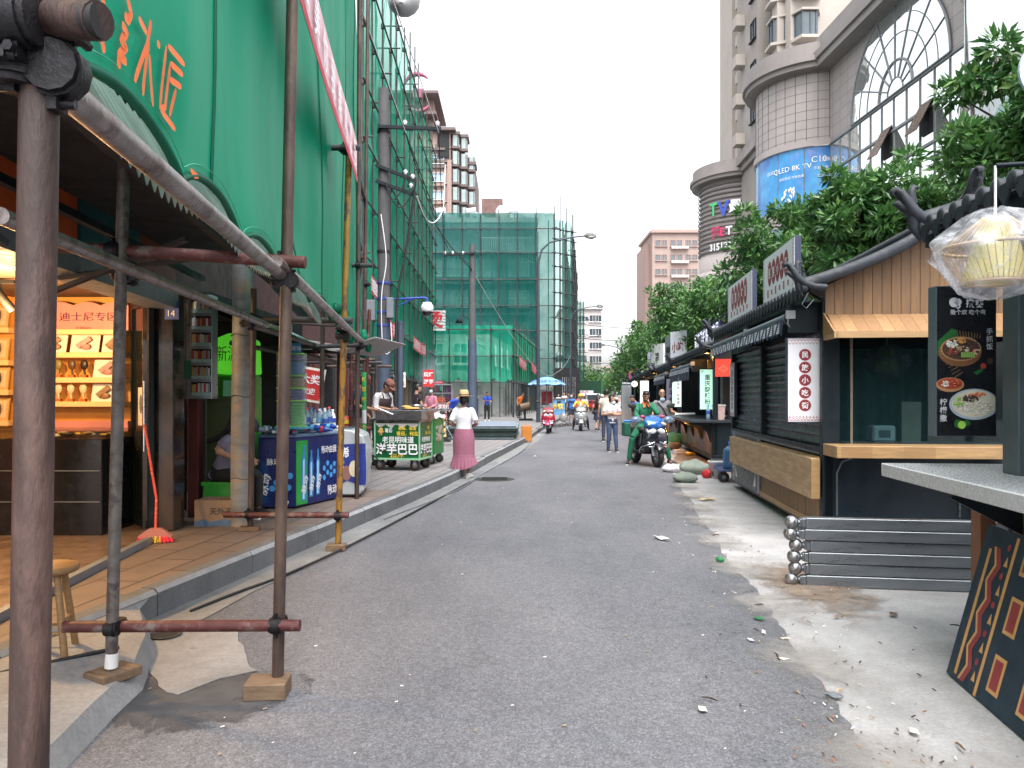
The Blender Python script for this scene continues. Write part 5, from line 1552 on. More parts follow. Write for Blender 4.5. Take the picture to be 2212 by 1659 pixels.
def drum(c,r,full,ad=None,a0=R(100),a1=R(300),ztop=20.1,zs=None,louvre=False):
 d=T(c[0],c[1],0)
 n=40
 if not louvre:
  q=MB();q.lathe([(r,16.2),(r,ztop)],n,0,False,d,a0,a1);q.lathe([(r + .12,15.85),(r + .12,16.2),(r,16.2)],n,0,False,d,a0,a1);q.lathe([(r + .1,11.4),(r + .1,12.4),(r,12.4)],n,0,False,d,a0,a1)
  q.build('curved_wall',STONP,ML)
  q=MB()
  for k in range(9): q.lathe([(r + .006,16.35 + k * .52),(r + .006,16.37 + k * .52)],n,0,False,d,a0,a1)
  for k in range(20):
   a=a0 + (a1 - a0) * k / 20
   q.box(-.012,-.012,16.2,.012,.012,ztop,0,d @ T((r) * math.cos(a),(r) * math.sin(a),0))
  q.build('stone_joints',mat('dark joint',(.07,.06,.06),.8),ML)
  q=MB();q.lathe([(r - .03,12.4),(r - .03,15.85)],n,0,True,d,a0,a1);q.build('advert_screen' if ad else 'curved_glass',ad or MIR,ML)
  q=MB();q.lathe([(r,0),(r,11.4)],n,0,True,d,a0,a1);q.build('lower_glass',mirror_glass('lower glass',(.45,.48,.48)) if 'lg' not in _m else _m['lg'],ML)
 q=MB()
 q.lathe([(r + .3,ztop - .0),(r + .62,ztop + .05),(r + .62,ztop + .3),(r + .8,ztop + .35),(r + .8,ztop + .62),(r + .55,ztop + .66),(r + .55,ztop + 1.45),(0,ztop + 1.45)],n,0,False,d,a0 - .3,a1 + .3)
 q.lathe([(0,ztop - .02),(r + .3,ztop - .02)],n,0,True,d,a0 - .3,a1 + .3)
 q.build('curved_cornice',CORN,ML)
 return d
ADM=None
def advert():
 m,t,out=nodes('blue advert film')
 p=N(t,'BsdfPrincipled',Roughness=.25)
 co=coord(t)
 c=mixc(t,ramp(t,noise(t,.5,3,co),[(.35,0),(.65,1)]),(.02,.12,.42),(.06,.38,.72))
 c=mixc(t,ramp(t,noise(t,1.1,3,coord(t,(1,1,.5))),[(.6,0),(.75,.6)]),c,(.32,.22,.55))
 t.links.new(c,p.inputs['Base Color'])
 t.links.new(p.outputs[0],out.inputs[0])
 return m
drum((18.6,47.0),3.53,True,advert())
drum((18.9,25.5),3.4,True,None)
# advert writing wraps round the drum
def on_drum(body,size,c,r,a,z,m,sx=1.0,bold=.0):
 vs,fs=text_geo(body,bold)
 out_=[]
 for v in vs:
  b_=a + v[0] * size * sx / r
  out_.append((c[0] + r * math.cos(b_),c[1] + r * math.sin(b_),z + v[1] * size))
 return out_,fs
q=MB()
for (s,sz,a,z) in [('QLED 8K TV',.42,226,14.75),('C10',.5,251,15.1),('双屏QLED TV',.26,266,15.05),('多彩多面 真人生',.2,258,14.6),('缤纷色彩 所有热爱',.18,226,14.25),('QLED TV',.26,206,14.8),('智慧 大屏',.18,256,14.15)]:
 vs,fs=on_drum(s,sz,(18.6,47.0),3.53,R(a),z,0)
 q.add(vs,fs)
q.build('advert_lettering',WPAINT,ML)
q=MB()
for k in range(26):
 a,z=R(223 + rng.gauss(0,3.2)),13.3 + rng.gauss(0,.22)
 q.ell((18.6 + 3.5 * math.cos(a),47 + 3.5 * math.sin(a),z),(.06,.06,rng.uniform(.08,.16)),6,4)
q.build('advert_flower',WHITE,ML)
q=MB()
for a in (212,238):
 q.box(-.02,-.02,12.4,.02,.02,15.85,0,T(18.6 + 3.52 * math.cos(R(a)),47 + 3.52 * math.sin(R(a)),0))
q.build('advert_seam',MULL,ML)
q=MB()
for (s,sz,a,z) in [('信',1.4,246,15.0),('但',1.4,246,13.5)]:
 vs,fs=on_drum(s,sz,(18.9,25.5),3.42,R(a),z + 3,0);q.add(vs,fs)
q.build('faded_lettering',mat('faded yellow print',(.42,.44,.30),.5),ML)
q=MB();q.lathe([(3.41,16.3),(3.41,19.9)],40,0,True,T(18.9,25.5,0),R(100),R(300));q.build('faded_banner',mat('faded blue film',(.26,.32,.45),.15,.3,.25,.6),ML)
# recessed wall,pier and lower drum further along
q=MB();q.box(19.4,49.5,0,24,66,20.2);q.build('recessed_wall',STONE,ML)
q=MB();q.ext([(18.5,50),(19.0,65),(26,65),(26,50)],.5,0,None,20.2);q.ext([(18.2,50),(18.7,65),(26,65),(26,50)],.6,0,None,20.7);q.ext([(18.6,50),(19.1,65),(26,65),(26,50)],.8,0,None,21.3);q.build('cornice',CORN,ML)
q=MB();q.box(21.2,60.5,0,22.7,62,20.2);q.build('pier',STONE,ML)
dc,dr_=(20.6,68.0),3.95
drum(dc,dr_,False,None,R(90),R(300),20.0,None,True)
q=MB();q.lathe([(dr_,12.0),(dr_,13.8),(dr_ - .1,13.8),(dr_ - .1,20)],40,0,True,T(dc[0],dc[1],0),R(90),R(300));q.build('curved_wall',STONP,ML)
q=MB()
for k in range(15): q.lathe([(dr_,14.0 + k * .4),(dr_ + .06,14.05 + k * .4),(dr_ + .06,14.14 + k * .4),(dr_,14.2 + k * .4)],40,0,True,T(dc[0],dc[1],0),R(90),R(300))
q.build('louvres',mat('bronze louvre',(.16,.14,.135),.5,.3),ML)
q=MB();q.lathe([(dr_ + .2,11.4),(dr_ + .55,11.6),(dr_ + .55,12.1),(dr_,12.4)],40,0,True,T(dc[0],dc[1],0),R(90),R(300));q.lathe([(dr_ + .1,4.8),(dr_ + .3,5.0),(dr_ + .3,5.8),(dr_,6.0)],40,0,True,T(dc[0],dc[1],0),R(90),R(300));q.lathe([(dr_,0),(dr_,5)],40,0,True,T(dc[0],dc[1],0),R(90),R(300));q.build('string_course',STONP,ML)
q=MB();q.lathe([(dr_ - .1,6.0),(dr_ - .1,11.4)],40,0,True,T(dc[0],dc[1],0),R(90),R(300));q.build('curved_glass',mirror_glass('green tinted glass',(.26,.34,.34)),ML)
sg=MB();sm_=[mat('sign white',(.8,.8,.82),.4),mat('sign blue',(.03,.08,.5),.4),mat('sign red',(.6,.02,.12),.4),mat('sign green',(.05,.45,.15),.4)]
for (s,sz,a,z,m_,sx) in [('量贩',1.15,251,17.6,0,1.0),('V',1.8,228,17.5,1,.9),('T',1.5,214,17.6,3,.9),('超E',1.0,220,15.6,2,.9),('T',1.0,235,15.6,0,.9),('3151222',.8,226,14.35,0,.9)]:
 sg=MB();vs,fs=on_drum(s,sz,dc,dr_ + .15,R(a),z,0,sx,.03);sg.add(vs,fs);sg.build('sign_lettering',sm_[m_],ML)
# residential tower behind the mall
RT=thing('apartment_tower','tall beige tower with ledges and a hexagonal bay window rising behind the mall cornice','tower',(0,0,0))
BEI=mat('beige tower render',(.38,.34,.305),.8,0,.1,.25)
BEID=mat('shaded beige trim',(.29,.26,.24),.8,0,.1,.4)
q=MB();q.box(20.3,56,0,40,74,64);q.build('wall',BEI,RT)
q=MB();q.box(19.2,60.0,0,20.3,65.5,64);q.build('stair_bay',BEID,RT)
q=MB();q.box(19.75,57.2,0,20.3,58.4,64);q.box(19.75,69,0,20.3,73,64);q.build('pilaster',BEI,RT)
led_=MB();led_.box(-.75,-.55,0,0,.55,.14);led_.box(-.75,-.55,.14,-.68,.55,.9);led_.box(-.68,-.55,.14,0,-.5,.9)
lo=led_.build('air_con_ledge',BEI,RT)
windows_on(RT,lo,[((xx,y,z),0) for z in [22.4 + 3.25 * k for k in range(6)] for xx,y in ((19.2,63.8),(20.3,66.8))])
win=window(RT,1.2,1.5,STEEL,GLZ,2,1,.1)
windows_on(RT,win,[((20.28,y,z),R(-90)) for z in [23.4 + 3.25 * k for k in range(6)] for y in (59.2,67.8)] + [((19.18,61.0,23.4 + 3.25 * k),R(-90)) for k in range(6)])
hb=MB();hb.ext([(-.8,0),(-.5,-.7),(.5,-.7),(.8,0)],1.75,0,None,.0)
ho=hb.build('bay_window',GLZ,RT)
g=MB()
for (x,y) in [(-.8,0),(-.5,-.7),(.5,-.7),(.8,0),(.1,-.72)]: g.box(x - .06,y - .06,-.02,x + .06,y + .06,1.77)
g.build('bay_frame',mat('slate frame',(.06,.08,.10),.5),ho)
g=MB();g.ext([(-1.1,0),(-.65,-1.0),(.65,-1.0),(1.1,0)],.22,0,None,-.26);g.build('bay_sill',BEI,ho)
g=MB();g.ext([(-1.05,0),(-.6,-.9),(.6,-.9),(1.05,0)],.16,0,None,1.79);g.build('bay_head',BEI,ho)
windows_on(RT,ho,[((21.4,56,z),0) for z in (27.6,30.85,34.1)] + [((20.3,58.0 + 0 * z,z),R(-90)) for z in (24.8,28.05,31.3)])
# ---------------------------------------------------------------- trees
def leaf_mat():
 m,t,out=nodes('tree leaves')
 g=N(t,'NewGeometry')
 ri=g.outputs['Random Per Island']
 c=mixc(t,ramp(t,ri,[(0,0),(1,1)]),(.022,.085,.032),(.085,.21,.05))
 c=mixc(t,ramp(t,ri,[(.88,0),(.97,.8)]),c,(.20,.32,.08))
 n=ramp(t,noise(t,.9,3,coord(t)),[(.35,0),(.68,.5)])
 c=mixc(t,n,c,(.12,.26,.06))
 p=N(t,'BsdfPrincipled',Roughness=.38)
 p.inputs['Specular IOR Level'].default_value=.6
 t.links.new(c,p.inputs['Base Color'])
 q_=N(t,'BsdfTranslucent');t.links.new(c,q_.inputs[0])
 mx=N(t,'MixShader');mx.inputs[0].default_value=.28
 t.links.new(p.outputs[0],mx.inputs[1]);t.links.new(q_.outputs[0],mx.inputs[2])
 t.links.new(mx.outputs[0],out.inputs[0])
 return m
LEAF=leaf_mat()
BARK=mat('dark bark',(.06,.045,.035),.85,0,.3,12,.5,50)
def crown_mesh(seed,nclump,per,rx,rz,L_,clump_r):
 r2=np.random.RandomState(seed)
 cs=[]
 while len(cs) < nclump:
  p=r2.uniform(-1,1,3)
  d=np.linalg.norm(p)
  if d < 1 and (d > .45 or r2.rand() < .3):
   lob=1 + .18 * math.sin(3 * math.atan2(p[1],p[0]) + seed) + .12 * math.sin(5 * p[2] + seed)
   cs.append(p * np.array([rx,rx,rz]) * lob)
 cs=np.array(cs)
 n=nclump * per
 c=np.repeat(cs,per,0)
 crs=np.repeat(clump_r * r2.uniform(.55,1.25,nclump),per)
 d=r2.normal(size=(n,3));d /= np.linalg.norm(d,axis=1)[:,None]
 rad=r2.uniform(.35,1,n) ** .6
 pos=c + d * (crs * rad)[:,None] * np.array([1,1,.75])
 ax=d + r2.normal(scale=.7,size=(n,3)) + np.array([0,0,-.05]);ax /= np.linalg.norm(ax,axis=1)[:,None]
 up=np.array([0,0,1.0]) + r2.normal(scale=.55,size=(n,3))
 sd=np.cross(ax,up);sd /= np.linalg.norm(sd,axis=1)[:,None] + 1e-9
 nr=np.cross(sd,ax)
 l=L_ * r2.uniform(.6,1.25,n)[:,None]
 w_=l * .19
 a=pos;b_=pos + ax * l * .45 + sd * w_ + nr * w_ * .35;tp=pos + ax * l;e=pos + ax * l * .45 - sd * w_ + nr * w_ * .35
 vs=np.stack([a,b_,tp,e],1).reshape(-1,3)
 i=np.arange(n) * 4
 fs=np.stack([i,i + 1,i + 2,i,i + 2,i + 3],1).reshape(-1,3)
 me=bpy.data.meshes.new('crown')
 me.from_pydata(vs.tolist(),[],fs.tolist())
 me.materials.append(LEAF)
 return me,cs
def tree(label,loc,hgt,rx,rz,seed,nclump,per,L_,clump_r,tr=.09,lean=(0,0)):
 t=thing('street_tree',label,'tree',(loc[0],loc[1],0),0,'street trees behind the kiosks')
 me,cs=crown_mesh(seed,nclump,per,rx,rz,L_,clump_r)
 o=bpy.data.objects.new('crown',me);COL.objects.link(o);o.parent=t;o.location=(lean[0],lean[1],hgt)
 r2=random.Random(seed)
 q=MB()
 base=hgt - rz * .75
 q.tube([(0,0,0),(.03,.02,base * .5),(lean[0] * .5,lean[1] * .5,base),(lean[0],lean[1],hgt + rz * .3)],[tr * 1.25,tr,tr * .8,tr * .25],10)
 for k in range(0,len(cs),max(1,len(cs) // 26)):
  p=V(cs[k]) + V((lean[0],lean[1],hgt))
  z0=base + (p.z - base) * r2.uniform(.15,.5)
  s=V((lean[0] * .6,lean[1] * .6,max(base * .9,z0)))
  q.tube([s,s.lerp(p,.5) + V((0,0,.12)),p],[tr * .42,tr * .25,tr * .08],5)
 q.build('trunk',BARK,t)
 return t
tree('leafy street tree with bright tips behind the two white roof signs',(6.68,14.6),4.7,1.3,1.25,3,105,150,.19,.29,.09)
tree('dark green street tree behind the white roof signs, with its branches showing',(6.6,17.6),4.4,1.6,1.35,4,110,145,.19,.33,.10)
tree('street tree with pointed glossy leaves rising over the dragon roof of the stone counter kiosk',(7.85,10.9),5.4,1.4,1.4,6,105,150,.20,.30,.09)
tree('low light green street tree between the dragon roof and the arched window',(7.4,13.2),4.7,.7,.45,7,34,130,.16,.24,.06)
tree('bright green bushy street tree behind the purple letter sign',(7.5,26.5),4.2,1.7,1.5,9,110,110,.20,.48,.09)
tree('big dark street tree behind the third kiosk',(8.0,34),4.6,2.1,1.9,11,130,100,.24,.55,.11)
tree('rounded dark street tree beyond the third kiosk',(9.0,44),4.0,2.0,2.0,12,110,90,.27,.55,.1)
tree('street tree overhanging the distant kiosks',(9.8,54),4.7,2.2,2.2,13,110,80,.31,.6,.1)
tree('far street tree over the last kiosks',(12.2,76),4.6,2.6,2.4,14,80,45,.4,.75,.12)
tree('very distant street tree near the closing block',(17.2,118),4.6,3.2,2.6,15,70,40,.55,.9,.14)
tree('small tree by the distant street lamp across the street',(10.6,124),4.2,3.0,2.4,16,70,40,.55,.9,.14)
tree('dark tree in front of the white wing of the closing block',(19.2,170),4.4,4.0,3.2,17,60,40,.8,1.2,.2)
# ---------------------------------------------------------------- snack kiosks with grey tiled roofs along the right of the street
TILE=mat('charcoal roof tile',(.026,.030,.039),.55,.05,.3,6,.25,60,c2=(.06,.062,.066),s2=5,f2=(.58,.72),spec=.35)
SHUTD=mat('dark roller shutter',(.012,.021,.026),.34,.3,.15,3,spec=.4)
PINE=planks('pine boards',(.25,.135,.058),(.17,.09,.042),.095,0)
PINEV=planks('pine soffit boards',(.40,.23,.105),(.28,.15,.07),.12,0)
BLOCKW=planks('finger jointed rubber wood',(.50,.33,.17),(.33,.20,.10),.04,2,.5,False,(1,.22))
SLATW=planks('narrow wood slats',(.30,.18,.09),(.24,.14,.065),.036,1)
BUTCH=planks('oak counter block',(.42,.26,.12),(.30,.17,.075),.045,1,.45,False,(0,.3))
SIGNW=mat('pale lilac sign face',(.76,.76,.82),.45,0,.03)
SIGNR=mat('crimson sign print',(.23,.02,.03),.5,0,.05)
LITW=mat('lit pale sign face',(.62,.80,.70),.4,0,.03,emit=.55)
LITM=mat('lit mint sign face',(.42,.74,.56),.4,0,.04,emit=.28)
INK=mat('black ink',(.012,.014,.016),.5)
KA=-math.atan(.1)
def dragon(q,p,dirv,s=1.0,M=None):
 """upturned eave finial: a thick curling stem, scrolled back on itself, with grooved lobes"""
 d=V(dirv).normalized();p=V(p)
 up=V((0,0,1))
 sd=d.cross(up).normalized()
 def c(a,b_,o=0): return p + d * a * s + up * b_ * s + sd * o * s
 for o in (-.034,0,.034):
  w_=1.0 if o == 0 else .82
  q.tube([c(-.30,-.06,o),c(-.16,-.065,o),c(-.04,-.04,o),c(.05,.03,o),c(.10,.11,o * .9),c(.135,.165,o * .7),c(.175,.185,o * .6),c(.20,.165,o * .5),c(.195,.14,o * .5)],[.050 * s * w_,.05 * s * w_,.055 * s * w_,.055 * s * w_,.048 * s * w_,.038 * s * w_,.030 * s * w_,.024 * s * w_,.014 * s * w_],9,M=M)
 q.tube([c(.02,.04),c(.10,.05),c(.165,.085),(c(.19,.07))],[.05 * s,.042 * s,.030 * s,.012 * s],8,M=M)
 q.tube([c(.04,.09),c(.05,.17),c(.03,.225),c(-.01,.225)],[.042 * s,.036 * s,.028 * s,.012 * s],8,M=M)
 q.tube([c(.03,.0),c(.03,-.10),c(-.02,-.20)],[.055 * s,.042 * s,.012 * s],8,M=M)
def roof(t,L,D,ze=2.66,zr=3.42,ov=.30,ovy=.28,front=True):
 xm=D / 2
 q=MB()
 n=int((L + 2 * ovy) / .16)
 st=(L + 2 * ovy) / n
 # slopes: pan tiles (grid with rolls) on both sides of the ridge
 for (xe,sgn) in ((-ov,1),(D + ov,-1)):
  def fn(u,v):
   y=-ovy + (L + 2 * ovy) * u
   ph=(y + ovy) / st * 2 * PI
   x=xe + (xm - xe) * v
   curve=-.06 * math.sin(PI * v)
   return (x,y,ze + (zr - ze) * v + curve + .022 * max(0,math.cos(ph)) + .012 * ((v * 14) % 1 < .5))
  q.grid(fn,n * 6,14 if sgn == 1 else 6)
 q.build('roof_tiles',TILE,t)
 q=MB()
 for i in range(n + 1):                            # round eave ends and pointed drip tiles
  y=-ovy + st * i
  q.lathe([(0,.012),(.03,.014),(.046,.010),(.052,0),(.046,-.05)],12,0,True,T(-ov - .01,y,ze + .012) @ RY(R(-90)))
  if i < n:
   ym=y + st / 2
   q.ext([(-.062,.03),(.062,.03),(.05,-.025),(0,-.085),(-.05,-.025)],.014,0,frame((-ov + .0,ym,ze - .02),(0,-1,0)))
 q.build('eave_tiles',TILE,t)
 q=MB();q.box(-ov + .02,-ovy + .02,ze - .13,-ov + .06,L + ovy - .02,ze - .055);q.box(-ov + .06,.03,ze - .10,D + ov,L - .03,ze - .085);q.build('eave_board',STEEL,t)
 for y in (-ovy,L + ovy):
  q=MB()
  pts=[]
  for i in range(13):
   v=i / 12
   pts.append((-ov + (xm + ov) * v,y,ze + .05 + (zr - ze) * v - .09 * math.sin(PI * v)))
  q.tube(pts,[(.042,.062)] * 13,10)
  pts=[(D + ov - (xm + ov) * i / 12,y,ze + .05 + (zr - ze) * i / 12 - .09 * math.sin(PI * i / 12)) for i in range(13)]
  q.tube(pts,[(.042,.062)] * 13,10)
  q.build('verge',TILE,t)
  q=MB();dragon(q,(-ov - .02,y,ze + .09),(-1,0,.12),.82);q.build('eave_finial',TILE,t)
  q=MB();dragon(q,(D + ov + .02,y,ze + .09),(1,0,.12),.82);q.build('eave_finial',TILE,t)
 q=MB();q.tube([(xm,-ovy - .05,zr + .12),(xm,-ovy * .2,zr + .06),(xm,L * .5,zr + .05),(xm,L + ovy * .2,zr + .06),(xm,L + ovy + .05,zr + .12)],.075,10);q.build('ridge',TILE,t)
 for y_,d_ in ((-ovy - .08,-1),(L + ovy + .08,1)):
  q=MB();dragon(q,(xm,y_,zr + .16),(0,d_,.15),.95);q.build('ridge_finial',TILE,t)
def shutter(t,y0,y1,z0,z1,x=.05,m=None):
 q=MB()
 n=int((z1 - z0) / .095)
 h=(z1 - z0) / n
 prof=[(0,0),(.0,h * .12),(-.022,h * .3),(-.026,h * .55),(-.012,h * .8),(0,h * .9)]
 vs,fs=[],[]
 for i in range(n):
  for (dx,dz) in prof: vs += [(x + dx,y0,z0 + i * h + dz),(x + dx,y1,z0 + i * h + dz)]
 k=len(vs) // 2
 fs=[(2 * i,2 * i + 1,2 * i + 3,2 * i + 2) for i in range(k - 1)]
 q.add(vs,fs,0,False)
 q.box(x - .005,y0,z0,x + .03,y1,z1)
 q.build('shutter',m or SHUTD,t)
def kiosk_shell(name,label,loc,L,D=2.6,grp='snack kiosks along the street',open_front=False,ze=2.66,zr=3.42,ov=.30,ovy=.28):
 t=thing(name,label,'kiosk',loc,KA,grp)
 q=MB();q.box(-.02,-.02,.10,D,L + .02,.22);q.build('base_frame',STEEL,t,None,0,.004)
 for y in (0,L - .1) if open_front else (0,L * .55,L - .1):
  q=MB();q.box(-.025,y,.22,.085,y + .1,2.56);q.build('post',STEEL,t,None,0,.004)
 for y in (0,L - .1):
  q=MB();q.box(D - .1,y,.22,D,y + .1,2.56);q.build('post',STEEL,t)
 q=MB();q.box(-.015,0,2.40,.08,L,2.58);q.build('lintel',STEEL,t)
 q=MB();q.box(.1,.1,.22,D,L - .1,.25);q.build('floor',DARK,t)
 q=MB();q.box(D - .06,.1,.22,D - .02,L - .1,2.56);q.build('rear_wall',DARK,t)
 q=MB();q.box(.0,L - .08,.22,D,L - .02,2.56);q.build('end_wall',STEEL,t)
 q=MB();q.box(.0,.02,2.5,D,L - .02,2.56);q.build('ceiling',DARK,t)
 for y in (.5,L * .5,L - .5):
  q=MB();q.tube([(.12,y,.05),(.17,y,.05)],.045,12);q.box(.11,y - .03,.05,.18,y + .03,.11);q.build('caster',BLACK,t)
 roof(t,L,D,ze,zr,ov,ovy)
 return t
def gable(t,D,y,ze,zr,m,z0=2.42,n=28):
 xm=D / 2
 q=MB()
 k=int(D / .095)
 for i in range(k):
  x0,x1=D * i / k,D * (i + 1) / k - .004
  zt=[ze + (zr - ze) * (1 - abs(x - xm) / (xm + .3)) - .08 for x in (x0,x1)]
  q.add([(x0,y,z0),(x1,y,z0),(x1,y,zt[1]),(x0,y,zt[0]),(x0,y + .02,z0),(x1,y + .02,z0),(x1,y + .02,zt[1]),(x0,y + .02,zt[0])],[(0,1,2,3),(0,4,5,1),(1,5,6,2),(3,2,6,7),(0,3,7,4)],0)
 q.build('gable_boards',m,t)
def ethnic_sign(name,label,M,w_,h_,th,cat='sign',vert=True,grp=None,word='民族小吃街'):
 t=thing(name,label,cat,(0,0,0),0,grp)
 t.matrix_world=M
 q=MB();q.box(-w_ / 2 - .012,-h_ / 2 - .012,-th,w_ / 2 + .012,h_ / 2 + .012,-.004);q.build('case',mat('indigo sign case',(.03,.035,.075),.4,.2,.1),t)
 q=MB();q.box(-w_ / 2,-h_ / 2,-.004,w_ / 2,h_ / 2,.002);q.build('face',SIGNW,t)
 q=MB();d2=MB()
 n=len(word)
 if vert:
  r_=h_ * .068
  for i,ch in enumerate(word):
   y=(2 - i) * h_ * .152
   q.disc((0,y,.002),r_ * 1.06,24,.001);d2.disc((0,y,.003),r_ * .95,24,.001,1)
   d2.text(ch,r_ * 1.2,T(0,y,.0045),0,1,.025,.001)
  for sgn in (-1,1):
   for i in range(10):
    x=-w_ / 2 + w_ * (i + .5) / 10
    y=sgn * h_ * .475
    q.ext([(x - w_ * .05,y - .012),(x,y + .010),(x + w_ * .05,y - .012),(x + w_ * .05,y - .004),(x,y + .018),(x - w_ * .05,y - .004)],.001,0,None,.002)
    q.disc((x,y - sgn * .035,.002),.006,6,.001)
   q.box(-w_ / 2,sgn * h_ * .487 - .002,.002,w_ / 2,sgn * h_ * .487 + .002,.003)
   q.box(-w_ / 2,sgn * h_ * .448 - .002,.002,w_ / 2,sgn * h_ * .448 + .002,.003)
 else:
  rx=w_ * .062
  for i,ch in enumerate(word):
   x=(i - 2) * w_ * .133
   q.disc((x,h_ * .1,.002),rx * 1.08,24,.001,sy=1.55);d2.disc((x,h_ * .1,.003),rx * .96,24,.001,1,sy=1.55)
   d2.text(ch,rx * 1.5,T(x,h_ * .1,.0045),0,.8,.02,.001)
  for i in range(6):
   x=(i - 2.5) * w_ * .13
   hh=h_ * (.055 if i % 2 else .085)
   q.box(x - w_ * .022,-h_ * .32 - hh,.002,x + w_ * .022,-h_ * .32 + hh,.003)
  for sgn in (-1,1):
   for i in range(14):
    y=-h_ / 2 + h_ * (i + .5) / 14
    q.ext([(sgn * w_ * .455 - .016,y - .02),(sgn * w_ * .455 + .012,y),(sgn * w_ * .455 - .016,y + .02),(sgn * w_ * .455 - .006,y)],.001,0,None,.002)
   q.box(sgn * w_ * .485 - .004,-h_ / 2,.002,sgn * w_ * .485 + .004,h_ / 2,.003)
 q.build('pattern',mat('sign pattern red',(.36,.08,.09),.5),t)
 d2.build('lettering',[WPAINT,SIGNR],t)
 return t
def kpt(k,x,y,z):
 return Matrix.Translation(k.location) @ RZ(KA) @ V((x,y,z))
def kfr(k,x,y,z,right):
 M=Matrix.Translation(k.location) @ RZ(KA)
 return frame(M @ V((x,y,z)),M.to_3x3() @ V(right))
# ---- the long kiosk with folded wooden counter
K1=kiosk_shell('snack_kiosk','dark closed snack kiosk with a folded down light wood counter and pine gable',(3.31,8.13,0),5.25)
shutter(K1,.1,2.88,1.0,2.30);shutter(K1,2.99,5.15,1.0,2.30)
q=MB();q.box(-.03,0,.96,.09,5.25,1.02);q.box(-.02,.1,2.28,.08,5.15,2.41);q.build('sill',STEEL,K1)
q=MB();q.box(-.03,.1,.94,.04,5.15,.98);q.build('sill_edge',mat('worn steel edge',(.10,.12,.14),.35,.5),K1)
q=MB();q.box(.02,0,.22,.08,5.25,.96);q.build('lower_wall',STEEL,K1)
q=MB();q.box(-.14,.0,.47,-.05,4.75,.90);q.build('folded_counter',BLOCKW,K1,None,0,.006)
q=MB();q.box(-.139,-.004,.475,-.051,-.0005,.895);q.build('counter_end',BUTCH,K1)
q=MB();q.box(-.012,.12,.16,.018,2.85,.86)
for i in range(56): q.box(-.034,.125 + i * .0487,.20,-.0125,.158 + i * .0487,.85)
q.build('slat_panel',SLATW,K1)
for z in (.14,.84):
 q=MB();q.box(-.045,.1,z,.018,2.9,z + .07);q.build('wood_rail',mat('light wood rail',(.34,.21,.10),.55,0,.15,5,stretch=(1,8,8)),K1)
q=MB();q.box(-.025,2.95,.14,.018,5.2,.96);q.build('painted_panel',mat('dark slate panel',(.05,.062,.075),.4,0,.1),K1)
q=MB()
pf=frame((-.028,5.1,.14),(0,-1,0))
for x in (.35,1.75):
 for z in (.08,.32,.5): q.ext([(x - .07,z),(x + .07,z),(x + (.07 if x > 1 else -.07),z + .2)],.002,0,pf)
for x in (.12,.16,1.98,2.03): q.box(x,0,0,x + .012,.8,.002,0,pf)
q.build('white_triangles',WHITE,K1)
q=MB()
for i in range(22): q.box(.02,i * .036,0,.09,i * .036 + .02,.002,i % 4,pf)
q.build('bead_border',[mat('bead red',(.35,.06,.06)),mat('bead blue',(.08,.22,.36)),WHITE,mat('bead ochre',(.4,.22,.08))],K1)
q=MB()
q.tube([(-.034,4.17,.78),(-.034,4.17,.38),(-.034,4.10,.38),(-.034,4.10,.78)],.01,6);q.build('latch',mat('pale blue latch',(.35,.5,.6),.4),K1)
# end that faces up the street: gable boards,sloping pine canopy,window,oak counter
gable(K1,2.6,-.012,2.66,3.42,PINE)
q=MB();q.quad((.02,-.02,2.42),(2.58,-.02,2.42),(2.58,-.34,2.20),(.02,-.34,2.20));q.quad((.02,-.02,2.40),(.02,-.34,2.18),(2.58,-.34,2.18),(2.58,-.02,2.40));q.build('canopy_boards',PINEV,K1)
q=MB();q.box(.0,-.38,2.15,2.6,-.34,2.215);q.box(-.02,-.38,2.15,.02,-.015,2.215);q.build('canopy_trim',mat('light wood rail',(.34,.21,.10)),K1)
q=MB();q.ext([(0,2.2),(0,2.44),(.36,2.22),(.36,2.2)],.02,0,frame((.0,0,0),(0,-1,0)));q.build('canopy_cheek',PINEV,K1)
q=MB();q.box(0,.0,.22,2.6,.05,.96);q.build('end_wall',mat('gloss blue black panel',(.006,.013,.021),.35,0,.25,2,spec=.3),K1)
q=MB();q.tube([(.12,-.006,.3),(.12,-.006,.75),(.17,-.006,.87),(.3,-.006,.92)],.012,6);q.tube([(1.35,-.006,.3),(1.35,-.006,.8)],.012,6);q.build('curved_trim',mat('worn steel edge',(.10,.12,.14)),K1)
q=MB();q.box(.15,.012,1.02,2.1,.024,2.30);q.build('window_pane',glass('kiosk glass',(.72,.86,.88),.72,.02,(.012,.022,.026)),K1)
for a_ in ((.08,.0,.98,.15,.05,2.30),(2.1,-.01,.98,2.6,.05,2.30),(.0,.0,2.30,2.6,.05,2.44)):
 q=MB();q.box(*a_);q.build('window_jamb',STEEL,K1)
q=MB();q.box(.26,0,1.05,.285,.04,2.28);q.build('window_mullion',mat('brown mullion',(.12,.10,.08),.5),K1)
q=MB();q.box(-.02,-.46,.94,1.78,.0,1.06);q.build('oak_counter',BUTCH,K1,None,0,.005)
q=MB();q.box(1.66,-.40,.0,1.86,-.22,.90);q.build('counter_leg',mat('light wood rail',(.34,.21,.10)),K1,None,0,.004)
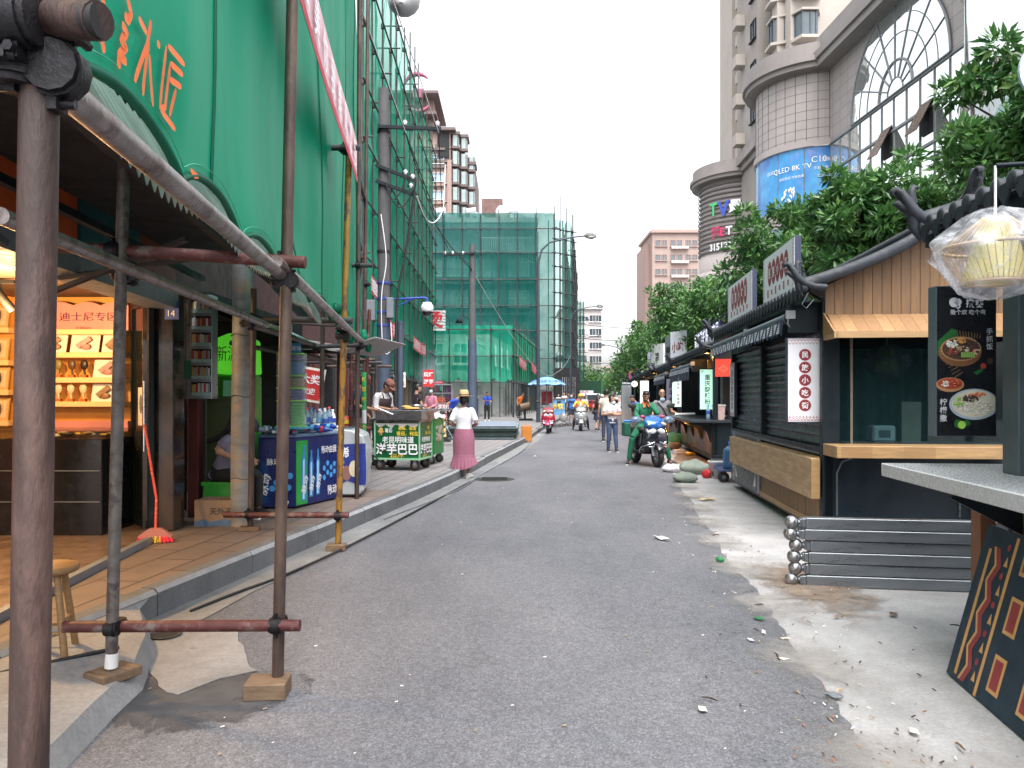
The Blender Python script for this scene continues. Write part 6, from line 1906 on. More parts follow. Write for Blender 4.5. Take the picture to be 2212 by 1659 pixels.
# inside seen through the glass: green curtain,side window,till,board
q=MB();q.grid(lambda u,v: (.35 + 1.35 * u,1.5 + .04 * math.sin(u * 40),.9 + 1.25 * v),60,4);q.build('curtain',mat('dim green curtain',(.16,.36,.32),.8,0,.2),K1)
q=MB();q.box(1.75,1.2,1.45,2.3,1.25,2.3);q.build('pale_blind',mat('bluish blind',(.20,.28,.36),.7),K1)
q=MB();q.box(.3,.25,.95,2.0,.8,1.06);q.build('inner_counter',GREYM,K1)
mk=thing('paper_box','white paper towel box standing inside the kiosk window','box',kpt(K1,.72,.4,1.06),KA)
q=MB();q.box(-.12,-.09,0,.12,.09,.18);q.build('carton',WHITE,mk,None,0,.02)
q=MB();q.box(-.06,-.094,.05,.06,-.09,.13);q.build('print',GREYM,mk)
q=MB();q.box(-.1,-.015,0,.1,.015,.44);tag(q.build('cutting_board',mat('pale board',(.42,.36,.30),.6),None,kpt(K1,1.0,.33,1.06),KA),'pale upright cutting board inside the kiosk window beside the paper box','board')
LAMPY=mat('yellow paper shade',(.62,.55,.20),.6,0,.06,emit=0)
BAMB=mat('split bamboo',(.50,.34,.20),.5,0,.1)
def film_mat():
 m,t,out=nodes('crumpled plastic film')
 p=N(t,'BsdfPrincipled',Roughness=.12)
 p.inputs['Base Color'].default_value=(.80,.82,.90,1)
 vo=noise(t,5,5,coord(t),.6,1.5)
 t.links.new(bump(t,vo,.5,.02),p.inputs['Normal'])
 tp=N(t,'BsdfTransparent');tp.inputs[0].default_value=(.93,.94,.97,1)
 mx=N(t,'MixShader')
 t.links.new(ramp(t,vo,[(.40,.88),(.72,.45)]),mx.inputs[0])
 t.links.new(p.outputs[0],mx.inputs[1]);t.links.new(tp.outputs[0],mx.inputs[2])
 t.links.new(mx.outputs[0],out.inputs[0])
 return m
FILM=film_mat()
def lantern(label,loc,r=.24,dim=False):
 t=thing('bamboo_lantern',label,'lantern',loc,0,'bamboo lanterns wrapped in plastic')
 q=MB();q.tube([(0,0,.17),(.0,0,.40)],.006,6);q.build('cord',WHITE,t)
 q=MB();q.lathe([(.075,.15),(.105,.0),(.135,-.13)],20);q.build('paper_shade',LAMPY,t)
 q=MB()
 for i in range(44):
  a=2 * PI * i / 44
  q.tube([(.055 * math.cos(a),.055 * math.sin(a),.16),(r * math.cos(a),r * math.sin(a),.02),(.13 * math.cos(a + .12),.13 * math.sin(a + .12),-.14)],.0022,4)
 q.tube([(r * math.cos(a / 16 * PI),r * math.sin(a / 16 * PI),.02) for a in range(33)],.009,6)
 q.tube([(.13 * math.cos(a / 12 * PI),.13 * math.sin(a / 12 * PI),-.14) for a in range(25)],.009,6)
 q.build('bamboo_ribs',BAMB,t)
 q=MB()
 def fn(u,v):
  a=2 * PI * u
  zz=[(.05,.20),(.12,.17),(r * 1.10,.05),(r * 1.18,.01),(r * .92,-.09),(.15,-.18),(.02,-.22)]
  f=v * 6;i=min(5,int(f));f -= i
  rr=zz[i][0] * (1 - f) + zz[i + 1][0] * f;z=zz[i][1] * (1 - f) + zz[i + 1][1] * f
  w_=1 + .07 * math.sin(a * 5 + v * 6) + .05 * math.sin(a * 11 - v * 9) + .04 * math.sin(a * 17 + 2)
  return (rr * w_ * math.cos(a),rr * w_ * math.sin(a),z + .018 * math.sin(a * 7 + v * 5) * (rr / r))
 q.grid(fn,64,24);q.build('plastic_wrap',FILM,t)
 return t
lantern('bamboo lantern wrapped in crumpled plastic hanging inside the kiosk window',kpt(K1,1.0,1.0,1.98),.22)
# awning roll and valance on the street front
def awning(k,y0,y1,z,label_m,x=-.30,lit=False,drop=.16):
 q=MB();q.tube([(x,y0,z),(x,y1,z)],.055,14);q.build('awning_tube',mat('blue grey awning cover',(.08,.11,.135),.45,.2,.1),k)
 q=MB()
 n=max(3,int((y1 - y0) / .17))
 ys=[y0 + (y1 - y0) * i / (n * 4) for i in range(n * 4 + 1)]
 def fn(u,v):
  y=y0 + (y1 - y0) * u
  return (x - .05 + .012 * math.sin(y * 9) - .02 * v,y,z - .02 - v * (drop + .02 * math.cos(u * n * 2 * PI)))
 q.grid(fn,n * 8,3);q.build('valance',mat('navy valance cloth',(.018,.025,.055),.75,0,.1),k)
 q=MB()
 for i in range(n):
  yc=y0 + (y1 - y0) * (i + .5) / n
  for r_ in range(5):
   for c in range(5 - r_ if i % 2 else r_ + 1):
    w_=.017
    m_=(5 - r_ if i % 2 else r_ + 1)
    yy=yc + (c - (m_ - 1) / 2) * .026
    q.box(x - .076 - .004 * r_,yy - w_ / 2,z - .05 - r_ * .024 - .018,x - .073 - .004 * r_,yy + w_ / 2,z - .05 - r_ * .024)
 q.build('valance_pattern',mat('pale valance print',(.50,.56,.62),.6),k)
 q=MB();q.box(x - .03,y0 - .14,z - .17,.0,y0 - .10,z + .13);q.tube([(x,y0 - .1,z),(x,y0,z)],.04,10);q.build('awning_bracket',STEEL,k)
 q=MB();q.box(x - .06,y0 - .16,z - .02,x + .04,y0 - .14,z + .07);q.tube([(x - .04,y0 - .17,z - .02),(x - .045,y0 - .17,z - .08),(x - .02,y0 - .17,z - .11),(x - .04,y0 - .17,z - .08)],.008,6);q.build('crank',mat('zinc fitting',(.30,.31,.32),.4,.7),k)
awning(K1,.32,2.55,2.42,None);awning(K1,2.6,5.2,2.42,None)
ethnic_sign('roof_sign','white roof sign with five red ovals on the ridge side nearer the pine gable',kfr(K1,-.1,1.62,3.12,(0,-1,0)),1.6,.60,.07,'sign',False,'snack street signs')
ethnic_sign('roof_sign','white roof sign with five red ovals further along the same kiosk roof',kfr(K1,-.1,4.15,3.12,(0,-1,0)),1.95,.60,.07,'sign',False,'snack street signs')
ethnic_sign('hanging_sign','tall white hanging sign of five crimson discs beside the pine canopy',kfr(K1,-.155,.18,1.735,(1,0,0)),.355,.90,.08,'sign',True,'snack street signs')
ethnic_sign('hanging_sign','narrow white sign of five crimson discs flat on the far end of the closed kiosk',kfr(K1,-.05,5.02,1.68,(0,-1,0)),.36,.90,.05,'sign',True,'snack street signs')
q=MB()
q.tube([(-.25,-.3,2.62),(-.32,-.31,2.5),(-.27,-.3,2.46),(-.20,-.32,2.55)],.0035,5);q.build('loose_wire',GREYM,K1)
# ---- the nearest kiosk at the edge of the picture,with the stone counter
K0=kiosk_shell('snack_kiosk','dark kiosk with a pale stone counter, roller shutter and dragon roof',(2.355,-.68,0),5.1,2.7,ov=.23,ovy=.66)
shutter(K0,.1,2.75,1.12,2.42);shutter(K0,2.85,4.93,1.12,2.42)
q=MB();q.box(.02,0,.22,.08,5.1,1.04);q.build('lower_wall',STEEL,K0)
q=MB();q.box(-.05,.3,.35,.018,5.0,.98);q.build('slat_panel',SLATW,K0)
q=MB();q.box(.0,5.46,.02,.09,5.58,1.03);q.build('counter_leg',mat('red brown board',(.22,.10,.05),.55,0,.1,4,stretch=(8,8,1)),K0)
STONEC=mat('speckled grey quartz',(.46,.475,.50),.25,0,.06,30,c2=(.30,.30,.31),s2=120,f2=(.6,.64),spec=.6)
q=MB();q.box(-.485,.2,1.03,.35,5.75,1.115);q.build('stone_counter',STONEC,K0,None,0,.006)
for y in (1.2,3.2,4.9):
 q=MB();q.ext([(0,0),(0,-.24),(.04,-.24),(.42,-.04),(.42,0)],.03,0,frame((.0,y,1.03),(-1,0,0)));q.build('counter_bracket',STEEL,K0)
q=MB();q.box(-.05,4.94,1.115,.07,5.11,2.56);q.box(.07,4.98,1.115,.3,5.10,2.45);q.build('jamb_post',mat('blue grey post',(.06,.085,.10),.4,.2,.15),K0,None,0,.004)
lt_=lantern('large bamboo lantern in crumpled plastic hanging from the eave of the stone counter kiosk',at(2150,545,3.55),.225)
q=MB();q.tube([(.0,0,.40),(.45,.02,.43)],.012,6);q.build('hook_arm',STEEL,lt_)
# food sign on the corner of that kiosk
fsn=thing('food_sign','tall black food sign with a grey elephant head, a basket of rice and noodle bowls','sign',(0,0,0))
a_,b2=at(2026,780,4.72),at(2149,780,4.72)
fsn.matrix_world=frame((a_ + b2) / 2,(1,-.04,0))
wS,hS=.352,.915
q=MB();q.box(-wS / 2 - .005,-hS / 2 - .005,-.10,wS / 2 + .005,hS / 2 + .005,-.004);q.build('case',mat('slate sign case',(.09,.12,.145),.4,.2,.08),fsn)
q=MB();q.box(-wS / 2,-hS / 2,-.004,wS / 2,hS / 2,.002);q.build('face',mat('black print film',(.006,.007,.010),.3,0,.2),fsn)
for s_,z_,x_,y_,b_,v_ in (('撒爽',.055,.047,.355,.02,False),('撒个欢 吃个爽',.034,.005,.30,.005,False),('手抓饭',.042,.135,.135,.01,True),('柠檬撒',.045,-.142,-.30,.01,True)):
 q=MB();q.text(s_,z_,T(x_,y_,.004),0,1,b_,.004,v_,1.1);q.build('lettering',mat('pale grey print',(.55,.56,.62),.5),fsn)
q=MB();q.disc((-.075,.36,.003),.030,20,.001);q.disc((-.052,.362,.003),.022,16,.001);q.tube([(-.045,.35,.004),(-.040,.335,.004),(-.052,.322,.004),(-.062,.328,.004)],.005,5);q.build('elephant_emblem',mat('pale grey print',(.55,.56,.62)),fsn)
def food(q,c,rx,ry,cols,n,sz,z=.004,seed=0):
 r2=random.Random(seed)
 for i in range(n):
  a,k=r2.uniform(0,2 * PI),math.sqrt(r2.random())
  q.ell((c[0] + rx * k * math.cos(a),c[1] + ry * k * math.sin(a),z + r2.uniform(0,.002)),(sz * r2.uniform(.5,1.2),sz * r2.uniform(.4,1),.0015),6,3,r2.choice(cols))
FM2=[mat('print ' + n_,c,.5) for n_,c in (('basket',(.16,.07,.03)),('basket light',(.35,.19,.09)),('rice',(.62,.60,.55)),('pork',(.48,.24,.06)),('dark meat',(.06,.03,.02)),('cucumber',(.22,.42,.10)),('chilli',(.30,.04,.02)),('plate',(.32,.40,.48)),('leaf',(.01,.10,.02)),('lime',(.30,.55,.08)),('noodle',(.55,.52,.42)),('carrot',(.60,.16,.06)))]
q=MB()
q.ext([(-.175,.12),(-.09,.20),(-.06,.19),(-.06,.15),(-.12,.07),(-.175,.03)],.001,8,None,.002)
for i in range(9): q.bar((-.06 + i * .018,.19 - i * .003,.003),(-.05 + i * .016,.14,.003),.002,.001,1);q.bar((-.17 + i * .012,.06 - i * .02,.003),(-.15 + i * .016,.06 - i * .016,.003),.002,.001,1)
q.disc((-.04,.055,.0025),.130,32,.001,0,None,.68);q.disc((-.035,.075,.004),.122,32,.001,1,None,.62);q.disc((-.035,.075,.0052),.114,32,.001,4,None,.58)
food(q,(-.09,.105),.032,.024,[2],40,.010,.007,1);food(q,(-.035,.125),.026,.018,[3],30,.009,.007,2);food(q,(-.03,.07),.04,.02,[4,1,10],40,.010,.007,3);food(q,(-.085,.055),.04,.022,[6,4],40,.009,.007,4);food(q,(.04,.10),.03,.03,[4],30,.01,.007,6);food(q,(.055,.06),.02,.02,[11,10],20,.008,.007,7)
for i in range(6): q.box(-.035 + i * .014,.022,.007,-.024 + i * .014,.055,.009,5)
q.disc((-.10,-.145,.003),.085,28,.001,1,None,.52);q.disc((-.10,-.138,.0042),.074,28,.001,6,None,.44);food(q,(-.13,-.14),.025,.018,[10,2],24,.007,.006,8);food(q,(-.075,-.135),.035,.02,[6,11],40,.007,.006,9)
q.ext([(min(.172,.045 + .15 * math.cos(2 * PI * i / 40)),-.265 + .095 * math.sin(2 * PI * i / 40)) for i in range(40)],.001,7,None,.003)
q.ext([(min(.171,.048 + .138 * math.cos(2 * PI * i / 40)),-.262 + .083 * math.sin(2 * PI * i / 40)) for i in range(40)],.001,10,None,.0045)
food(q,(.06,-.285),.10,.045,[10,2],90,.011,.006,10);food(q,(.02,-.23),.05,.02,[4],50,.010,.007,11);food(q,(.06,-.205),.05,.012,[11],30,.010,.007,12);food(q,(-.05,-.25),.03,.03,[9,5],40,.008,.007,13)
q.disc((-.05,-.385,.003),.026,18,.001,8);q.disc((-.03,-.392,.0045),.024,18,.001,9);q.disc((.0,-.38,.0035),.02,16,.001,8)
q.disc((.10,-.03,.003),.018,14,.001,6);q.disc((.14,.0,.003),.02,14,.001,4);q.ext([(.04,-.07),(.09,-.045),(.10,-.06),(.06,-.085)],.001,8,None,.003)
q.build('food_print',FM2,fsn)
# painted board leaning under the stone counter
pb=thing('painted_board','dark teal board with ochre zigzags and red squares leaning under the stone counter','board',(0,0,0))
pA,pB,pT=V((2.43,4.30,.012)),V((2.30,3.45,.012)),V((2.66,4.36,.84))
pr_=(pB - pA).normalized()
pb.matrix_world=frame(pA,pr_,pT - pA)
bl=1.75;bh=(pT - pA).length
q=MB();q.box(0,0,-.025,bl,bh,0);q.build('panel',mat('dark teal paint',(.006,.024,.042),.45,0,.25,3,c2=(.018,.036,.05),s2=6,f2=(.62,.75),spec=.3),pb)
q=MB()
q.box(.085,.03,.001,.115,bh * .86,.002);q.box(.335,.0,.001,.363,bh * .98,.002);q.box(1.25,.0,.001,1.28,bh,.002)
def zig(q,xs,w_,m):
 n=8
 P=[(xs[i % 2],bh * .86 * i / n + .02) for i in range(n + 1)]
 for (xa,ya),(xb,yb) in zip(P,P[1:]):
  q.add([(xa,ya,.0015),(xa + w_,ya,.0015),(xb + w_,yb,.0015),(xb,yb,.0015)],[(0,1,2,3)],m)
zig(q,(.135,.185),.022,0);zig(q,(.160,.210),.045,1)
for i in range(5):
 z=.06 + i * .155
 q.ext([(.275,z),(.315,z),(.295,z + .055)],.001,0,None,.001);q.disc((.285,z + .10,.001),.018,14,.001,1)
for i in range(3):
 z=.07 + i * .30
 q.ext([(.44,z),(.56,z),(.56,z + .19),(.44,z + .19)],.001,0,None,.001);q.ext([(.462,z + .02),(.538,z + .02),(.538,z + .17),(.462,z + .17)],.001,1,None,.0025)
 q.ext([(.74,z),(.86,z),(.86,z + .19),(.74,z + .19)],.001,0,None,.001);q.ext([(.762,z + .02),(.838,z + .02),(.838,z + .17),(.762,z + .17)],.001,1,None,.0025)
q.build('painted_pattern',[mat('ochre paint',(.52,.29,.10),.5),mat('dark red paint',(.24,.025,.03),.5)],pb)
# ---- lit kiosk with the warm counter,and the ones beyond it
def open_kiosk(loc,L,label,warm,n_end=None):
 t=kiosk_shell('snack_kiosk',label,loc,L,2.6,open_front=True)
 q=MB();q.box(-.58,-.10,.965,.42,L + .1,1.03);q.build('counter_top',mat('black counter top',(.03,.036,.045),.35,0,.15),t,None,0,.006)
 rp=mat('warm tinted sheet steel',(.075,.055,.05),.35,.5,.4,2,c2=(.16,.08,.045),s2=1.2,f2=(.5,.65),stretch=(1,1,.5))  # warm lamp reflections put into the steel colour as brown patches
 n=max(2,int(L / 1.5))
 for i in range(n):
  y0,y1=.08 + (L - .16) * i / n,.08 + (L - .16) * (i + 1) / n
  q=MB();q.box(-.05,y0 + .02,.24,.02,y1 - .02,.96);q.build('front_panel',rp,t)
  q=MB();q.ext([(0,0),(0,-.45),(.03,-.45),(.10,-.22),(.28,-.07),(.48,-.04),(.48,0)],.04,0,frame((-.05,y0 + .02,.962),(-1,0,0)));q.build('curved_bracket',STEEL,t)
 q=MB();q.box(-.06,0,.12,.0,L,.24);q.build('plinth',STEEL,t)
 q=MB();q.box(.0,.0,.22,2.6,.05,.98);q.build('end_wall',STEEL,t)
 for a_ in ((.75,.0,.98,.81,.05,2.2),(1.9,0,.98,2.6,.05,2.2),(0,0,2.2,2.6,.05,2.56)):
  q=MB();q.box(*a_);q.build('end_frame',STEEL,t)
 q=MB();q.box(.81,.015,1.02,1.9,.025,2.2);q.build('window_pane',glass('kiosk glass',(.55,.68,.70),.62),t)
 gable(t,2.6,-.012,2.66,3.42,mat('dark stained boards',(.03,.024,.022),.6,0,.2,3))
 q=MB();q.box(.5,L * .3,.25,2.3,L * .36,2.2);q.box(1.6,.3,.25,2.2,L * .25,1.6);q.build('inner_fitting',GREYM,t)
 for s,y in ((1,.3),(1,L - .5)):
  q=MB();q.box(-.10,y - .06,2.22,.0,y + .06,2.42);q.build('carved_bracket',mat('gilt carved bracket',(.35,.16,.03),.5),t)
 if warm:
  q=MB()
  for y in [.35 + (L - .7) * i / 6 for i in range(7)]: q.ell((-.30,y,.935),(.035,.035,.02),8,5)
  q.build('counter_lamp',mat('warm lit lamp',(1.0,.45,.10),.5,emit=6.0),t)
  for y in (.6,L * .5,L - .6): lamp_light(t,(-.28,y,.88),(1.0,.36,.08),warm,.04)
  lamp_light(t,(-.12,.3,2.50),(1.0,.45,.12),warm * .45,.04)
  lamp_light(t,(1.0,L * .5,2.3),(.9,.95,1.0),warm * .6,.1)
 return t
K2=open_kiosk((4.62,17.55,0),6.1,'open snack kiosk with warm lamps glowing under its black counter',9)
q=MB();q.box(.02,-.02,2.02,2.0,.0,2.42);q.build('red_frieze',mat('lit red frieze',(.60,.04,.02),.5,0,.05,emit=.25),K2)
q=MB()
for i in range(7):
 x=.2 + i * .26
 for s in (.09,.05): q.add([(x - s * 1.2,-.024,2.2),(x,-.024,2.2 - s),(x + s * 1.2,-.024,2.2),(x,-.024,2.2 + s),(x - s * 1.0,-.0245,2.2),(x,-.0245,2.2 - s * .85),(x + s * 1.0,-.0245,2.2),(x,-.0245,2.2 + s * .85)],[(0,1,5,4),(1,2,6,5),(2,3,7,6),(3,0,4,7)])
q.build('frieze_pattern',mat('coral print',(.7,.25,.15),.5),K2)
awning(K2,1.2,3.4,2.34,None,-.34,drop=.34);awning(K2,3.5,5.8,2.34,None,-.34,drop=.34)
def hang_sign(label,M,w_,h_,word,face,ink,size,extra=None,name='hanging_sign',th=.09):
 t=thing(name,label,'sign',(0,0,0),0,'hanging signs of the kiosks')
 t.matrix_world=M
 q=MB();q.box(-w_ / 2 - .01,-h_ / 2 - .01,-th,w_ / 2 + .01,h_ / 2 + .01,-.004);q.build('case',mat('indigo sign case',(.03,.035,.075)),t)
 q=MB();q.box(-w_ / 2,-h_ / 2,-.004,w_ / 2,h_ / 2,.002);q.build('face',face,t)
 q=MB();q.text(word,size,T(0,0,.004),0,1,.012,.003,True,1.05);q.build('lettering',ink,t)
 if extra: extra(t)
 return t
def mint_extra(t):
 q=MB()
 q.lathe([(.026,0),(.032,.002),(.026,.004)],16,0,True,T(-.12,.42,.003))
 q.text('印',.034,T(-.12,.42,.004))
 for (x,y,w_) in [(-.06,-.40,.1),(.04,-.41,.1),(.0,-.37,.09),(.10,-.385,.08)]:
  q.tube([(x - w_ / 2,y,.004),(x,y + .03,.004),(x + w_ / 2,y,.004)],.002,4);q.box(x - w_ * .35,y - .03,.003,x - w_ * .33,y,.004);q.box(x + w_ * .3,y - .03,.003,x + w_ * .32,y,.004)
 q.build('seal_and_roofs',INK,t)
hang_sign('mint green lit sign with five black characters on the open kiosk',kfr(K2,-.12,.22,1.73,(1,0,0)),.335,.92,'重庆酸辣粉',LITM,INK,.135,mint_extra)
def pot_extra(t):
 q=MB();q.ell((-.12,-.39,.003),(.04,.028,.002),10,5);q.tube([(-.12,-.36,.004),(-.13,-.33,.004),(-.11,-.30,.004)],.006,5);q.build('pot_emblem',mat('gold print',(.6,.38,.05),.5),t)
hang_sign('white lit sign with a golden pot at the far end of the open kiosk',kfr(K2,-.10,6.25,1.72,(1,0,0)),.35,.93,'老字号·好味道',LITW,INK,.105,pot_extra)
# channel letters standing on the roof
cl=thing('roof_sign','purple and white channel letters standing on the roof of the open kiosk','sign',(0,0,0))
cl.matrix_world=kfr(K2,.2,2.55,3.12,(0,-1,0))
q=MB();word='重庆酸辣粉王字号'
for i,ch in enumerate(word):
 M_=T((i - 3.5) * .52 + .0,0,0)
 for k in range(4): q.text(ch,.50,M_ @ T(0,0,-.10 + k * .03),0,1,.03)
q.build('letter_sides',mat('purple letter side',(.06,.03,.22),.4),cl)
q=MB()
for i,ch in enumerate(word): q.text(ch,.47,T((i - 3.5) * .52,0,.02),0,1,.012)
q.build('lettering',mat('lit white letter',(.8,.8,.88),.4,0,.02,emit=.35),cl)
q=MB();q.box(-2.1,-.42,-.2,2.1,-.38,-.16);q.box(-2.1,.38,-.2,2.1,.42,-.16)
for x in (-2.0,-.7,.7,2.0): q.bar((x,-.6,-.18),(x,.5,-.18),.04,.04);
q.build('frame',STEEL,cl)
K3=open_kiosk((5.55,25.6,0),5.2,'third kiosk in the row, dark with lilac brush written signs',3)
awning(K3,.5,4.8,2.34,None,-.34,drop=.3)
LILAC=mat('lilac sign face',(.50,.48,.66),.4,0,.03,emit=.08)  # slight added glow brightens the sign face itself
hang_sign('lilac sign with large brush characters on the third kiosk',kfr(K3,.05,2.4,1.72,(1,0,0)),.42,1.0,'赵老倌',LILAC,INK,.26)
K4=open_kiosk((6.05,32.0,0),5.2,'fourth kiosk with small glowing white signs',3)
hang_sign('glowing white sign with a red seal on the fourth kiosk',kfr(K4,-.55,-.3,1.72,(1,0,0)),.34,1.0,'曰又拾',mat('bright lit face',(.8,.82,.85),.4,emit=.7),INK,.22)
rd=thing('hanging_sign','round glowing white sign by the fourth kiosk','sign',(0,0,0),0,'hanging signs of the kiosks');rd.matrix_world=kfr(K4,-.95,-.2,2.1,(1,0,0))
q=MB();q.disc((0,0,-.05),.12,24,.1);q.build('face',mat('bright lit face',(.8,.82,.85)),rd)
q=MB();q.text('新',.14,T(0,0,.055),0,1,.02);q.build('lettering',INK,rd)
for k,(y,x) in enumerate([(38.6,6.75),(45.2,7.5),(52.0,8.3),(59.0,9.1)]):
 r_=dup(K4,(x,y,0),KA,['fifth kiosk in the row','sixth kiosk in the row','seventh kiosk in the row','last kiosk one can make out'][k] + ' of dark tiled snack kiosks','snack kiosks along the street')
for k,(kk,y,w_,lab,ch) in enumerate([(K3,1.2,.9,'white roof board on the third kiosk','小吃'),(K3,3.4,.8,'grey roof board behind the first board of the third kiosk','美食'),(K4,1.2,1.0,'white roof board with a blue mark on the fourth kiosk','凉'),(K4,3.6,.9,'lilac roof board of the fourth kiosk','面')]):
 t=thing('roof_sign',lab,'sign',(0,0,0),0,'roof boards of the distant kiosks');t.matrix_world=kfr(kk,.1,y,3.3,(.5,-1,0))
 q=MB();q.box(-w_ / 2,-.5,-.08,w_ / 2,.55,0);q.build('board',[SIGNW,GREYM,WHITE,LILAC][k],t)
 q=MB();q.text(ch,.4,T(0,0,.004),0,.9,.02);q.build('lettering',SIGNR if k == 0 else INK,t)
# things on and under the open counter
tb=thing('plastic_tub','clear pinkish plastic tub of sauce standing on the counter end of the open kiosk','tub',kpt(K2,.12,.16,1.03),KA)
q=MB();q.lathe([(0,0),(.16,0),(.185,.30),(.20,.31),(.20,.335),(.18,.335)],4,0,False,RZ(PI / 4));q.build('tub',mat('pinkish clear plastic',(.55,.38,.36),.25,0,.1),tb,None,0,.02)
q=MB();q.lathe([(.20,.325),(.205,.35),(0,.355)],4,0,False,RZ(PI / 4));q.build('lid',mat('milky lid',(.55,.52,.52),.35),tb)
bottle('water_bottle','small water bottle with blue wrapper on the counter corner of the open kiosk',kpt(K2,-.12,.12,1.03),0,CLEAR,CAPS[0],.34,False,None)
hp=thing('helmet','black crumpled bag and white bowl on the open kiosk counter under the mint sign','bag',kpt(K2,.25,.75,1.03))
hp.name='shopping_bag'
q=MB();q.ell((0,0,.13),(.20,.16,.14),12,8);q.build('bag',BLACK,hp)
q=MB();q.lathe([(.03,0),(.12,.09),(.11,.09),(.02,.01)],14,0,True,T(-.02,-.22,0));q.build('bowl',WHITE,hp)
dl=thing('platform_trolley','flat blue platform trolley on big black wheels beside the closed kiosk end','trolley',(4.05,14.3,0),KA)
q=MB();q.box(-.25,-.45,.20,.35,.45,.235);q.build('deck',mat('blue deck',(.03,.06,.16),.5),dl,None,0,.01)
for (x,y) in [(-.17,-.35),(.27,-.35),(-.17,.35),(.27,.35)]:
 q=MB();q.lathe([(.02,-.025),(.085,-.025),(.10,-.015),(.10,.015),(.085,.025),(.02,.025)],18,0,True,T(x,y,.10) @ RX(R(90)));q.box(x - .03,y - .03,.15,x + .03,y + .03,.2);w_=q.build('wheel',BLACK,dl)
 q=MB();q.tube([(x,y - .03,.10),(x,y + .03,.10)],.035,10);q.build('hub',GREYM,w_)
wj=thing('water_jug','big blue water cooler jug standing on the platform trolley','jug',(4.02,14.15,.235))
q=MB();q.lathe([(0,0),(.125,0),(.135,.02),(.135,.12),(.128,.14),(.135,.16),(.135,.27),(.128,.29),(.135,.31),(.12,.36),(.05,.41),(.035,.42),(.035,.46)],18);q.build('jug',mat('blue jug',(.05,.14,.30),.15,0,.15),wj)
q=MB();q.lathe([(.04,.45),(.04,.50),(0,.505)],12);q.build('cap',mat('cap blue',(.02,.15,.6)),wj)
bk=thing('bucket','white plastic bucket beside the blue water jug','bucket',(3.92,14.75,0))
q=MB();q.lathe([(0,.0),(.12,0),(.15,.30),(.16,.30),(.16,.33),(.145,.33)],18);q.build('bucket',WHITE,bk)
q=MB();q.tube([(.15,0,.3),(.10,0,.36),(-.10,0,.36),(-.15,0,.3)],.005,5);q.build('handle',GREYM,bk)
def blobby(name,label,cat,loc,r,m,seed,grp=None,rz=0):
 r2=random.Random(seed)
 q=MB();q.ell((0,0,r[2] * .85),r,26,16)
 ph=[r2.uniform(0,6) for _ in range(6)]
 q.v=[(x * (1 + .12 * math.sin(4 * y / r[1] + ph[0])),y * (1 + .10 * math.sin(3 * x / r[0] + ph[1])),max(.0,z * (1 + .14 * math.sin(5 * x / r[0] + ph[2]) * math.sin(4 * y / r[1] + ph[3])) )) for x,y,z in q.v]
 return tag(q.build(name,m,None,loc,rz),label,cat,grp)
SACKG=mat('woven green sack',(.20,.235,.20),.8,0,.2,5,.4,120)
SK='sacks on the ground by the kiosks'
blobby('plastic_bag','crumpled red plastic bag beside the white bucket','bag',(3.72,14.7,0),(.09,.07,.09),mat('red plastic',(.55,.02,.03),.3),2)
blobby('sack','bulging grey green woven sack lying on the asphalt edge, the bigger of the pair','sack',gd(1500,1024),(.33,.26,.15),SACKG,5,SK,.2)
blobby('sack','flatter grey green woven sack lying nearer the camera on the asphalt edge','sack',gd(1480,1042),(.24,.17,.10),SACKG,6,SK,-.1)
blobby('sack','bright green sack slumped against the kiosk base behind the bald man','sack',gd(1452,965),(.36,.3,.24),mat('green sack',(.05,.23,.13),.7,0,.2,5),7,SK)
blobby('sack','brown burlap sack lying beneath the green sack by the bald man','sack',gd(1443,972),(.36,.22,.13),mat('burlap',(.28,.17,.09),.85,0,.2,8),8,SK)
blobby('plastic_bag','crumpled white plastic bag on the asphalt beside the grey green sacks','bag',gd(1453,1020),(.22,.16,.09),mat('white bag film',(.62,.58,.62),.35,0,.08),9)
blobby('plastic_bag','yellow crumpled plastic bag on the ground before the open kiosk','bag',gd(1490,985),(.14,.10,.06),mat('yellow bag',(.6,.32,.02),.4),10)
fb=MB();fb.box(-.16,-.1,0,.16,.1,.05);fb.box(-.14,-.08,.055,.14,.12,.11)
tag(fb.build('foam_box',WHITE,None,gd(1467,980),.3,.01),'white foam food boxes stacked before the open kiosk counter','box')
# stack of shiny posts with ball finials
ALU=mat('brushed aluminium post',(.22,.24,.265),.30,.6,.3,2.5,.05,30,stretch=(.3,1.5,1.5),spec=.8)
pw=.094
post_lab=['topmost shiny metal post of the stack, its ball finial highest','second shiny metal post from the top of the stack','third shiny metal post from the top of the stack','third shiny metal post from the bottom of the stack','second shiny metal post from the bottom of the stack','lowest shiny metal post lying on the concrete']
for i in range(6):
 a=V((2.405 + (.0,.03,.02,.035,-.01,.0)[i],6.28,pw * i + .003))
 t=thing('metal_post',post_lab[5 - i],'post',a,R(-8.5) + rng.uniform(-.006,.006),'metal posts stacked on the pavement')
 q=MB();q.box(0,0,0,1.9,pw,pw - .004);q.build('tube',ALU,t,None,0,.009,3)
 q=MB();q.box(-.03,.008,.008,.0,pw - .008,pw - .012);q.box(-.045,.014,.014,-.03,pw - .014,pw - .018);q.tube([(-.062,pw / 2,pw / 2 - .002),(-.045,pw / 2,pw / 2 - .002)],.024,12);q.build('collar',ALU,t,None,0,.003)
 q=MB();q.ell((-.106,pw / 2,pw / 2 - .002),(.056,.056,.056),20,14);q.build('ball_finial',mat('matt metal ball',(.36,.36,.38),.38,1.0,.15,14),t)
rs2=thing('round_sign','pale blue round disc on a pole beside the trees behind the dragon roof','sign',(5.0,7.3,0))
q=MB();q.tube([(0,0,0),(0,0,5.0)],.04,10);q.build('post',GREYM,rs2)
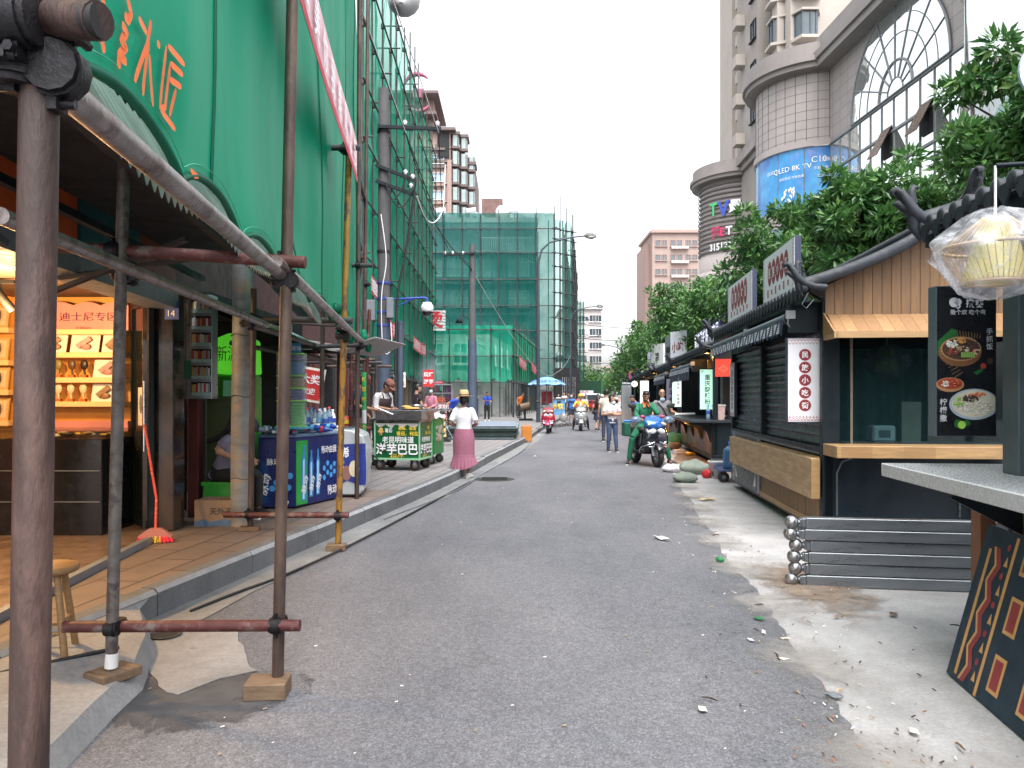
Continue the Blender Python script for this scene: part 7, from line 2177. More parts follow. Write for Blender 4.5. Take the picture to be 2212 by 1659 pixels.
q=MB();q.disc((.06,4.62,.05),.29,32,.03,0,frame((0,0,0),(1,0,0)));q.build('disc',mat('pale blue disc',(.42,.54,.66),.4),rs2)
np_=thing('round_sign','small round no parking sign under the distant trees','sign',(8.0,50,0))
q=MB();q.tube([(0,.06,0),(0,.06,3.6)],.05,8);q.build('post',GREYM,np_)
q=MB();q.disc((0,3.0,0),.42,24,.03,0,frame((0,0,0),(1,0,0)));q.build('disc',mat('sign ring red',(.5,.03,.05),.5),np_)
q=MB();q.disc((0,3.0,.03),.32,24,.01,0,frame((0,0,0),(1,0,0)));q.build('face',mat('sign face blue',(.04,.08,.35),.5),np_)
q=MB();q.bar((-.25,-.05,3.25),(.25,-.05,2.75),.02,.08);q.build('bar',mat('sign ring red',(.5,.03,.05)),np_)
# ---------------------------------------------------------------- people
def fuse(mb,name,mats,parent,vox,sm=3,fac=.5,extra=None):
 o=mb.build(name,mats,parent)
 r_=o.modifiers.new('r','REMESH');r_.mode='VOXEL';r_.voxel_size=vox
 s_=o.modifiers.new('s','SMOOTH');s_.factor=fac;s_.iterations=sm
 dg=bpy.context.evaluated_depsgraph_get()
 me=bpy.data.meshes.new_from_object(o.evaluated_get(dg))
 o.modifiers.clear()
 if extra is not None and extra.v:
  vs=[tuple(v.co) for v in me.vertices];fs=[tuple(p.vertices) for p in me.polygons]
  k=len(vs);nf=len(fs)
  me=bpy.data.meshes.new(name)
  me.from_pydata(vs + extra.v,[],fs + [tuple(i + k for i in f) for f in extra.f])
  for q in mats if isinstance(mats,(list,tuple)) else [mats]: me.materials.append(q)
  me.polygons.foreach_set('material_index',[0] * nf + extra.m)
 me.polygons.foreach_set('use_smooth',[True] * len(me.polygons))
 o.data=me
 me.name=name
 return o
def loft(mb,rings,n=14,m=0):
 vs,fs=[],[]
 for (c,ax,ay) in rings:
  for j in range(n):
   a=2 * PI * j / n
   vs.append(V(c) + V(ax) * math.cos(a) + V(ay) * math.sin(a))
 k=len(rings)
 for i in range(k - 1):
  for j in range(n):
   a,b=i * n + j,i * n + (j + 1) % n
   fs.append((a,b,b + n,a + n))
 fs.append(tuple(range(n))[::-1]);fs.append(tuple(range((k - 1) * n,k * n)))
 mb.add(vs,fs,m,True)
DKEYE=mat('dark eye',(.015,.012,.012),.3)
LIP=mat('lips',(.30,.11,.09),.5)
MASKM=mat('pale blue face mask',(.42,.56,.66),.7)
def fab(name,c,**k):
 return mat('cloth ' + name,c,.8,0,k.pop('var',.14),k.pop('sc',9),k.pop('bmp',.25),k.pop('bsc',45),**k)
def person(label,loc,face,h=1.7,shirt=None,pants=None,shoes=None,hair='short',sleeves=.55,bottom='pants',arms=None,legs=None,pelvis=(0,0,.93),lean=0.0,twist=0.0,head=(0,0),skin=None,vox=.015,mask=None,fat=1.0,hairm=None,fem=False,group=None,bare=None,shirt_len=.0):
 k=h / 1.70
 t=thing('person',label,'person',loc,face,group)
 skin=skin or SKIN;hm=hairm or HAIR
 Rl=RZ(twist) @ RX(lean)
 R3=Rl.to_3x3()
 pel=V(pelvis)
 sw=.165 if fem else .185
 def tp(x,y,z): return pel + R3 @ V((x,y,z))
 nb=tp(0,.01,.515)
 Hd=R3 @ RZ(head[0]).to_3x3() @ RX(head[1]).to_3x3()
 hc=nb + Hd @ V((0,-.03,.165))
 def hp(x,y,z): return hc + Hd @ V((x,y,z))
 if arms is None: arms=((( -.24,.03,1.13),(-.26,-.06,.88)),((.24,.03,1.13),(.26,-.06,.88)))
 if legs is None: legs=(((-.10,-.01,.49),(-.11,.02,.085)),((.10,-.01,.49),(.11,.02,.085)))
 sh=[tp(-sw,.0,.445),tp(sw,.0,.445)]
 X=R3 @ V((1,0,0));Yv=R3 @ V((0,1,0))
 S=Matrix.Scale(k,4)
 b=MB()
 # skin body: head with jaw,nose and ears,neck,slim torso,arms and legs in one surface
 hx,hy=Hd @ V((1,0,0)),Hd @ V((0,1,0))
 loft(b,[(hp(0,-.045,-.118),hx * .030,hy * .032),(hp(0,-.028,-.092),hx * .052,hy * .064),(hp(0,-.008,-.045),hx * .068,hy * .088),(hp(0,.0,.01),hx * .075,hy * .096),(hp(0,.004,.058),hx * .072,hy * .092),(hp(0,.008,.095),hx * .052,hy * .066),(hp(0,.008,.113),hx * .02,hy * .026)],14)
 b.tube([hp(0,-.088,.02),hp(0,-.108,-.022),hp(0,-.094,-.034)],[.010,.017,.010],7)
 for s in (-1,1): b.ell(tuple(hp(s * .078,.012,-.01)),(.013,.022,.030),7,5)
 b.tube([tp(0,.012,.44),nb,hp(0,.012,-.06)],[.062,.050,.052],10)
 loft(b,[(tp(0,0,-.06),X * .12,Yv * .09),(tp(0,0,.1),X * .115,Yv * .08),(tp(0,0,.3),X * .13,Yv * .09),(tp(0,0,.44),X * .13,Yv * .07),(tp(0,0,.48),X * .07,Yv * .05)],12)
 ex=MB()
 fine=vox <= .016
 for i in (0,1):
  s=(-1,1)[i]
  el,wr=V(arms[i][0]),V(arms[i][1])
  b.tube([sh[i],sh[i].lerp(el,.5),el],[.052,.046,.038],9)
  b.tube([el,el.lerp(wr,.35),wr],[.039,.038,.026],9)
  d=(wr - el).normalized()
  pd=arms[i][2] if len(arms[i]) > 2 else d
  pd=V(pd).normalized()
  pc=wr + pd * .05
  b.tube([wr,pc,pc + pd * .035],[.026,(.036),.030],8)
  side=pd.cross(V((0,0,1)))
  side=side.normalized() if side.length > .2 else V((0,1,0))
  nrm=side.cross(pd)
  if fine:
   for f_,ln in ((-1.5,.055),(-.5,.068),(.5,.073),(1.5,.064)):
    p0=pc + pd * .028 + side * f_ * .0155
    ex.tube([p0,p0 + pd * ln * .5 - nrm * .008,p0 + pd * ln - nrm * .026],[.009,.0085,.0065],6,0)
   ex.tube([pc - side * .028 * s,pc - side * .05 * s + pd * .025,pc - side * .052 * s + pd * .055],[.011,.010,.008],6,0)
  kn,an=V(legs[i][0]),V(legs[i][1])
  hpj=pel + V((s * .085,0,-.04))
  b.tube([hpj,hpj.lerp(kn,.5),kn],[.080,.068,.052],9)
  b.tube([kn,kn.lerp(an,.35),an],[.052,.053,.036],9)
  b.ell(tuple(an + V((0,-.05,-.04))),(.036,.10,.035),8,5)
 b.v=[tuple(V(p) * k) for p in b.v]
 if fine:
  for s in (-1,1):
   ex.ell(tuple(hp(s * .031,-.085,.018)),(.012,.009,.007),7,5,1)
   ex.bar(hp(s * .015,-.092,.040),hp(s * .050,-.080,.042),.010,.007,1)
  ex.ell(tuple(hp(0,-.088,-.062)),(.022,.009,.006),8,4,2)
 ex.v=[tuple(V(p) * k) for p in ex.v]
 fuse(b,'body',[skin,DKEYE,LIP],t,vox * k,2,.4,ex)
 # shirt
 if shirt:
  q=MB()
  wa=(.135 if fem else .155) * fat
  loft(q,[(tp(0,0,-.075 - shirt_len),X * (.165 if fem else .165) * fat,Yv * .115 * fat),(tp(0,0,.05),X * wa * (1.05 if not fem else 1),Yv * .108 * fat),(tp(0,-.006,.17),X * wa,Yv * .106 * fat),(tp(0,-.008,.31),X * (.165 if not fem else .152) * max(1,fat * .95),Yv * .122 * max(1,fat * .95)),(tp(0,0,.42),X * (.175 if not fem else .155),Yv * .10),(tp(0,.004,.475),X * .12,Yv * .078),(tp(0,.006,.505),X * .066,Yv * .062)],18)
  for i in (0,1):
   el,wr=V(arms[i][0]),V(arms[i][1])
   q.ell(tuple(sh[i].lerp(tp(0,0,.44),.1)),(.066,.066,.066),9,6)
   if sleeves <= 1:
    e=sh[i].lerp(el,sleeves)
    q.tube([sh[i],sh[i].lerp(e,.6),e],[.064,.064,.062],10)
   else:
    q.tube([sh[i],sh[i].lerp(el,.55),el],[.064,.059,.054],10)
    e=el.lerp(wr,sleeves - 1)
    q.tube([el,el.lerp(e,.5),e],[.054,.052,.044],10)
  q.v=[tuple(V(p) * k) for p in q.v]
  fuse(q,'shirt',shirt,t,vox * k * 1.1,3)
 if bottom in ('pants','shorts'):
  q=MB()
  loft(q,[(pel + V((0,0,-.13)),V((.12,0,0)) * fat,V((0,.10,0))),(pel + V((0,0,-.05)),V((.168,0,0)) * fat,V((0,.115,0)) * fat),(tp(0,0,.06),X * .155 * fat,Yv * .108 * fat)],14)
  for i in (0,1):
   s=(-1,1)[i]
   kn,an=V(legs[i][0]),V(legs[i][1])
   hpj=pel + V((s * .085,0,-.03))
   if bottom == 'pants':
    q.tube([hpj,hpj.lerp(kn,.5),kn],[.095,.086,.070],10)
    e=kn.lerp(an,.93)
    q.tube([kn,kn.lerp(e,.4),e],[.070,.066,.056],10)
   else:
    e=hpj.lerp(kn,.92)
    q.tube([hpj,hpj.lerp(e,.5),e],[.097,.095,.09],10)
  q.v=[tuple(V(p) * k) for p in q.v]
  fuse(q,'trousers' if bottom == 'pants' else 'shorts',pants,t,vox * k * 1.1,3)
 elif bottom in ('skirt','dress'):
  z1=bare or .5
  q=MB()
  def fn(u,v):
   a=2 * PI * u
   z=.99 - (.99 - z1) * v
   rr=.148 + .05 * v + .02 * math.sin(PI * min(1,v * 2.2))
   w_=1 + .05 * v * math.sin(a * 8) + .03 * v * math.sin(a * 5 + 1)
   return (rr * w_ * 1.1 * math.cos(a) * k,rr * w_ * .9 * math.sin(a) * k + pelvis[1] * k,z * k)
  q.grid(fn,64,12)
  o=q.build('skirt',pants,t)
 # shoes
 if shoes:
  for i in (0,1):
   an=V(legs[i][1])
   yaw=(an.x - V(legs[i][0]).x) * .6
   fd=legs[i][2] if len(legs[i]) > 2 else (0,-1,0)
   d=V(fd).normalized()
   q=MB()
   q.tube([an - d * .045 + V((0,0,-.035)),an + d * .03 + V((0,0,-.035)),an + d * .12 + V((0,0,-.052)),an + d * .185 + V((0,0,-.058))],[(.045),(.048),(.043),(.024)],10)
   q.tube([an + V((0,0,.02)),an + V((0,0,-.04))],[.042,.046],10)
   q.v=[tuple(V(p) * k) for p in q.v]
   o=q.build('shoe',shoes,t)
   q=MB();q.tube([an - d * .055 + V((0,0,-.078)),an + d * .19 + V((0,0,-.078))],[(.046,.010),(.036,.010)],10)
   q.v=[tuple(V(p) * k) for p in q.v]
   q.build('sole',WHITE,o)
 # hair
 if hair:
  q=MB()
  if hair == 'thin': pass
  loft(q,[(hp(0,.045,-.07),hx * .066,hy * .052),(hp(0,.034,-.02),hx * .081,hy * .078),(hp(0,.022,.035),hx * .083,hy * .094),(hp(0,.006,.075),hx * .078,hy * .098),(hp(0,.006,.108),hx * .058,hy * .076),(hp(0,.006,.128),hx * .02,hy * .03)],16)
  if hair == 'bob':
   for s in (-1,1): q.tube([hp(s * .066,.0,.06),hp(s * .084,-.01,-.02),hp(s * .078,-.02,-.10)],[.022,.024,.014],8)
   q.tube([hp(0,.05,.03),hp(0,.07,-.04),hp(0,.066,-.12)],[.075,.07,.05],10)
   q.tube([hp(-.05,-.088,.062),hp(0,-.10,.062),hp(.05,-.088,.062)],[.014,.018,.014],7)
  if hair == 'long':
   q.tube([hp(0,.05,.03),hp(0,.085,-.08),tp(0,.115,.38),tp(0,.11,.22),tp(.01,.10,.10)],[.08,.10,.11,.09,.04],10)
  q.v=[tuple(V(p) * k) for p in q.v]
  fuse(q,'hair',hm,t,vox * k,2)
 if mask:
  q=MB();dz=-.045 if mask == 'on' else -.165
  loft(q,[(hp(0,-.05,dz - .045),hx * .035,hy * .03),(hp(0,-.05,dz - .02),hx * .062,hy * .06),(hp(0,-.048,dz + .03),hx * .064,hy * .063),(hp(0,-.06,dz + .052),hx * .03,hy * .046)],12)
  q.v=[tuple(V(p) * k) for p in q.v]
  q.build('face_mask',MASKM,t)
 t['_k']=k
 def loc3(p): return tuple(V(p) * k)
 t_info=dict(t=t,k=k,hp=lambda x,y,z: hp(x,y,z) * k,tp=lambda x,y,z: tp(x,y,z) * k,Hd=Hd,R3=R3)
 del t['_k']
 return t_info
def cap_on(pi,m,brim=1):
 q=MB()
 q.lathe([(.094,0),(.096,.03),(.084,.075),(.05,.105),(0,.115)],16)
 q.v=[tuple(pi['hp'](x * .95,y * 1.1 + .004,z + .035)) for x,y,z in q.v]
 q2=MB();q2.grid(lambda u,v: tuple(pi['hp'](.078 * math.cos(PI * (1 + u)) * (1 - .25 * v * v),-.075 - .095 * v * math.sin(PI * u) ** .6,.042 - .025 * v)),14,4)
 q.v += q2.v;k0=len(q.v) - len(q2.v)
 q.f += [tuple(i + k0 for i in f) for f in q2.f];q.m += q2.m;q.s += q2.s
 o=q.build('cap',m,pi['t'])
 md=o.modifiers.new('thickness','SOLIDIFY');md.thickness=.006
 return o
WTEE=fab('white shirt',(.66,.65,.68))
# woman in the straw hat,seen from behind
wp=gd(1002,1034,0);wp.z=.008
pw_=person('woman from behind in a straw hat, white short sleeved shirt and long pink ruffled skirt',wp,PI - .15,1.60,WTEE,None,None,'bob',.8,None,
             ((( -.275,.05,1.10),(-.15,-.19,1.06)),((.275,.05,1.10),(.15,-.19,1.06))),(((-.09,0,.49),(-.10,.02,.085),(-.25,-1,0)),((.09,0,.49),(.10,.02,.085),(.1,-1,0))),vox=.013,fem=True,fat=1.2,skin=SKIND,shirt_len=.13)
PKS=fab('dusty pink gingham',(.28,.10,.155),sc=40,var=.18)
q=MB();k_=pw_['k']
def skirtf(u,v):
 a=2 * PI * u
 zs=1.0 - .75 * v
 fl=max(0,(v - .72) / .28)
 rr=.165 + .035 * math.sin(min(1,v * 2.6) * PI / 2) - .008 * v + .05 * fl
 w_=1 + .018 * math.sin(a * 9 + v * 3) * v + fl * .06 * math.sin(a * 21) + (.03 if abs(v - .72) < .02 else 0)
 dz=-.035 * fl * math.sin(a + .6) + .03 * fl * math.cos(a * 2)
 return (rr * 1.12 * w_ * math.cos(a) * k_,rr * .88 * w_ * math.sin(a) * k_,(zs + dz) * k_)
q.grid(skirtf,120,40)
o=q.build('skirt',PKS,pw_['t'])
for i in (0,1):
 s=(-1,1)[i]
 q=MB()
 an=V((s * .10,.02,.085));d=V(((-.25,.1)[i],-1,0)).normalized()
 q.tube([an - d * .05 + V((0,0,-.04)),an + d * .03 + V((0,0,-.035)),an + d * .12 + V((0,0,-.05)),an + d * .19 + V((0,0,-.058))],[.048,.05,.045,.028],10)
 q.tube([an + V((0,0,.02)),an + V((0,0,-.04))],[.044,.048],10)
 q.v=[tuple(V(p) * k_) for p in q.v]
 o=q.build('shoe',mat('white canvas shoe',(.68,.68,.66),.7),pw_['t'])
 q=MB();q.tube([an - d * .06 + V((0,0,-.076)),an + d * .2 + V((0,0,-.076))],[(.012,.05),(.012,.04)],10);q.v=[tuple(V(p) * k_) for p in q.v];q.build('sole',WHITE,o)
def straw_hat(pi):
 q=MB()
 q.lathe([(.10,.02),(.105,.05),(.098,.11),(.075,.145),(.04,.135),(0,.13)],24)
 q.lathe([(.10,.02),(.15,.008),(.205,.018),(.208,.024),(.15,.014),(.10,.03)],30)
 q.v=[tuple(pi['hp'](x * .92,y * 1.08 + .005,z + .035)) for x,y,z in q.v]
 o=q.build('straw_hat',mat('straw',(.52,.36,.19),.75,0,.2,40,.4,120),pi['t'])
 q=MB();q.lathe([(.103,.02),(.108,.05),(.105,.055)],24);q.v=[tuple(pi['hp'](x * .92,y * 1.08 + .005,z + .035)) for x,y,z in q.v];q.build('hat_band',mat('brown ribbon',(.08,.05,.035),.6),o)
straw_hat(pw_)
# the two cooks behind the green cart
NAVY=fab('navy tee',(.018,.025,.055));APR=fab('dark maroon apron',(.028,.016,.018));CAPM=fab('maroon cap',(.13,.035,.04));CAPB=fab('brown cap',(.16,.065,.05))
v1=person('cook in a navy shirt, dark apron and maroon cap turning food with tongs',(-2.80,13.55,SW),PI / 2 + .25,1.76,NAVY,fab('dark trousers',(.02,.02,.025)),BLACK,'short',.55,'pants',
   (((-.25,-.03,1.16),(-.17,-.32,1.10)),((.24,.03,1.15),(.16,-.20,1.02))),lean=.16,head=(.1,.35),skin=SKIND,vox=.014,fat=1.12)
cap_on(v1,CAPM)
def apron(pi,m,z0=-.42,w_=.17):
 q=MB();q.grid(lambda u,v: tuple(pi['tp'](w_ * 1.15 * math.sin((u - .5) * 2.4),-.142 * math.cos((u - .5) * 2.2) - .006,z0 + (.42 - z0) * v)),16,8)
 o=q.build('apron',m,pi['t']);md=o.modifiers.new('thickness','SOLIDIFY');md.thickness=.006
 q=MB()
 for s in (-1,1): q.tube([pi['tp'](s * .10,-.12,.40),pi['tp'](s * .085,-.04,.50),pi['tp'](s * .07,.10,.42),pi['tp'](-s * .03,.125,.30)],.012,6)
 q.build('apron_strap',m,pi['t'])
apron(v1,APR)
tg=MB();tg.tube([(-.02,0,0),(.30,.06,-.14)],[.012,.008],6);tg.tube([(-.02,.02,.0),(.30,.10,-.13)],[.012,.008],6)
tag(tg.build('tongs',CHROME,None,(-2.42,13.62,1.38),0),'steel tongs in the hand of the cook in navy','tongs')
v2=person('cook in a pale grey shirt and brown cap bending over the green cart',(-2.60,15.05,SW),PI / 2 - .55,1.72,fab('pale grey shirt',(.50,.49,.51)),fab('dark trousers',(.02,.02,.025)),BLACK,'short',1.2,'pants',
   (((-.22,-.10,1.14),(-.10,-.38,1.10)),((.22,-.10,1.14),(.10,-.40,1.08))),lean=.24,head=(0,.42),skin=SKIND,vox=.014)
cap_on(v2,CAPB);apron(v2,APR)
# people among the carts behind
person('standing woman in a dark plum tee at the dark potato stall',(-2.78,22.4,SW),.5 - PI / 2 + PI,1.72,fab('dark plum tee',(.022,.012,.022)),fab('black trousers',(.012,.012,.014)),BLACK,'short',.6,'pants',(((-.24,-.06,1.12),(-.13,-.30,1.0)),((.24,-.06,1.12),(.13,-.30,1.0))),head=(0,.2),vox=.02,fat=1.1)
person('woman in a pink checked shirt beside the red food stall',(-2.55,24.3,SW),-.6,1.66,fab('pink check',(.42,.16,.22),sc=30,var=.5),fab('plum skirt',(.10,.03,.06)),BLACK,'bob',1.7,'pants',(((-.23,-.02,1.12),(-.12,-.22,1.05)),((.23,-.02,1.12),(.12,-.22,1.05))),mask='on',head=(.4,.1),vox=.022,fem=True)
person('dark haired customer peering out behind the two cooks',(-3.05,17.6,SW),1.2,1.62,fab('grey tee',(.10,.10,.12)),fab('black trousers',(.012,.012,.014)),BLACK,'short',.6,head=(0,.3),vox=.022)
person('seated diner in a white tee by the stacked plastic tubs',(-3.55,21.5,SW),.3,1.64,WTEE,fab('blue jeans',(.04,.05,.09)),BLACK,'short',.6,'pants',(((-.24,-.04,.80),(-.15,-.28,.75)),((.24,-.04,.80),(.15,-.28,.75))),(((-.1,-.42,.52),(-.1,-.40,.085)),((.1,-.42,.52),(.1,-.40,.085))),pelvis=(0,0,.55),head=(0,.35),vox=.022)
person('stooping person in a bright blue shirt half hidden by the straw hat woman',(-2.35,29.0,SW),1.3,1.66,fab('bright blue polo',(.02,.07,.42)),fab('black trousers',(.012,.012,.014)),BLACK,'short',.6,lean=.7,head=(0,.2),vox=.024)
pb_=person('woman in a royal blue polo and black trousers standing reading her phone',(-1.40,43.0,SW),.15,1.66,fab('royal blue polo',(.015,.06,.42)),fab('black trousers',(.012,.012,.014)),WHITE,'short',.6,'pants',(((-.24,-.02,1.10),(-.04,-.25,1.20)),((.24,-.02,1.10),(.04,-.25,1.18))),head=(0,.4),vox=.026,fem=True)
q=MB();q.box(-.04,-.32,1.20,.04,-.30,1.33);q.build('phone',BLACK,pb_['t'])
q=MB();q.ell((0,0,0),.001,3,3)
person('worker in an orange vest by the machine at the corner building',(.45,49.0,SW),1.0,1.68,fab('orange vest',(.62,.14,.02)),fab('dark trousers',(.02,.02,.025)),BLACK,'short',.6,lean=.35,head=(0,.3),vox=.03)
for i,(x,y,c,lab,f) in enumerate([(3.18,62,(.55,.36,.07),'woman in a yellow top at the drinks stall under the scaffold',.3),(3.75,62,(.6,.6,.6),'woman in a white blouse next to the yellow top at the drinks stall',-.2),(4.15,61,(.55,.55,.56),'man in a white shirt standing at the drinks stall',-.5),(4.6,62.5,(.05,.03,.04),'long haired woman in black behind the drinks stall',.2)]):
 person(lab,(x,y,SW),f,[1.62,1.6,1.74,1.66][i],fab('stall ' + str(i),c),fab('black trousers',(.012,.012,.014)),BLACK,'long' if i in (0,3) else 'short',.6,vox=.035,fem=i != 2)
st_=(((-.12,-.42,.5),(-.12,-.42,.085)),((.12,-.42,.5),(.12,-.42,.085)))
person('person in black sitting on a green stool beside the lamp post',(1.95,45.6,SW),-.2,1.7,fab('black tee',(.012,.012,.014)),fab('black trousers',(.012,.012,.014)),BLACK,'short',.6,'pants',(((-.25,-.06,.78),(-.06,-.32,.72)),((.25,-.06,.78),(.06,-.32,.72))),st_,pelvis=(0,0,.53),head=(0,.45),vox=.026)
stl=thing('stool','green plastic stool under the person in black beside the lamp post','stool',(1.95,45.7,SW))
q=MB();q.box(-.17,-.17,.41,.17,.17,.44);q.build('seat',mat('green plastic',(.03,.2,.08),.4),stl)
for x in (-.15,.15):
 for y in (-.15,.15): q=MB();q.tube([(x * 1.1,y * 1.1,0),(x,y,.41)],.02,6);q.build('leg',mat('green plastic',(.03,.2,.08)),stl)
# woman sitting at the shop door
sw_=person('seated woman in a lilac grey tee bending over by the green fridge',(-3.30,8.75,SW),PI / 2 - .3,1.6,fab('lilac grey tee',(.22,.21,.30)),fab('black trousers',(.012,.012,.014)),BLACK,'bob',.62,'pants',(((-.23,-.10,.80),(-.12,-.32,.70)),((.23,-.10,.80),(.12,-.32,.70))),st_,pelvis=(0,0,.53),lean=.45,head=(.2,.5),vox=.015,fem=True,fat=1.15)
stl=thing('stool','bright green plastic stool under the seated woman in the lilac tee','stool',(-3.30,8.75,SW))
q=MB();q.box(-.17,-.17,.36,.17,.17,.40);q.build('seat',mat('bright green plastic',(.05,.42,.05),.4),stl)
q=MB();q.lathe([(.25,0),(.24,0),(.21,.36),(.23,.36)],4,0,False,RZ(PI / 4));q.build('skirt',mat('bright green plastic',(.05,.42,.05)),stl)
person('customer in a brown jacket stooping at the shop counter behind the thick pole',(-4.75,6.55,SW + .01),-2.8,1.62,fab('brown jacket',(.10,.055,.03)),fab('dark jeans',(.025,.03,.045)),BLACK,'short',1.9,lean=.45,head=(0,.3),vox=.018,fat=1.1)
# people on the road
tp_=gd(1322,976,0);tp_.z=.008
wt_=person('young woman in a white tee and jeans walking with folded arms',tp_,.1,1.60,fab('white tee',(.70,.69,.74)),fab('blue denim',(.035,.055,.115),c2=(.07,.10,.17),s2=8),mat('black sneaker',(.03,.03,.035),.6),'bob',.72,'pants',
             (((-.27,.0,1.13),(.09,-.22,1.12),(1,.1,0)),((.27,.0,1.13),(-.10,-.235,1.16),(-1,.1,0))),(((-.10,-.03,.50),(-.11,.03,.085)),((.10,-.02,.5),(.12,-.08,.085))),head=(.5,-.1),vox=.013,fem=True,mask='chin',fat=1.06)
q=MB();M_=Matrix.Translation(wt_['tp'](0,-.135,.335)) @ frame((0,0,0),(1,0,0));q.text('VARSITY',.055,M_,0,1,.01,.004);q.build('shirt_print',mat('coral shirt print',(.6,.2,.12),.6),wt_['t'])
q=MB();M_=Matrix.Translation(wt_['tp'](0,-.13,.27)) @ frame((0,0,0),(1,0,0));q.disc((-.018,0,0),.022,12,.004,0,M_);q.disc((.018,0,0),.022,12,.004,0,M_);q.disc((0,-.02,0),.03,12,.004,0,M_);q.build('shirt_print',mat('grey shirt print',(.3,.3,.34),.6),wt_['t'])
bm=person('bald man in glasses and grey polo with a shoulder strap by the open kiosk',(4.02,20.6,.008),.15,1.73,fab('grey polo',(.20,.20,.215)),fab('brown trousers',(.09,.06,.045)),mat('dark shoe',(.02,.02,.022),.5),None,.62,'pants',
   (((-.25,.02,1.14),(-.27,-.04,.90)),((.25,-.06,1.14),(.36,-.30,1.06),(1,-.2,0))),head=(-.1,0),vox=.014,mask='chin',fat=1.16)
q=MB();q.tube([bm['tp'](-.15,-.09,.45),bm['tp'](-.02,-.15,.28),bm['tp'](.13,-.12,.02),bm['tp'](.16,-.02,-.04)],.02,6);q.build('shoulder_strap',BLACK,bm['t'])
q=MB()
for s in (-1,1): q.tube([bm['hp'](s * .032 + .026 * math.cos(a / 6 * PI),-.10,.018 + .020 * math.sin(a / 6 * PI)) for a in range(13)],.003,4)
q.tube([bm['hp'](-.008,-.10,.02),bm['hp'](.008,-.10,.02)],.003,4);q.tube([bm['hp'](.058,-.10,.02),bm['hp'](.078,.0,.015)],.003,4);q.tube([bm['hp'](-.058,-.10,.02),bm['hp'](-.078,.0,.015)],.003,4);q.build('glasses',BLACK,bm['t'])
rl=MB();rl.tube([(0,0,0),(.52,-.05,.02)],.035,12);tag(rl.build('paper_roll',WHITE,None,(4.30,20.28,1.09)),'rolled white paper held by the bald man over the counter','paper roll')
bl_=person('man in a bright blue tee, shorts and face mask walking at the kerb',(3.40,44.0,.008),-.1,1.72,fab('bright blue tee',(.03,.15,.50)),fab('dark shorts',(.02,.028,.045)),mat('blue sneaker',(.03,.12,.35),.5),'short',.6,'shorts',None,(((-.09,-.06,.50),(-.10,.05,.085)),((.10,.0,.50),(.11,-.06,.085))),vox=.026,mask='on',fat=1.1)
q=MB()
for s in (-1,1): q.tube([bl_['tp'](s * .11,-.10,.44),bl_['tp'](s * .13,-.13,.28),bl_['tp'](s * .14,-.08,.1)],.018,6)
q.build('backpack_strap',BLACK,bl_['t'])
pbg=MB();pbg.ell((0,0,.24),(.24,.16,.26),12,8);pbg.tube([(-.1,0,.45),(0,0,.62),(.1,0,.45)],.012,5)
tag(pbg.build('plastic_bag',glass('milky bag',(.8,.8,.82),.3,.3,(.4,.38,.38)),None,(2.92,43.6,.15)),'big milky plastic bag carried by the man in the blue tee','bag')
lw=person('woman from behind with very long dark hair, black top and short navy skirt',(3.92,35.0,.008),PI + .1,1.66,fab('black top',(.012,.012,.014)),fab('navy skirt',(.018,.024,.05)),BLACK,'long',.5,'skirt',None,(((-.09,.03,.5),(-.06,-.12,.085)),((.09,.0,.5),(.12,.16,.12))),bare=.52,vox=.022,fem=True,hairm=mat('dark brown hair',(.03,.016,.012),.45))
q=MB();q.ell((.22,.06,.86),(.06,.12,.10),10,7);q.build('shoulder_bag',BLACK,lw['t'])
person('broad man from behind in a beige tee walking away down the street',(3.30,26.8,.008),PI,1.80,fab('beige tee',(.42,.38,.34)),fab('navy trousers',(.03,.035,.07)),BLACK,'short',.6,fat=1.15,vox=.02)
oc=person('older man in a white cap and pale shirt behind the scooter rider',(3.62,39.0,.008),.1,1.70,fab('pale shirt',(.50,.50,.54)),fab('khaki trousers',(.25,.2,.15)),BLACK,'short',.7,vox=.026);cap_on(oc,WTEE)
gv=person('street cleaner in a lime vest and white cap among the far walkers',(5.15,44.0,.008),.3,1.66,fab('grey tee',(.16,.17,.18)),fab('grey trousers',(.1,.1,.11)),BLACK,'short',.7,vox=.028);cap_on(gv,WTEE)
q=MB();q.grid(lambda u,v: tuple(gv['tp'](.20 * math.sin((u - .5) * 2.6),-.15 * math.cos((u - .5) * 2.2),-.02 + .44 * v)),10,4);q.build('vest',mat('lime vest',(.25,.62,.12),.6),gv['t'])
person('walker in a red top far down the street',(4.3,50.0,.008),PI,1.66,fab('red top',(.45,.03,.05)),fab('black trousers',(.012,.012,.014)),BLACK,'short',.6,vox=.035)
person('walker in black beside the leaning metal barrier panels',(5.9,44.5,.008),PI,1.7,fab('black tee',(.012,.012,.014)),fab('black trousers',(.012,.012,.014)),BLACK,'short',.6,vox=.03)
person('walker in a dark coat among the far crowd',(4.9,56.0,.008),0,1.72,fab('dark blue top',(.03,.04,.07)),fab('grey trousers',(.1,.1,.11)),BLACK,'short',1.8,vox=.035)
person('person in blue leaning at the counter of the third kiosk',(4.85,29.0,.008),-1.2,1.68,fab('mid blue shirt',(.06,.12,.45)),fab('dark trousers',(.02,.02,.025)),BLACK,'short',.7,lean=.5,vox=.024)
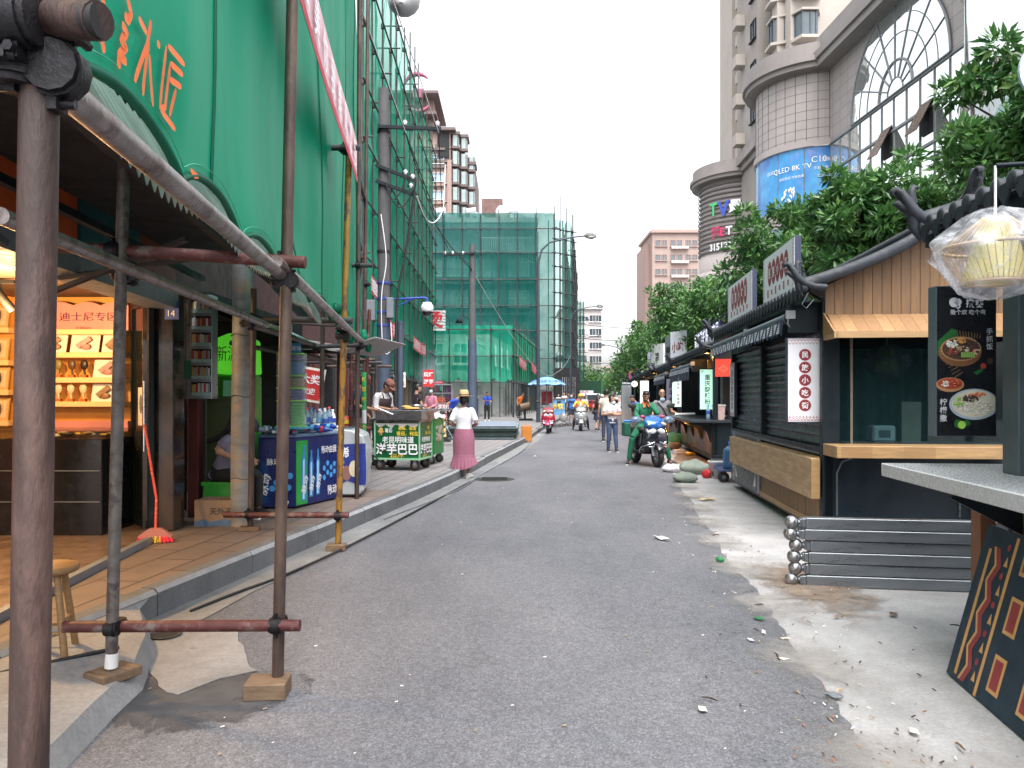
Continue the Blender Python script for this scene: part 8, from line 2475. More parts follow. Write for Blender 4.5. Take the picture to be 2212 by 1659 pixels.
# ---------------------------------------------------------------- scooters
def wheel(parent,y,r,w_,z=None):
 z=z or r
 q=MB();q.lathe([(r * .62,-w_ * .4),(r * .86,-w_ * .5),(r * .97,-w_ * .32),(r,0),(r * .97,w_ * .32),(r * .86,w_ * .5),(r * .62,w_ * .4)],28,0,True,T(0,y,z) @ RY(R(90)))
 for i in range(24):
  a=2 * PI * i / 24
  q.box(-w_ * .34,-.006,r * .985,w_ * .34,.006,r * 1.012,0,T(0,y,z) @ RX(a))
 o=q.build('wheel',BLACK,parent)
 q=MB();q.lathe([(r * .64,-w_ * .3),(r * .56,-w_ * .2),(r * .56,w_ * .2),(r * .64,w_ * .3)],24,0,True,T(0,y,z) @ RY(R(90)))
 for i in range(5): q.bar(V((0,y,z)),V((0,y + r * .58 * math.cos(i * 1.2566),z + r * .58 * math.sin(i * 1.2566))),.03,.03)
 q.tube([(-w_ * .6,y,z),(w_ * .6,y,z)],.035,10);q.build('rim',mat('alloy rim',(.30,.31,.33),.4,.8),o)
def scooter(label,loc,face,main,accent,top,grp='motor scooters',bars=True,steer=0.0,vis=True):
 t=thing('motor_scooter',label,'scooter',loc,face,grp)
 wheel(t,-.62,.235,.10);wheel(t,.60,.235,.11)
 # front apron: lofted shield tapering to the mudguard
 q=MB()
 X,Z=V((1,0,0)),V((0,0,1))
 loft(q,[((0,-.40,.30),X * .16,V((0,.06,0))),((0,-.47,.40),X * .225,V((0,.09,.02))),((0,-.51,.56),X * .245,V((0,.11,.02))),((0,-.50,.72),X * .225,V((0,.13,.03))),((0,-.44,.86),X * .18,V((0,.10,.04)))],20)
 q.build('front_apron',main,t)
 q=MB()
 loft(q,[((0,-.47,.80),X * .17,V((0,.10,.02))),((0,-.48,.89),X * .20,V((0,.11,.02))),((0,-.43,.99),X * .18,V((0,.10,.03))),((0,-.34,1.05),X * .11,V((0,.05,.03)))],20)
 q.build('cowl',top,t)
 for s in (-1,1):
  q=MB();q.ell((0,0,0),(.072,.03,.056),12,8,0,T(s * .080,-.60,.745) @ RZ(-s * .25) @ RY(s * .35));q.build('headlight',mat('clear headlight',(.62,.64,.66),.08,.3,.1,20,spec=1.0),t)
  q=MB();q.ell((0,0,0),(.055,.02,.028),10,7,0,T(s * .13,-.575,.90) @ RZ(-s * .4) @ RY(s * .5));q.build('indicator',mat('pale indicator',(.6,.55,.42),.15),t)
  q=MB();q.ell((0,0,0),(.05,.02,.024),10,7,0,T(s * .14,-.58,.50) @ RZ(-s * .4) @ RY(-s * .6));q.build('running_light',mat('clear headlight',(.62,.64,.66)),t)
  q=MB();q.tube([(s * .10,-.33,1.02),(s * .24,-.27,1.04),(s * .36,-.23,1.03)],[.018,.015,.02],8);q.build('handlebar',BLACK,t)
  q=MB();q.tube([(s * .20,-.30,1.04),(s * .27,-.32,1.16),(s * .34,-.31,1.24)],.008,6);q.build('mirror_stem',BLACK,t)
  q=MB();q.ell((0,0,0),(.085,.022,.055),12,8,0,T(s * .37,-.30,1.275) @ RY(-s * .25));q.build('mirror',BLACK,t)
  q=MB();q.tube([(s * .075,-.62,.235),(s * .08,-.56,.45),(s * .07,-.50,.62)],[.028,.03,.03],8);q.build('fork',GREYM,t)
 q=MB();q.grid(lambda u,v: ((v - .5) * .15,-.62 + .265 * math.cos(PI * (.12 + .75 * u)) * -1,.235 + .265 * math.sin(PI * (.12 + .75 * u)) + .012 * (1 - (2 * v - 1) ** 2)),14,4);o=q.build('mudguard',accent,t);md=o.modifiers.new('thickness','SOLIDIFY');md.thickness=.008
 q=MB();q.box(-.18,-.40,.26,.18,.22,.32);q.build('floorboard',BLACK,t,None,0,.02)
 q=MB();loft(q,[((0,.16,.34),X * .15,V((0,.10,.0))),((0,.34,.50),X * .18,V((0,.22,0))),((0,.42,.66),X * .17,V((0,.32,0))),((0,.44,.72),X * .15,V((0,.34,0)))],16);q.build('rear_body',main,t)
 q=MB();loft(q,[((0,.40,.70),X * .15,V((0,.34,0))),((0,.40,.77),X * .16,V((0,.35,0))),((0,.42,.81),X * .12,V((0,.30,.0)))],16);q.build('seat',BLACK,t)
 q=MB();q.box(-.07,-.615,.565,.07,-.605,.61,0,None);q.build('number_plate',mat('plate white',(.55,.56,.58),.5),t)
 q=MB();q.bar((-.10,-.585,.445),(.10,-.585,.445),.02,.02);q.lathe([(0,0),(.022,.0),(.02,.008),(0,.01)],6,0,True,T(0,-.585,.395) @ RX(R(90)));q.build('badge',CHROME,t)
 if bars:
  q=MB()
  for s in (-1,1):
   q.tube([(s * .05,-.60,.52),(s * .16,-.62,.47),(s * .25,-.50,.43),(s * .255,-.38,.36),(s * .22,-.30,.28)],.013,8)
   q.tube([(s * .055,-.60,.58),(s * .055,-.62,.40)],.012,8)
  q.tube([(-.17,-.635,.43),(0,-.66,.41),(.17,-.635,.43)],.016,8)
  q.build('crash_bar',CHROME,t)
 q=MB();q.tube([(.16,.1,.24),(.30,.12,.02)],.012,6);q.build('side_stand',GREYM,t)
 return t
s1=gd(1408,1003,0);s1.z=.008;s1.y += .0
sa=scooter('black scooter with a bright blue cowl, chrome crash bars and leg muffs',(3.06,17.55,.008),.22,mat('gloss black scooter',(.012,.013,.02),.15,.1,.2,3,coat=.5),mat('gloss black scooter',(.012,.013,.02)),mat('metallic blue cowl',(.02,.12,.40),.18,.3,.1,4,coat=.5))
q=MB();q.text('8870',.035,frame((0,-.545,.93),(1,0,.0)));q.build('lettering',WPAINT,sa)
for s in (-1,1):
 q=MB();q.ell((s * .31,-.36,.98),(.11,.08,.075),14,9);q.build('hand_guard',glass('clear hand guard',(.8,.88,.95),.45,.1,(.18,.26,.36)),sa)
 q=MB();q.ell((s * .19,-.36,1.05),(.04,.03,.03),8,6);q.build('pink_tie',mat('pink tie',(.6,.05,.2),.5),sa)
sa.scale=(1.25,1.06,1.06)
GRU=fab('green uniform',(.012,.14,.075),bmp=.5,bsc=25)
lg=(((-.40,-.30,.60),(-.46,-.22,.085),(-.55,-1,0)),((.37,-.30,.60),(.50,-.24,.085),(.75,-.9,0)))
ga=person('delivery rider in green uniform with orange collar, chin in hand on the scooter',(3.10,17.9,.008),.15,1.72,GRU,GRU,mat('black sneaker',(.03,.03,.035)),'short',1.9,'pants',
   (((-.27,-.17,1.10),(-.26,-.46,1.05)),((.22,-.24,1.14),(.03,-.20,1.36),(-.4,.1,1))),lg,pelvis=(0,.05,.90),lean=.12,head=(-.12,.28),vox=.013,fat=1.05,skin=SKIND)
q=MB()
loft(q,[(ga['tp'](0,.0,.475),ga['R3'] @ V((.10,0,0)),ga['R3'] @ V((0,.085,0))),(ga['tp'](0,.0,.52),ga['R3'] @ V((.072,0,0)),ga['R3'] @ V((0,.068,0)))],16)
for s in (-1,1): q.add([ga['tp'](s * .01,-.085,.50),ga['tp'](s * .085,-.075,.50),ga['tp'](s * .075,-.125,.40),ga['tp'](s * .03,-.135,.42)],[(0,1,2,3) if s > 0 else (3,2,1,0)])
q.build('collar',mat('orange collar cloth',(.72,.16,.05),.7),ga['t'])
pn=thing('pannier','dark green saddle box with a blue bottle on the side of the blue fronted scooter','pannier',(2.62,17.6,.66),.1)
q=MB();q.box(-.08,-.14,0,.07,.16,.32);q.build('box',mat('dark green vinyl',(.012,.10,.06),.5,0,.1),pn,None,0,.03,2)
q=MB();q.tube([(-.08,-.1,.35),(.10,-.12,.34)],.025,10);q.build('blue_bottle',CAPS[0],pn)
sb=scooter('red scooter parked at the kerb with nobody on it',(1.60,33.2,.008),-.12,mat('gloss red scooter',(.30,.012,.03),.18,.1,.1,3,coat=.5),mat('gloss magenta mudguard',(.50,.02,.10),.2),mat('dull maroon cowl',(.20,.04,.05),.35))
q=MB();q.ext([(-.09,.55),(-.04,.78),(.04,.78),(.09,.55),(0,.62)],.01,0,frame((0,-.60,0),(1,0,0)));q.build('white_panel',mat('silver panel',(.55,.55,.57),.3,.5),sb)
sb.scale=(1.25,1.05,1.05)
sc_=scooter('silver grey scooter ridden by the yellow jacketed rider',(3.18,35.6,.008),-.06,mat('silver scooter',(.30,.31,.32),.3,.4,.1),mat('silver scooter',(.30,.31,.32)),mat('silver scooter',(.30,.31,.32)),bars=False)
sc_.scale=(1.2,1.05,1.05)
ya=person('scooter rider in a yellow jacket, yellow helmet and face mask',(3.21,35.95,.008),-.05,1.70,fab('yellow jacket',(.55,.33,.05)),fab('dark jeans',(.025,.03,.045)),BLACK,None,1.9,'pants',(((-.32,-.16,1.16),(-.34,-.42,1.06)),((.32,-.16,1.16),(.34,-.42,1.06))),(((-.28,-.30,.60),(-.36,-.14,.085)),((.28,-.30,.60),(.36,-.14,.085))),pelvis=(0,.05,.88),lean=.05,head=(0,.05),vox=.022,mask='on',fat=1.05)
q=MB();q.ell((0,0,0),(.125,.14,.125),16,10);q.v=[tuple(ya['hp'](x,y + .015,z + .045)) for x,y,z in q.v if True];q.build('helmet',mat('yellow helmet',(.62,.36,.06),.3),ya['t'])
q=MB();q.ell((0,-.10,.0),(.08,.03,.03),10,6);q.v=[tuple(ya['hp'](x,y - .02,z + .02)) for x,y,z in q.v];q.build('visor',mat('dark visor',(.03,.02,.02),.15),ya['t'])
q=MB();q.grid(lambda u,v: tuple(ya['tp'](.045 * (2 * u - 1),-.130,.10 + .34 * v)),4,6);q.build('white_shirt_front',WTEE,ya['t'])
# ---------------------------------------------------------------- food carts,stalls and the small things on the pavement
GCART=mat('green cart vinyl',(.006,.10,.032),.35,0,.12,2.5,c2=(.012,.17,.045),s2=1.2)
GLOWY=mat('lime print',(.40,.55,.06),.5)
def cart_wheel(parent,x,y,r=.09):
 q=MB();q.lathe([(.02,-.022),(r * .8,-.025),(r,-.012),(r,.012),(r * .8,.025),(.02,.022)],16,0,True,T(x,y,r) @ RX(R(90)) @ RZ(0));o=q.build('wheel',BLACK,parent)
 q=MB();q.tube([(x,y - .03,r),(x,y + .03,r)],r * .45,10);q.build('hub',mat('brown hub',(.16,.11,.08),.5,.3),o)
 q=MB();q.box(x - .03,y - .035,r,x + .03,y - .028,.22);q.box(x - .03,y + .028,r,x + .03,y + .035,.22);q.build('fork',GREYM,o)
def on_face(q,M,items,m=0):
 for (s,sz,x,y,sx,bold) in items: q.text(s,sz,M @ T(x,y,0),m,sx,bold,.003)
def face_letters(name,m_,faces):
 for M,items in faces:
  for it in items:
   q=MB();on_face(q,M,[it]);q.build(name,m_,gcart)
gx,gy,ga_=-2.53,14.18,-.20
gcart=thing('potato_cart','green street food cart with large white characters and a steel griddle top','food cart',(gx,gy,SW),ga_)
W_,D_,z0,z1=.86,.74,.22,.88
q=MB();q.box(0,0,z0,W_,D_,z1);q.build('body',GCART,gcart,None,0,.008)
q=MB()
for (x,y) in [(0,0),(W_,0),(0,D_),(W_,D_)]: q.box(x - .012,y - .012,z0 - .02,x + .012,y + .012,z1 + .02)
q.box(-.012,-.014,z0 - .02,W_ + .012,.0,z0 + .015);q.box(W_,-.01,z0 - .02,W_ + .014,D_,z0 + .015);q.build('edge_strip',mat('pale green edge',(.25,.5,.3),.4),gcart)
STL=mat('stained stainless steel',(.30,.31,.32),.35,.9,.3,5,c2=(.12,.10,.09),s2=4)
q=MB();q.box(-.01,-.01,z1,W_ + .01,D_ + .01,z1 + .05);q.box(.04,-.06,z1 + .05,W_ + .06,D_,z1 + .23);q.build('steel_top',STL,gcart,None,0,.006)
q=MB();q.box(.08,-.02,z1 + .23,W_ + .02,D_ - .05,z1 + .236);q.build('griddle',BLACK,gcart)
q=MB()
q.ext([(.02 + W_ * i / 14,.86 - (.045 + .03 * math.sin(i * 1.7) + .015 * math.sin(i * 4.1)) * (i % 15 != 0)) for i in range(14)] + [(W_ - .02,.87),(.02,.87)],.003,0,frame((0,-.002,0),(1,0,0)));q.build('torn_paper',mat('torn pale paper',(.5,.48,.45),.8),gcart)
cf=frame((0,-.006,0),(1,0,0));cs=frame((W_ + .006,0,0),(0,1,0))
face_letters('lettering',WPAINT,[(cf,[('老昆明味道',.125,.45,.57,.98,.012),('薯爵',.085,.27,.74,.9,.008)]),(cs,[('老昆明味道',.10,.36,.57,.98,.012)])])
face_letters('letter_outline',mat('dark green outline',(.005,.05,.02),.5),[(cf,[('洋芋巴巴',.215,.43,.40,.95,.055)]),(cs,[('洋芋巴巴',.19,.36,.40,.9,.055)])])
face_letters('large_lettering',WPAINT,[(cf @ T(0,0,.003),[('洋芋巴巴',.215,.43,.40,.95,.025)]),(cs @ T(0,0,.003),[('洋芋巴巴',.19,.36,.40,.9,.025)])])
face_letters('yellow_lettering',YEL,[(cf,[('4元/个',.095,.43,.265,1,.015),('番茄、椒盐',.085,.63,.685,1,.008),('香辣、酱香',.07,.63,.78,1,.008)]),(cs,[('4元/个',.08,.3,.265,1,.012),('番茄、椒盐',.07,.48,.685,.9,.008),('香辣',.07,.5,.78,.9,.008)])])
q=MB();q.ell((.12,-.008,.74),(.042,.003,.055),12,6);q.tube([(.08,-.009,.70),(.06,-.009,.73)],.007,5);q.tube([(.16,-.009,.70),(.18,-.009,.73)],.007,5);q.tube([(.105,-.009,.69),(.10,-.009,.65)],.008,5);q.tube([(.135,-.009,.69),(.14,-.009,.65)],.008,5);q.build('potato_emblem',mat('emblem orange',(.7,.38,.12),.5),gcart)
for (x,y) in [(.08,.06),(W_ - .1,.06),(.08,D_ - .08),(W_ - .1,D_ - .08)]: cart_wheel(gcart,x,y,.10)
BRE=mat('golden fried potato cake',(.55,.30,.08),.55,0,.2,8)
spots_=[(.50,.30),(.58,.22),(.62,.38),(.44,.42),(.68,.28),(.55,.48)]
for i,(x,y) in enumerate(spots_):
 q=MB();q.ell((0,0,.022),(.10,.075,.026),14,7)
 c=V((gx,gy,SW)) + RZ(ga_) @ V((x,y,z1 + .238 + (.03 if i % 3 == 0 else 0)))
 tag(q.build('potato_cake',BRE,None,c,i * .7),'golden potato cake on the griddle of the green cart, %s from the cook' % ['closest','second','third','fourth','fifth','sixth'][i],'potato cake','potato cakes on the griddle')
gb=thing('potato_cart','second green cart printed with heaped potatoes, covered by a white sheet','food cart',(-2.06,15.45,SW),ga_)
q=MB();q.box(0,0,.2,.52,.66,.98);q.build('body',mat('bright green cart vinyl',(.012,.17,.045),.35,0,.12,2),gb,None,0,.008)
q=MB()
for i in range(40): q.ell((.524,.12 + rng.random() * .42,.48 + rng.random() * .28),(.003,.05,.04),8,4)
q.build('potato_print',mat('potato print',(.33,.28,.22),.6,0,.3,20),gb)
q=MB();q.grid(lambda u,v: (-.03 + .58 * u,-.03 + .72 * v,.99 + .07 * math.sin(PI * u) * math.sin(PI * v) + .015 * math.sin(u * 17 + v * 9) - .12 * (max(0,abs(2 * u - 1) - .94) * 8)),24,20);q.build('white_sheet',WTEE,gb)
for (x,y) in [(.08,.06),(.44,.06),(.44,.6),(.08,.6)]: cart_wheel(gb,x,y,.09)
# side table with pots beside the cart
sdt=thing('side_table','rusty red side table carrying a pot and a red tin beside the green cart','table',(-2.98,13.2,SW),.08)
q=MB();q.box(0,0,.80,.52,.40,.83);q.build('table_top',mat('rusty red plate',(.22,.04,.03),.5,0,.2),sdt)
for (x,y) in [(.03,.03),(.49,.03),(.03,.37),(.49,.37)]:
 q=MB();q.box(x - .015,y - .015,0,x + .015,y + .015,.80);q.build('leg',PIPER,sdt)
pt=thing('cooking_pot','steel pot with a ladle on the red side table','pot',(-2.68,13.36,SW + .83))
q=MB();q.lathe([(0,0),(.11,0),(.12,.02),(.12,.15),(.13,.155),(.115,.15),(.11,.02)],20);q.build('pot',STL,pt)
q=MB();q.tube([(0,0,.05),(.12,-.05,.30)],.007,6);q.tube([(-.1,0,.14),(-.2,-.03,.2)],.009,6);q.build('handle',CHROME,pt)
tn=thing('red_tin','red tin holding wooden sticks on the red side table','tin',(-2.90,13.36,SW + .83))
q=MB();q.lathe([(0,0),(.075,0),(.075,.19),(.07,.19)],16);q.build('tin',mat('tin red',(.48,.03,.02),.35),tn)
q=MB();q.tube([(-.02,0,.1),(-.03,0,.30)],.012,6);q.tube([(.03,.01,.1),(.04,.01,.32)],.012,6);q.build('sticks',WOODB,tn)
q=MB();q.lathe([(.076,.06),(.076,.13)],16);q.build('paper_band',YEL,tn)
gp=thing('price_strip','green price strip with vertical characters wrapped on the red pole beside the cart','sign',(-2.44,12.68,1.34))
q=MB();q.lathe([(.036,-.36),(.036,.62)],16);q.build('strip',mat('strip green',(.02,.36,.10),.5),gp)
q=MB();q.lathe([(.037,-.22),(.037,.0)],16);q.build('white_patch',WHITE,gp)
q=MB();q.text('辣茄味',.075,frame((0,-.039,.34),(1,0,0)),0,.8,.02,.002,True,2.2);q.text('个',.09,frame((0,-.039,-.28),(1,0,0)),0,.8,.02);q.build('lettering',YEL,gp)
cyl=thing('gas_hose','black hose and iron stand coiled at the wheels of the green cart','hose',(-2.72,13.75,SW))
q=MB();q.tube([(.0,0,.05),(-.1,-.05,.22),(.05,-.1,.35),(.25,-.06,.32),(.38,0,.18)],.014,7);q.build('hose',BLACK,cyl)
q=MB();q.box(-.12,-.1,.0,.08,.1,.04);q.box(-.06,-.04,.04,.02,.04,.5);q.build('stand',mat('red iron stand',(.22,.03,.03),.5),cyl)
bg_=MB();bg_.ell((0,0,.1),(.13,.1,.09),14,9);bg_.v=[(x,y,z + .02 * math.sin(x * 40) * math.sin(y * 33)) for x,y,z in bg_.v]
tag(bg_.build('plastic_bag',FILM,None,(-2.55,13.6,SW + .3)),'clear plastic bag hooked at the corner of the green cart','bag')
# red stall with a glass showcase,further along
rsx=thing('food_stall','glass fronted food stall with a red panel of white characters','food stall',(-4.2,40.6,SW),-.02)
rsx.scale=(.52,.7,.86)
REDP=mat('red stall panel',(.34,.012,.025),.45,0,.08,2)
q=MB();q.box(0,0,.12,1.95,1.0,1.18);q.build('base',REDP,rsx,None,0,.01)
q=MB();q.box(1.96,.05,.2,2.0,.95,1.15);q.build('blue_side',mat('pale blue side print',(.16,.26,.42),.5,0,.3,3),rsx)
q=MB()
for (x,y) in [(.03,.03),(1.94,.03),(.03,.97),(1.94,.97),(1.0,.03)]: q.box(x - .03,y - .03,1.18,x + .03,y + .03,2.35)
for z in (1.18,2.32): q.box(0,0,z,1.97,1.0,z + .06)
q.box(0,.0,1.8,1.97,.04,1.84);q.build('frame',mat('silver frame',(.42,.42,.43),.35,.6),rsx)
q=MB();q.box(.06,.012,1.24,1.92,.022,2.3);q.build('glass_front',glass('stall glass',(.85,.9,.92),.8),rsx)
q=MB();q.box(.06,.1,1.86,1.0,.9,2.3);q.build('red_back',mat('deep red board',(.20,.01,.02),.5),rsx)
q=MB();q.box(1.25,.2,1.3,1.9,.9,2.25);q.build('poster_back',mat('pink purple poster',(.30,.12,.24),.5,0,.5,6),rsx)
q=MB();q.text('木瓜水',.40,frame((.75,-.02,1.42),(1,0,0)),0,1,.03);q.build('lettering',mat('orange red character',(.65,.10,.02),.5),rsx)
q=MB();q.box(.75,-.012,1.95,.98,.005,2.25);q.build('payment_card',mat('payment card green',(.02,.16,.10)),rsx)
q=MB()
for i,s in enumerate(['大理凉粉','猫咪洋芋','冰镇木瓜水']): q.text(s,.34,frame((.95,-.012,.98 - .32 * i),(1,0,0)),0,[1.1,1.1,.95][i],.02)
q.build('white_lettering',WPAINT,rsx)
q=MB();q.ell((.5,.5,2.44),(.55,.4,.10),14,6);q.build('red_cloth',mat('red banner cloth',(.50,.035,.06)),rsx)
FD=[mat('food pink',(.6,.12,.25),.5),mat('food orange',(.6,.3,.06),.5),mat('food cream',(.6,.55,.42),.5)]
for i in range(6):
 q=MB();q.ell((0,0,.06),(.09,.12,.08),12,7)
 tag(q.build('food_bowl',FD[i % 3],None,V((-4.2,40.6,SW)) + V((.12 + .15 * i,.3,1.06))),'%s heap of sweets in the glass fronted red stall, %s along' % (['pink','orange','cream'][i % 3],ord_[i]),'food','heaps of sweets in the red stall')
bs=thing('drinks_cabinet','navy drinks cooler with a silver top behind the straw hat woman','cooler',(-2.30,37.8,SW))
q=MB();q.box(0,0,.05,.62,.7,1.30);q.build('body',mat('navy cooler print',(.03,.04,.12),.4,0,.4,5),bs,None,0,.02)
q=MB();q.box(-.08,-.1,1.30,.72,.8,1.38);q.build('top',STL,bs)
dk=thing('potato_stall','small stall with an orange on red sign, steel tray and crossed legs','food stall',(-2.95,21.0,SW),.05)
q=MB();q.box(-.1,0,.68,.85,.02,.98);q.build('red_sign',REDP,dk)
q=MB();q.text('猫味洋芋',.21,frame((.37,-.012,.83),(1,0,0)),0,1.05,.02);q.build('lettering',YEL,dk)
q=MB();q.box(.0,.05,.98,1.55,.6,1.03);q.build('tray',STL,dk)
for a,c in [((.9,.1,.98),(1.45,.1,0)),((1.45,.1,.98),(.9,.1,0)),((.05,.1,.98),(.05,.1,0))]:
 q=MB();q.tube([a,c],.015,6);q.build('leg',CHROME,dk)
pot2=thing('cooking_pot','squat steel pot on the tray of the small red signed stall','pot',(-2.65,21.3,SW + 1.03))
q=MB();q.lathe([(0,0),(.17,0),(.19,.12),(.17,.12)],16);q.build('pot',STL,pot2)
q=MB();q.tube([(0,0,.08),(.05,-.1,.3)],.01,6);q.build('ladle',CHROME,pot2)
tb2=thing('tub_stack','stack of clear plastic tubs on a white table behind the cooks','tub',(-3.42,20.7,SW + .7))
for i in range(4):
 q=MB();q.lathe([(0,0),(.14,0),(.17,.13),(.16,.13)],16,0,True,T(.12 * (i % 2),.05 * i,.10 * i));q.build('tub',glass('clear tub',(.8,.85,.9),.35,.15,(.4,.44,.48)),tb2)
wtb=thing('white_table','white plastic table holding the clear tubs behind the cooks','table',(-3.75,20.5,SW))
q=MB();q.box(0,0,.66,.8,.6,.70);q.build('table_top',WHITE,wtb)
for x in (.05,.75):
 for y in (.05,.55): q=MB();q.box(x - .025,y - .025,0,x + .025,y + .025,.66);q.build('leg',WHITE,wtb)
poster('small white notice with red writing hung at the stalls by the electric pole',(-3.42,23.4,2.08),0,.36,.46,CARD,None,[('洋芋',.15,.1),('米线',.15,-.1)],0,'notice',None,RED)
poster('small red notice with white writing above the woman in plum',(-2.52,23.2,2.12),0,.33,.52,RED,None,[('烧烤',.15,.12),('洋芋',.15,-.1)],0,'notice')
# crate of drinks stand with yellow poster,machine
dsx=thing('drinks_stall','small drinks stall with a blue and gold poster under the scaffold','food stall',(2.9,58.5,SW))
q=MB();q.box(0,0,.0,1.15,.6,1.2);q.build('body',mat('blue gold poster',(.10,.25,.45),.5,0,.3,3),dsx)
q=MB();q.box(-.05,-.05,1.2,1.25,.7,1.28);q.build('top',WOODB,dsx)
q=MB();q.text('冰饮',.45,frame((.57,-.012,.65),(1,0,0)),0,1,.03);q.build('lettering',YEL,dsx)
mc=thing('mixer_machine','dusty brown motor machine standing on the pavement by the orange vest','machine',(.75,44.5,SW))
MUD=mat('dusty brown metal',(.16,.11,.07),.7,.2,.3,6)
q=MB();q.tube([(-.25,0,.75),(.3,0,.85)],.22,14);q.build('drum',MUD,mc)
q=MB();q.box(-.35,-.2,0,.45,.2,.12);q.bar((0,0,.1),(0,0,.75),.12,.12);q.build('stand',STEEL,mc)
q=MB();q.tube([(.25,0,.9),(.35,0,1.35)],[.05,.12],10);q.build('spout',MUD,mc)
# parasol stall by the tall lamp post
ux,uy=1.95,43.2
um=thing('parasol','pale blue printed parasol over the red and white stall by the lamp post','parasol',(ux,uy,SW))
q=MB();q.tube([(0,0,0),(0,0,2.5)],.022,8);q.build('pole',GREYM,um)
q=MB()
def cano(u,v):
 a=2 * PI * u
 rr=1.08 * v
 sc_a=1 - .06 * abs(math.sin(a * 4)) * v
 return (rr * sc_a * math.cos(a),rr * sc_a * math.sin(a),2.5 - .42 * v ** 1.6 - .05 * v * abs(math.sin(a * 4)) )
q.grid(cano,64,10);q.build('canopy',mat('pale blue parasol cloth',(.16,.34,.60),.6,0,.25,3,c2=(.42,.52,.66),s2=2.5),um)
for i in range(8):
 a=2 * PI * i / 8
 q=MB();q.tube([(0,0,2.2),(.95 * math.cos(a),.95 * math.sin(a),2.12)],.01,5);q.build('rib',GREYM,um)
q=MB()
for i in range(8):
 a=2 * PI * (i + .5) / 8
 q.text('冰淇淋',.2,Matrix.Translation((.80 * math.cos(a),.80 * math.sin(a),2.272)) @ RZ(a + PI / 2) @ RX(R(34)),0,1,.02)
q.build('lettering',mat('navy parasol print',(.03,.08,.35),.6),um)
rw=thing('food_stall','narrow red and white glass stall under the pale blue parasol','food stall',(1.62,43.9,SW))
q=MB();q.box(0,0,.1,.75,.6,.9);q.build('base',WHITE,rw)
q=MB()
for x in (.03,.72):
 for y in (.03,.57): q.box(x - .03,y - .03,.9,x + .03,y + .03,1.75)
q.box(0,0,1.7,.76,.6,1.78);q.build('frame',WHITE,rw)
q=MB();q.box(.08,.05,1.0,.68,.55,1.68);q.build('display',mat('red display',(.4,.05,.05),.5,0,.5,8),rw)
# boards,cone,orange box
BRD=mat('grey blue formwork board',(.18,.21,.27),.55,0,.2,3)
EDG=mat('dark green board edge',(.03,.055,.05),.7,0,.4,6)
for i in range(8):
 t=thing('formwork_board','%s of the heavy boards piled flat on the pavement' % ['lowest','second lowest','third from the bottom','fourth from the bottom','fourth from the top','third from the top','second from the top','topmost, pale faced'][i],'board',(-2.12 + rng.uniform(-.05,.10),24.4 + rng.uniform(-.05,.1),SW + .01 + i * .054),-.02 + rng.uniform(-.02,.02),'boards piled on the pavement')
 q=MB();q.box(0,0,.015,2.2,5.0,.045);q.build('panel',BRD if i % 2 == 0 or i == 7 else EDG,t,None,0,.004)
 q=MB();q.box(-.01,-.01,0,2.21,.06,.038);q.box(2.15,.06,0,2.21,5.0,.038);q.build('batten',EDG,t)
wl=thing('traffic_cone','square yellow and black no parking cone in front of the piled boards','cone',(-2.12,23.4,SW))
q=MB();q.box(-.24,-.24,0,.24,.24,.05);q.box(-.2,-.2,.05,.2,.2,.08);q.build('base',BLACK,wl)
q=MB();q.lathe([(.24,.08),(.10,.92),(.08,.94),(0,.94)],4,0,False,RZ(PI / 4));q.build('body',BLACK,wl)
cfm=frame((0,-.152,.35),(1,0,0),(0,.09,.84))
q=MB();q.ext([(-.135,-.20),(.135,-.20),(.085,.46),(-.085,.46)],.006,0,cfm @ T(0,0,.006));q.build('yellow_face',mat('cone yellow',(.62,.46,.16),.6),wl)
q=MB();q.text('禁止停车',.10,cfm @ T(-.015,.06,.014),0,1,.02,.002,True,1.15)
for i in range(3): q.ext([(.06,-.15 + i * .2),(.11,-.11 + i * .2),(.105,-.03 + i * .2),(.055,-.08 + i * .2)],.002,0,cfm @ T(0,0,.013))
q.lathe([(.04,0),(.05,.002),(.04,.003)],16,0,True,cfm @ T(-.01,.385,.013));q.bar(cfm @ V((-.04,.36,.014)),cfm @ V((.02,.41,.014)),.012,.004)
q.build('lettering',INK,wl)
wl2=dup(wl,(-2.92,14.6,SW),.1,'yellow and black no parking cone half hidden behind the yellow pole','no parking cones');wl['group']='no parking cones'
ob=thing('orange_box','small rust orange metal box standing against the kerb','box',(.50,26.1,.012),.06)
q=MB();q.box(-.17,-.12,.06,.17,.12,.56);q.build('body',mat('rust orange paint',(.42,.15,.02),.5,0,.12,4),ob,None,0,.01)
for x in (-.14,.14): q=MB();q.box(x - .03,-.12,0,x + .03,.12,.06);q.build('foot',mat('rust orange paint',(.42,.15,.02)),ob)
q=MB();q.tube([(-.07,0,.56),(-.05,0,.62),(.05,0,.62),(.07,0,.56)],.012,6);q.build('handle',mat('rust orange paint',(.42,.15,.02)),ob)
# aluminium poles lying at the kerb and loose pipes
for i in range(4):
 q=MB();q.tube([(0,0,0),(1.4 + .2 * i,5.2,.0)],.045,8)
 tag(q.build('metal_pole',CHROME,None,(2.0 + .13 * i,38.5 + .4 * i,.06 + .09 * (i % 2)),0),'long pale metal pole at the kerb behind the red scooter, %s' % ['closest to the kerb','second out','third out','outermost'][i],'pole','metal poles lying at the kerb')
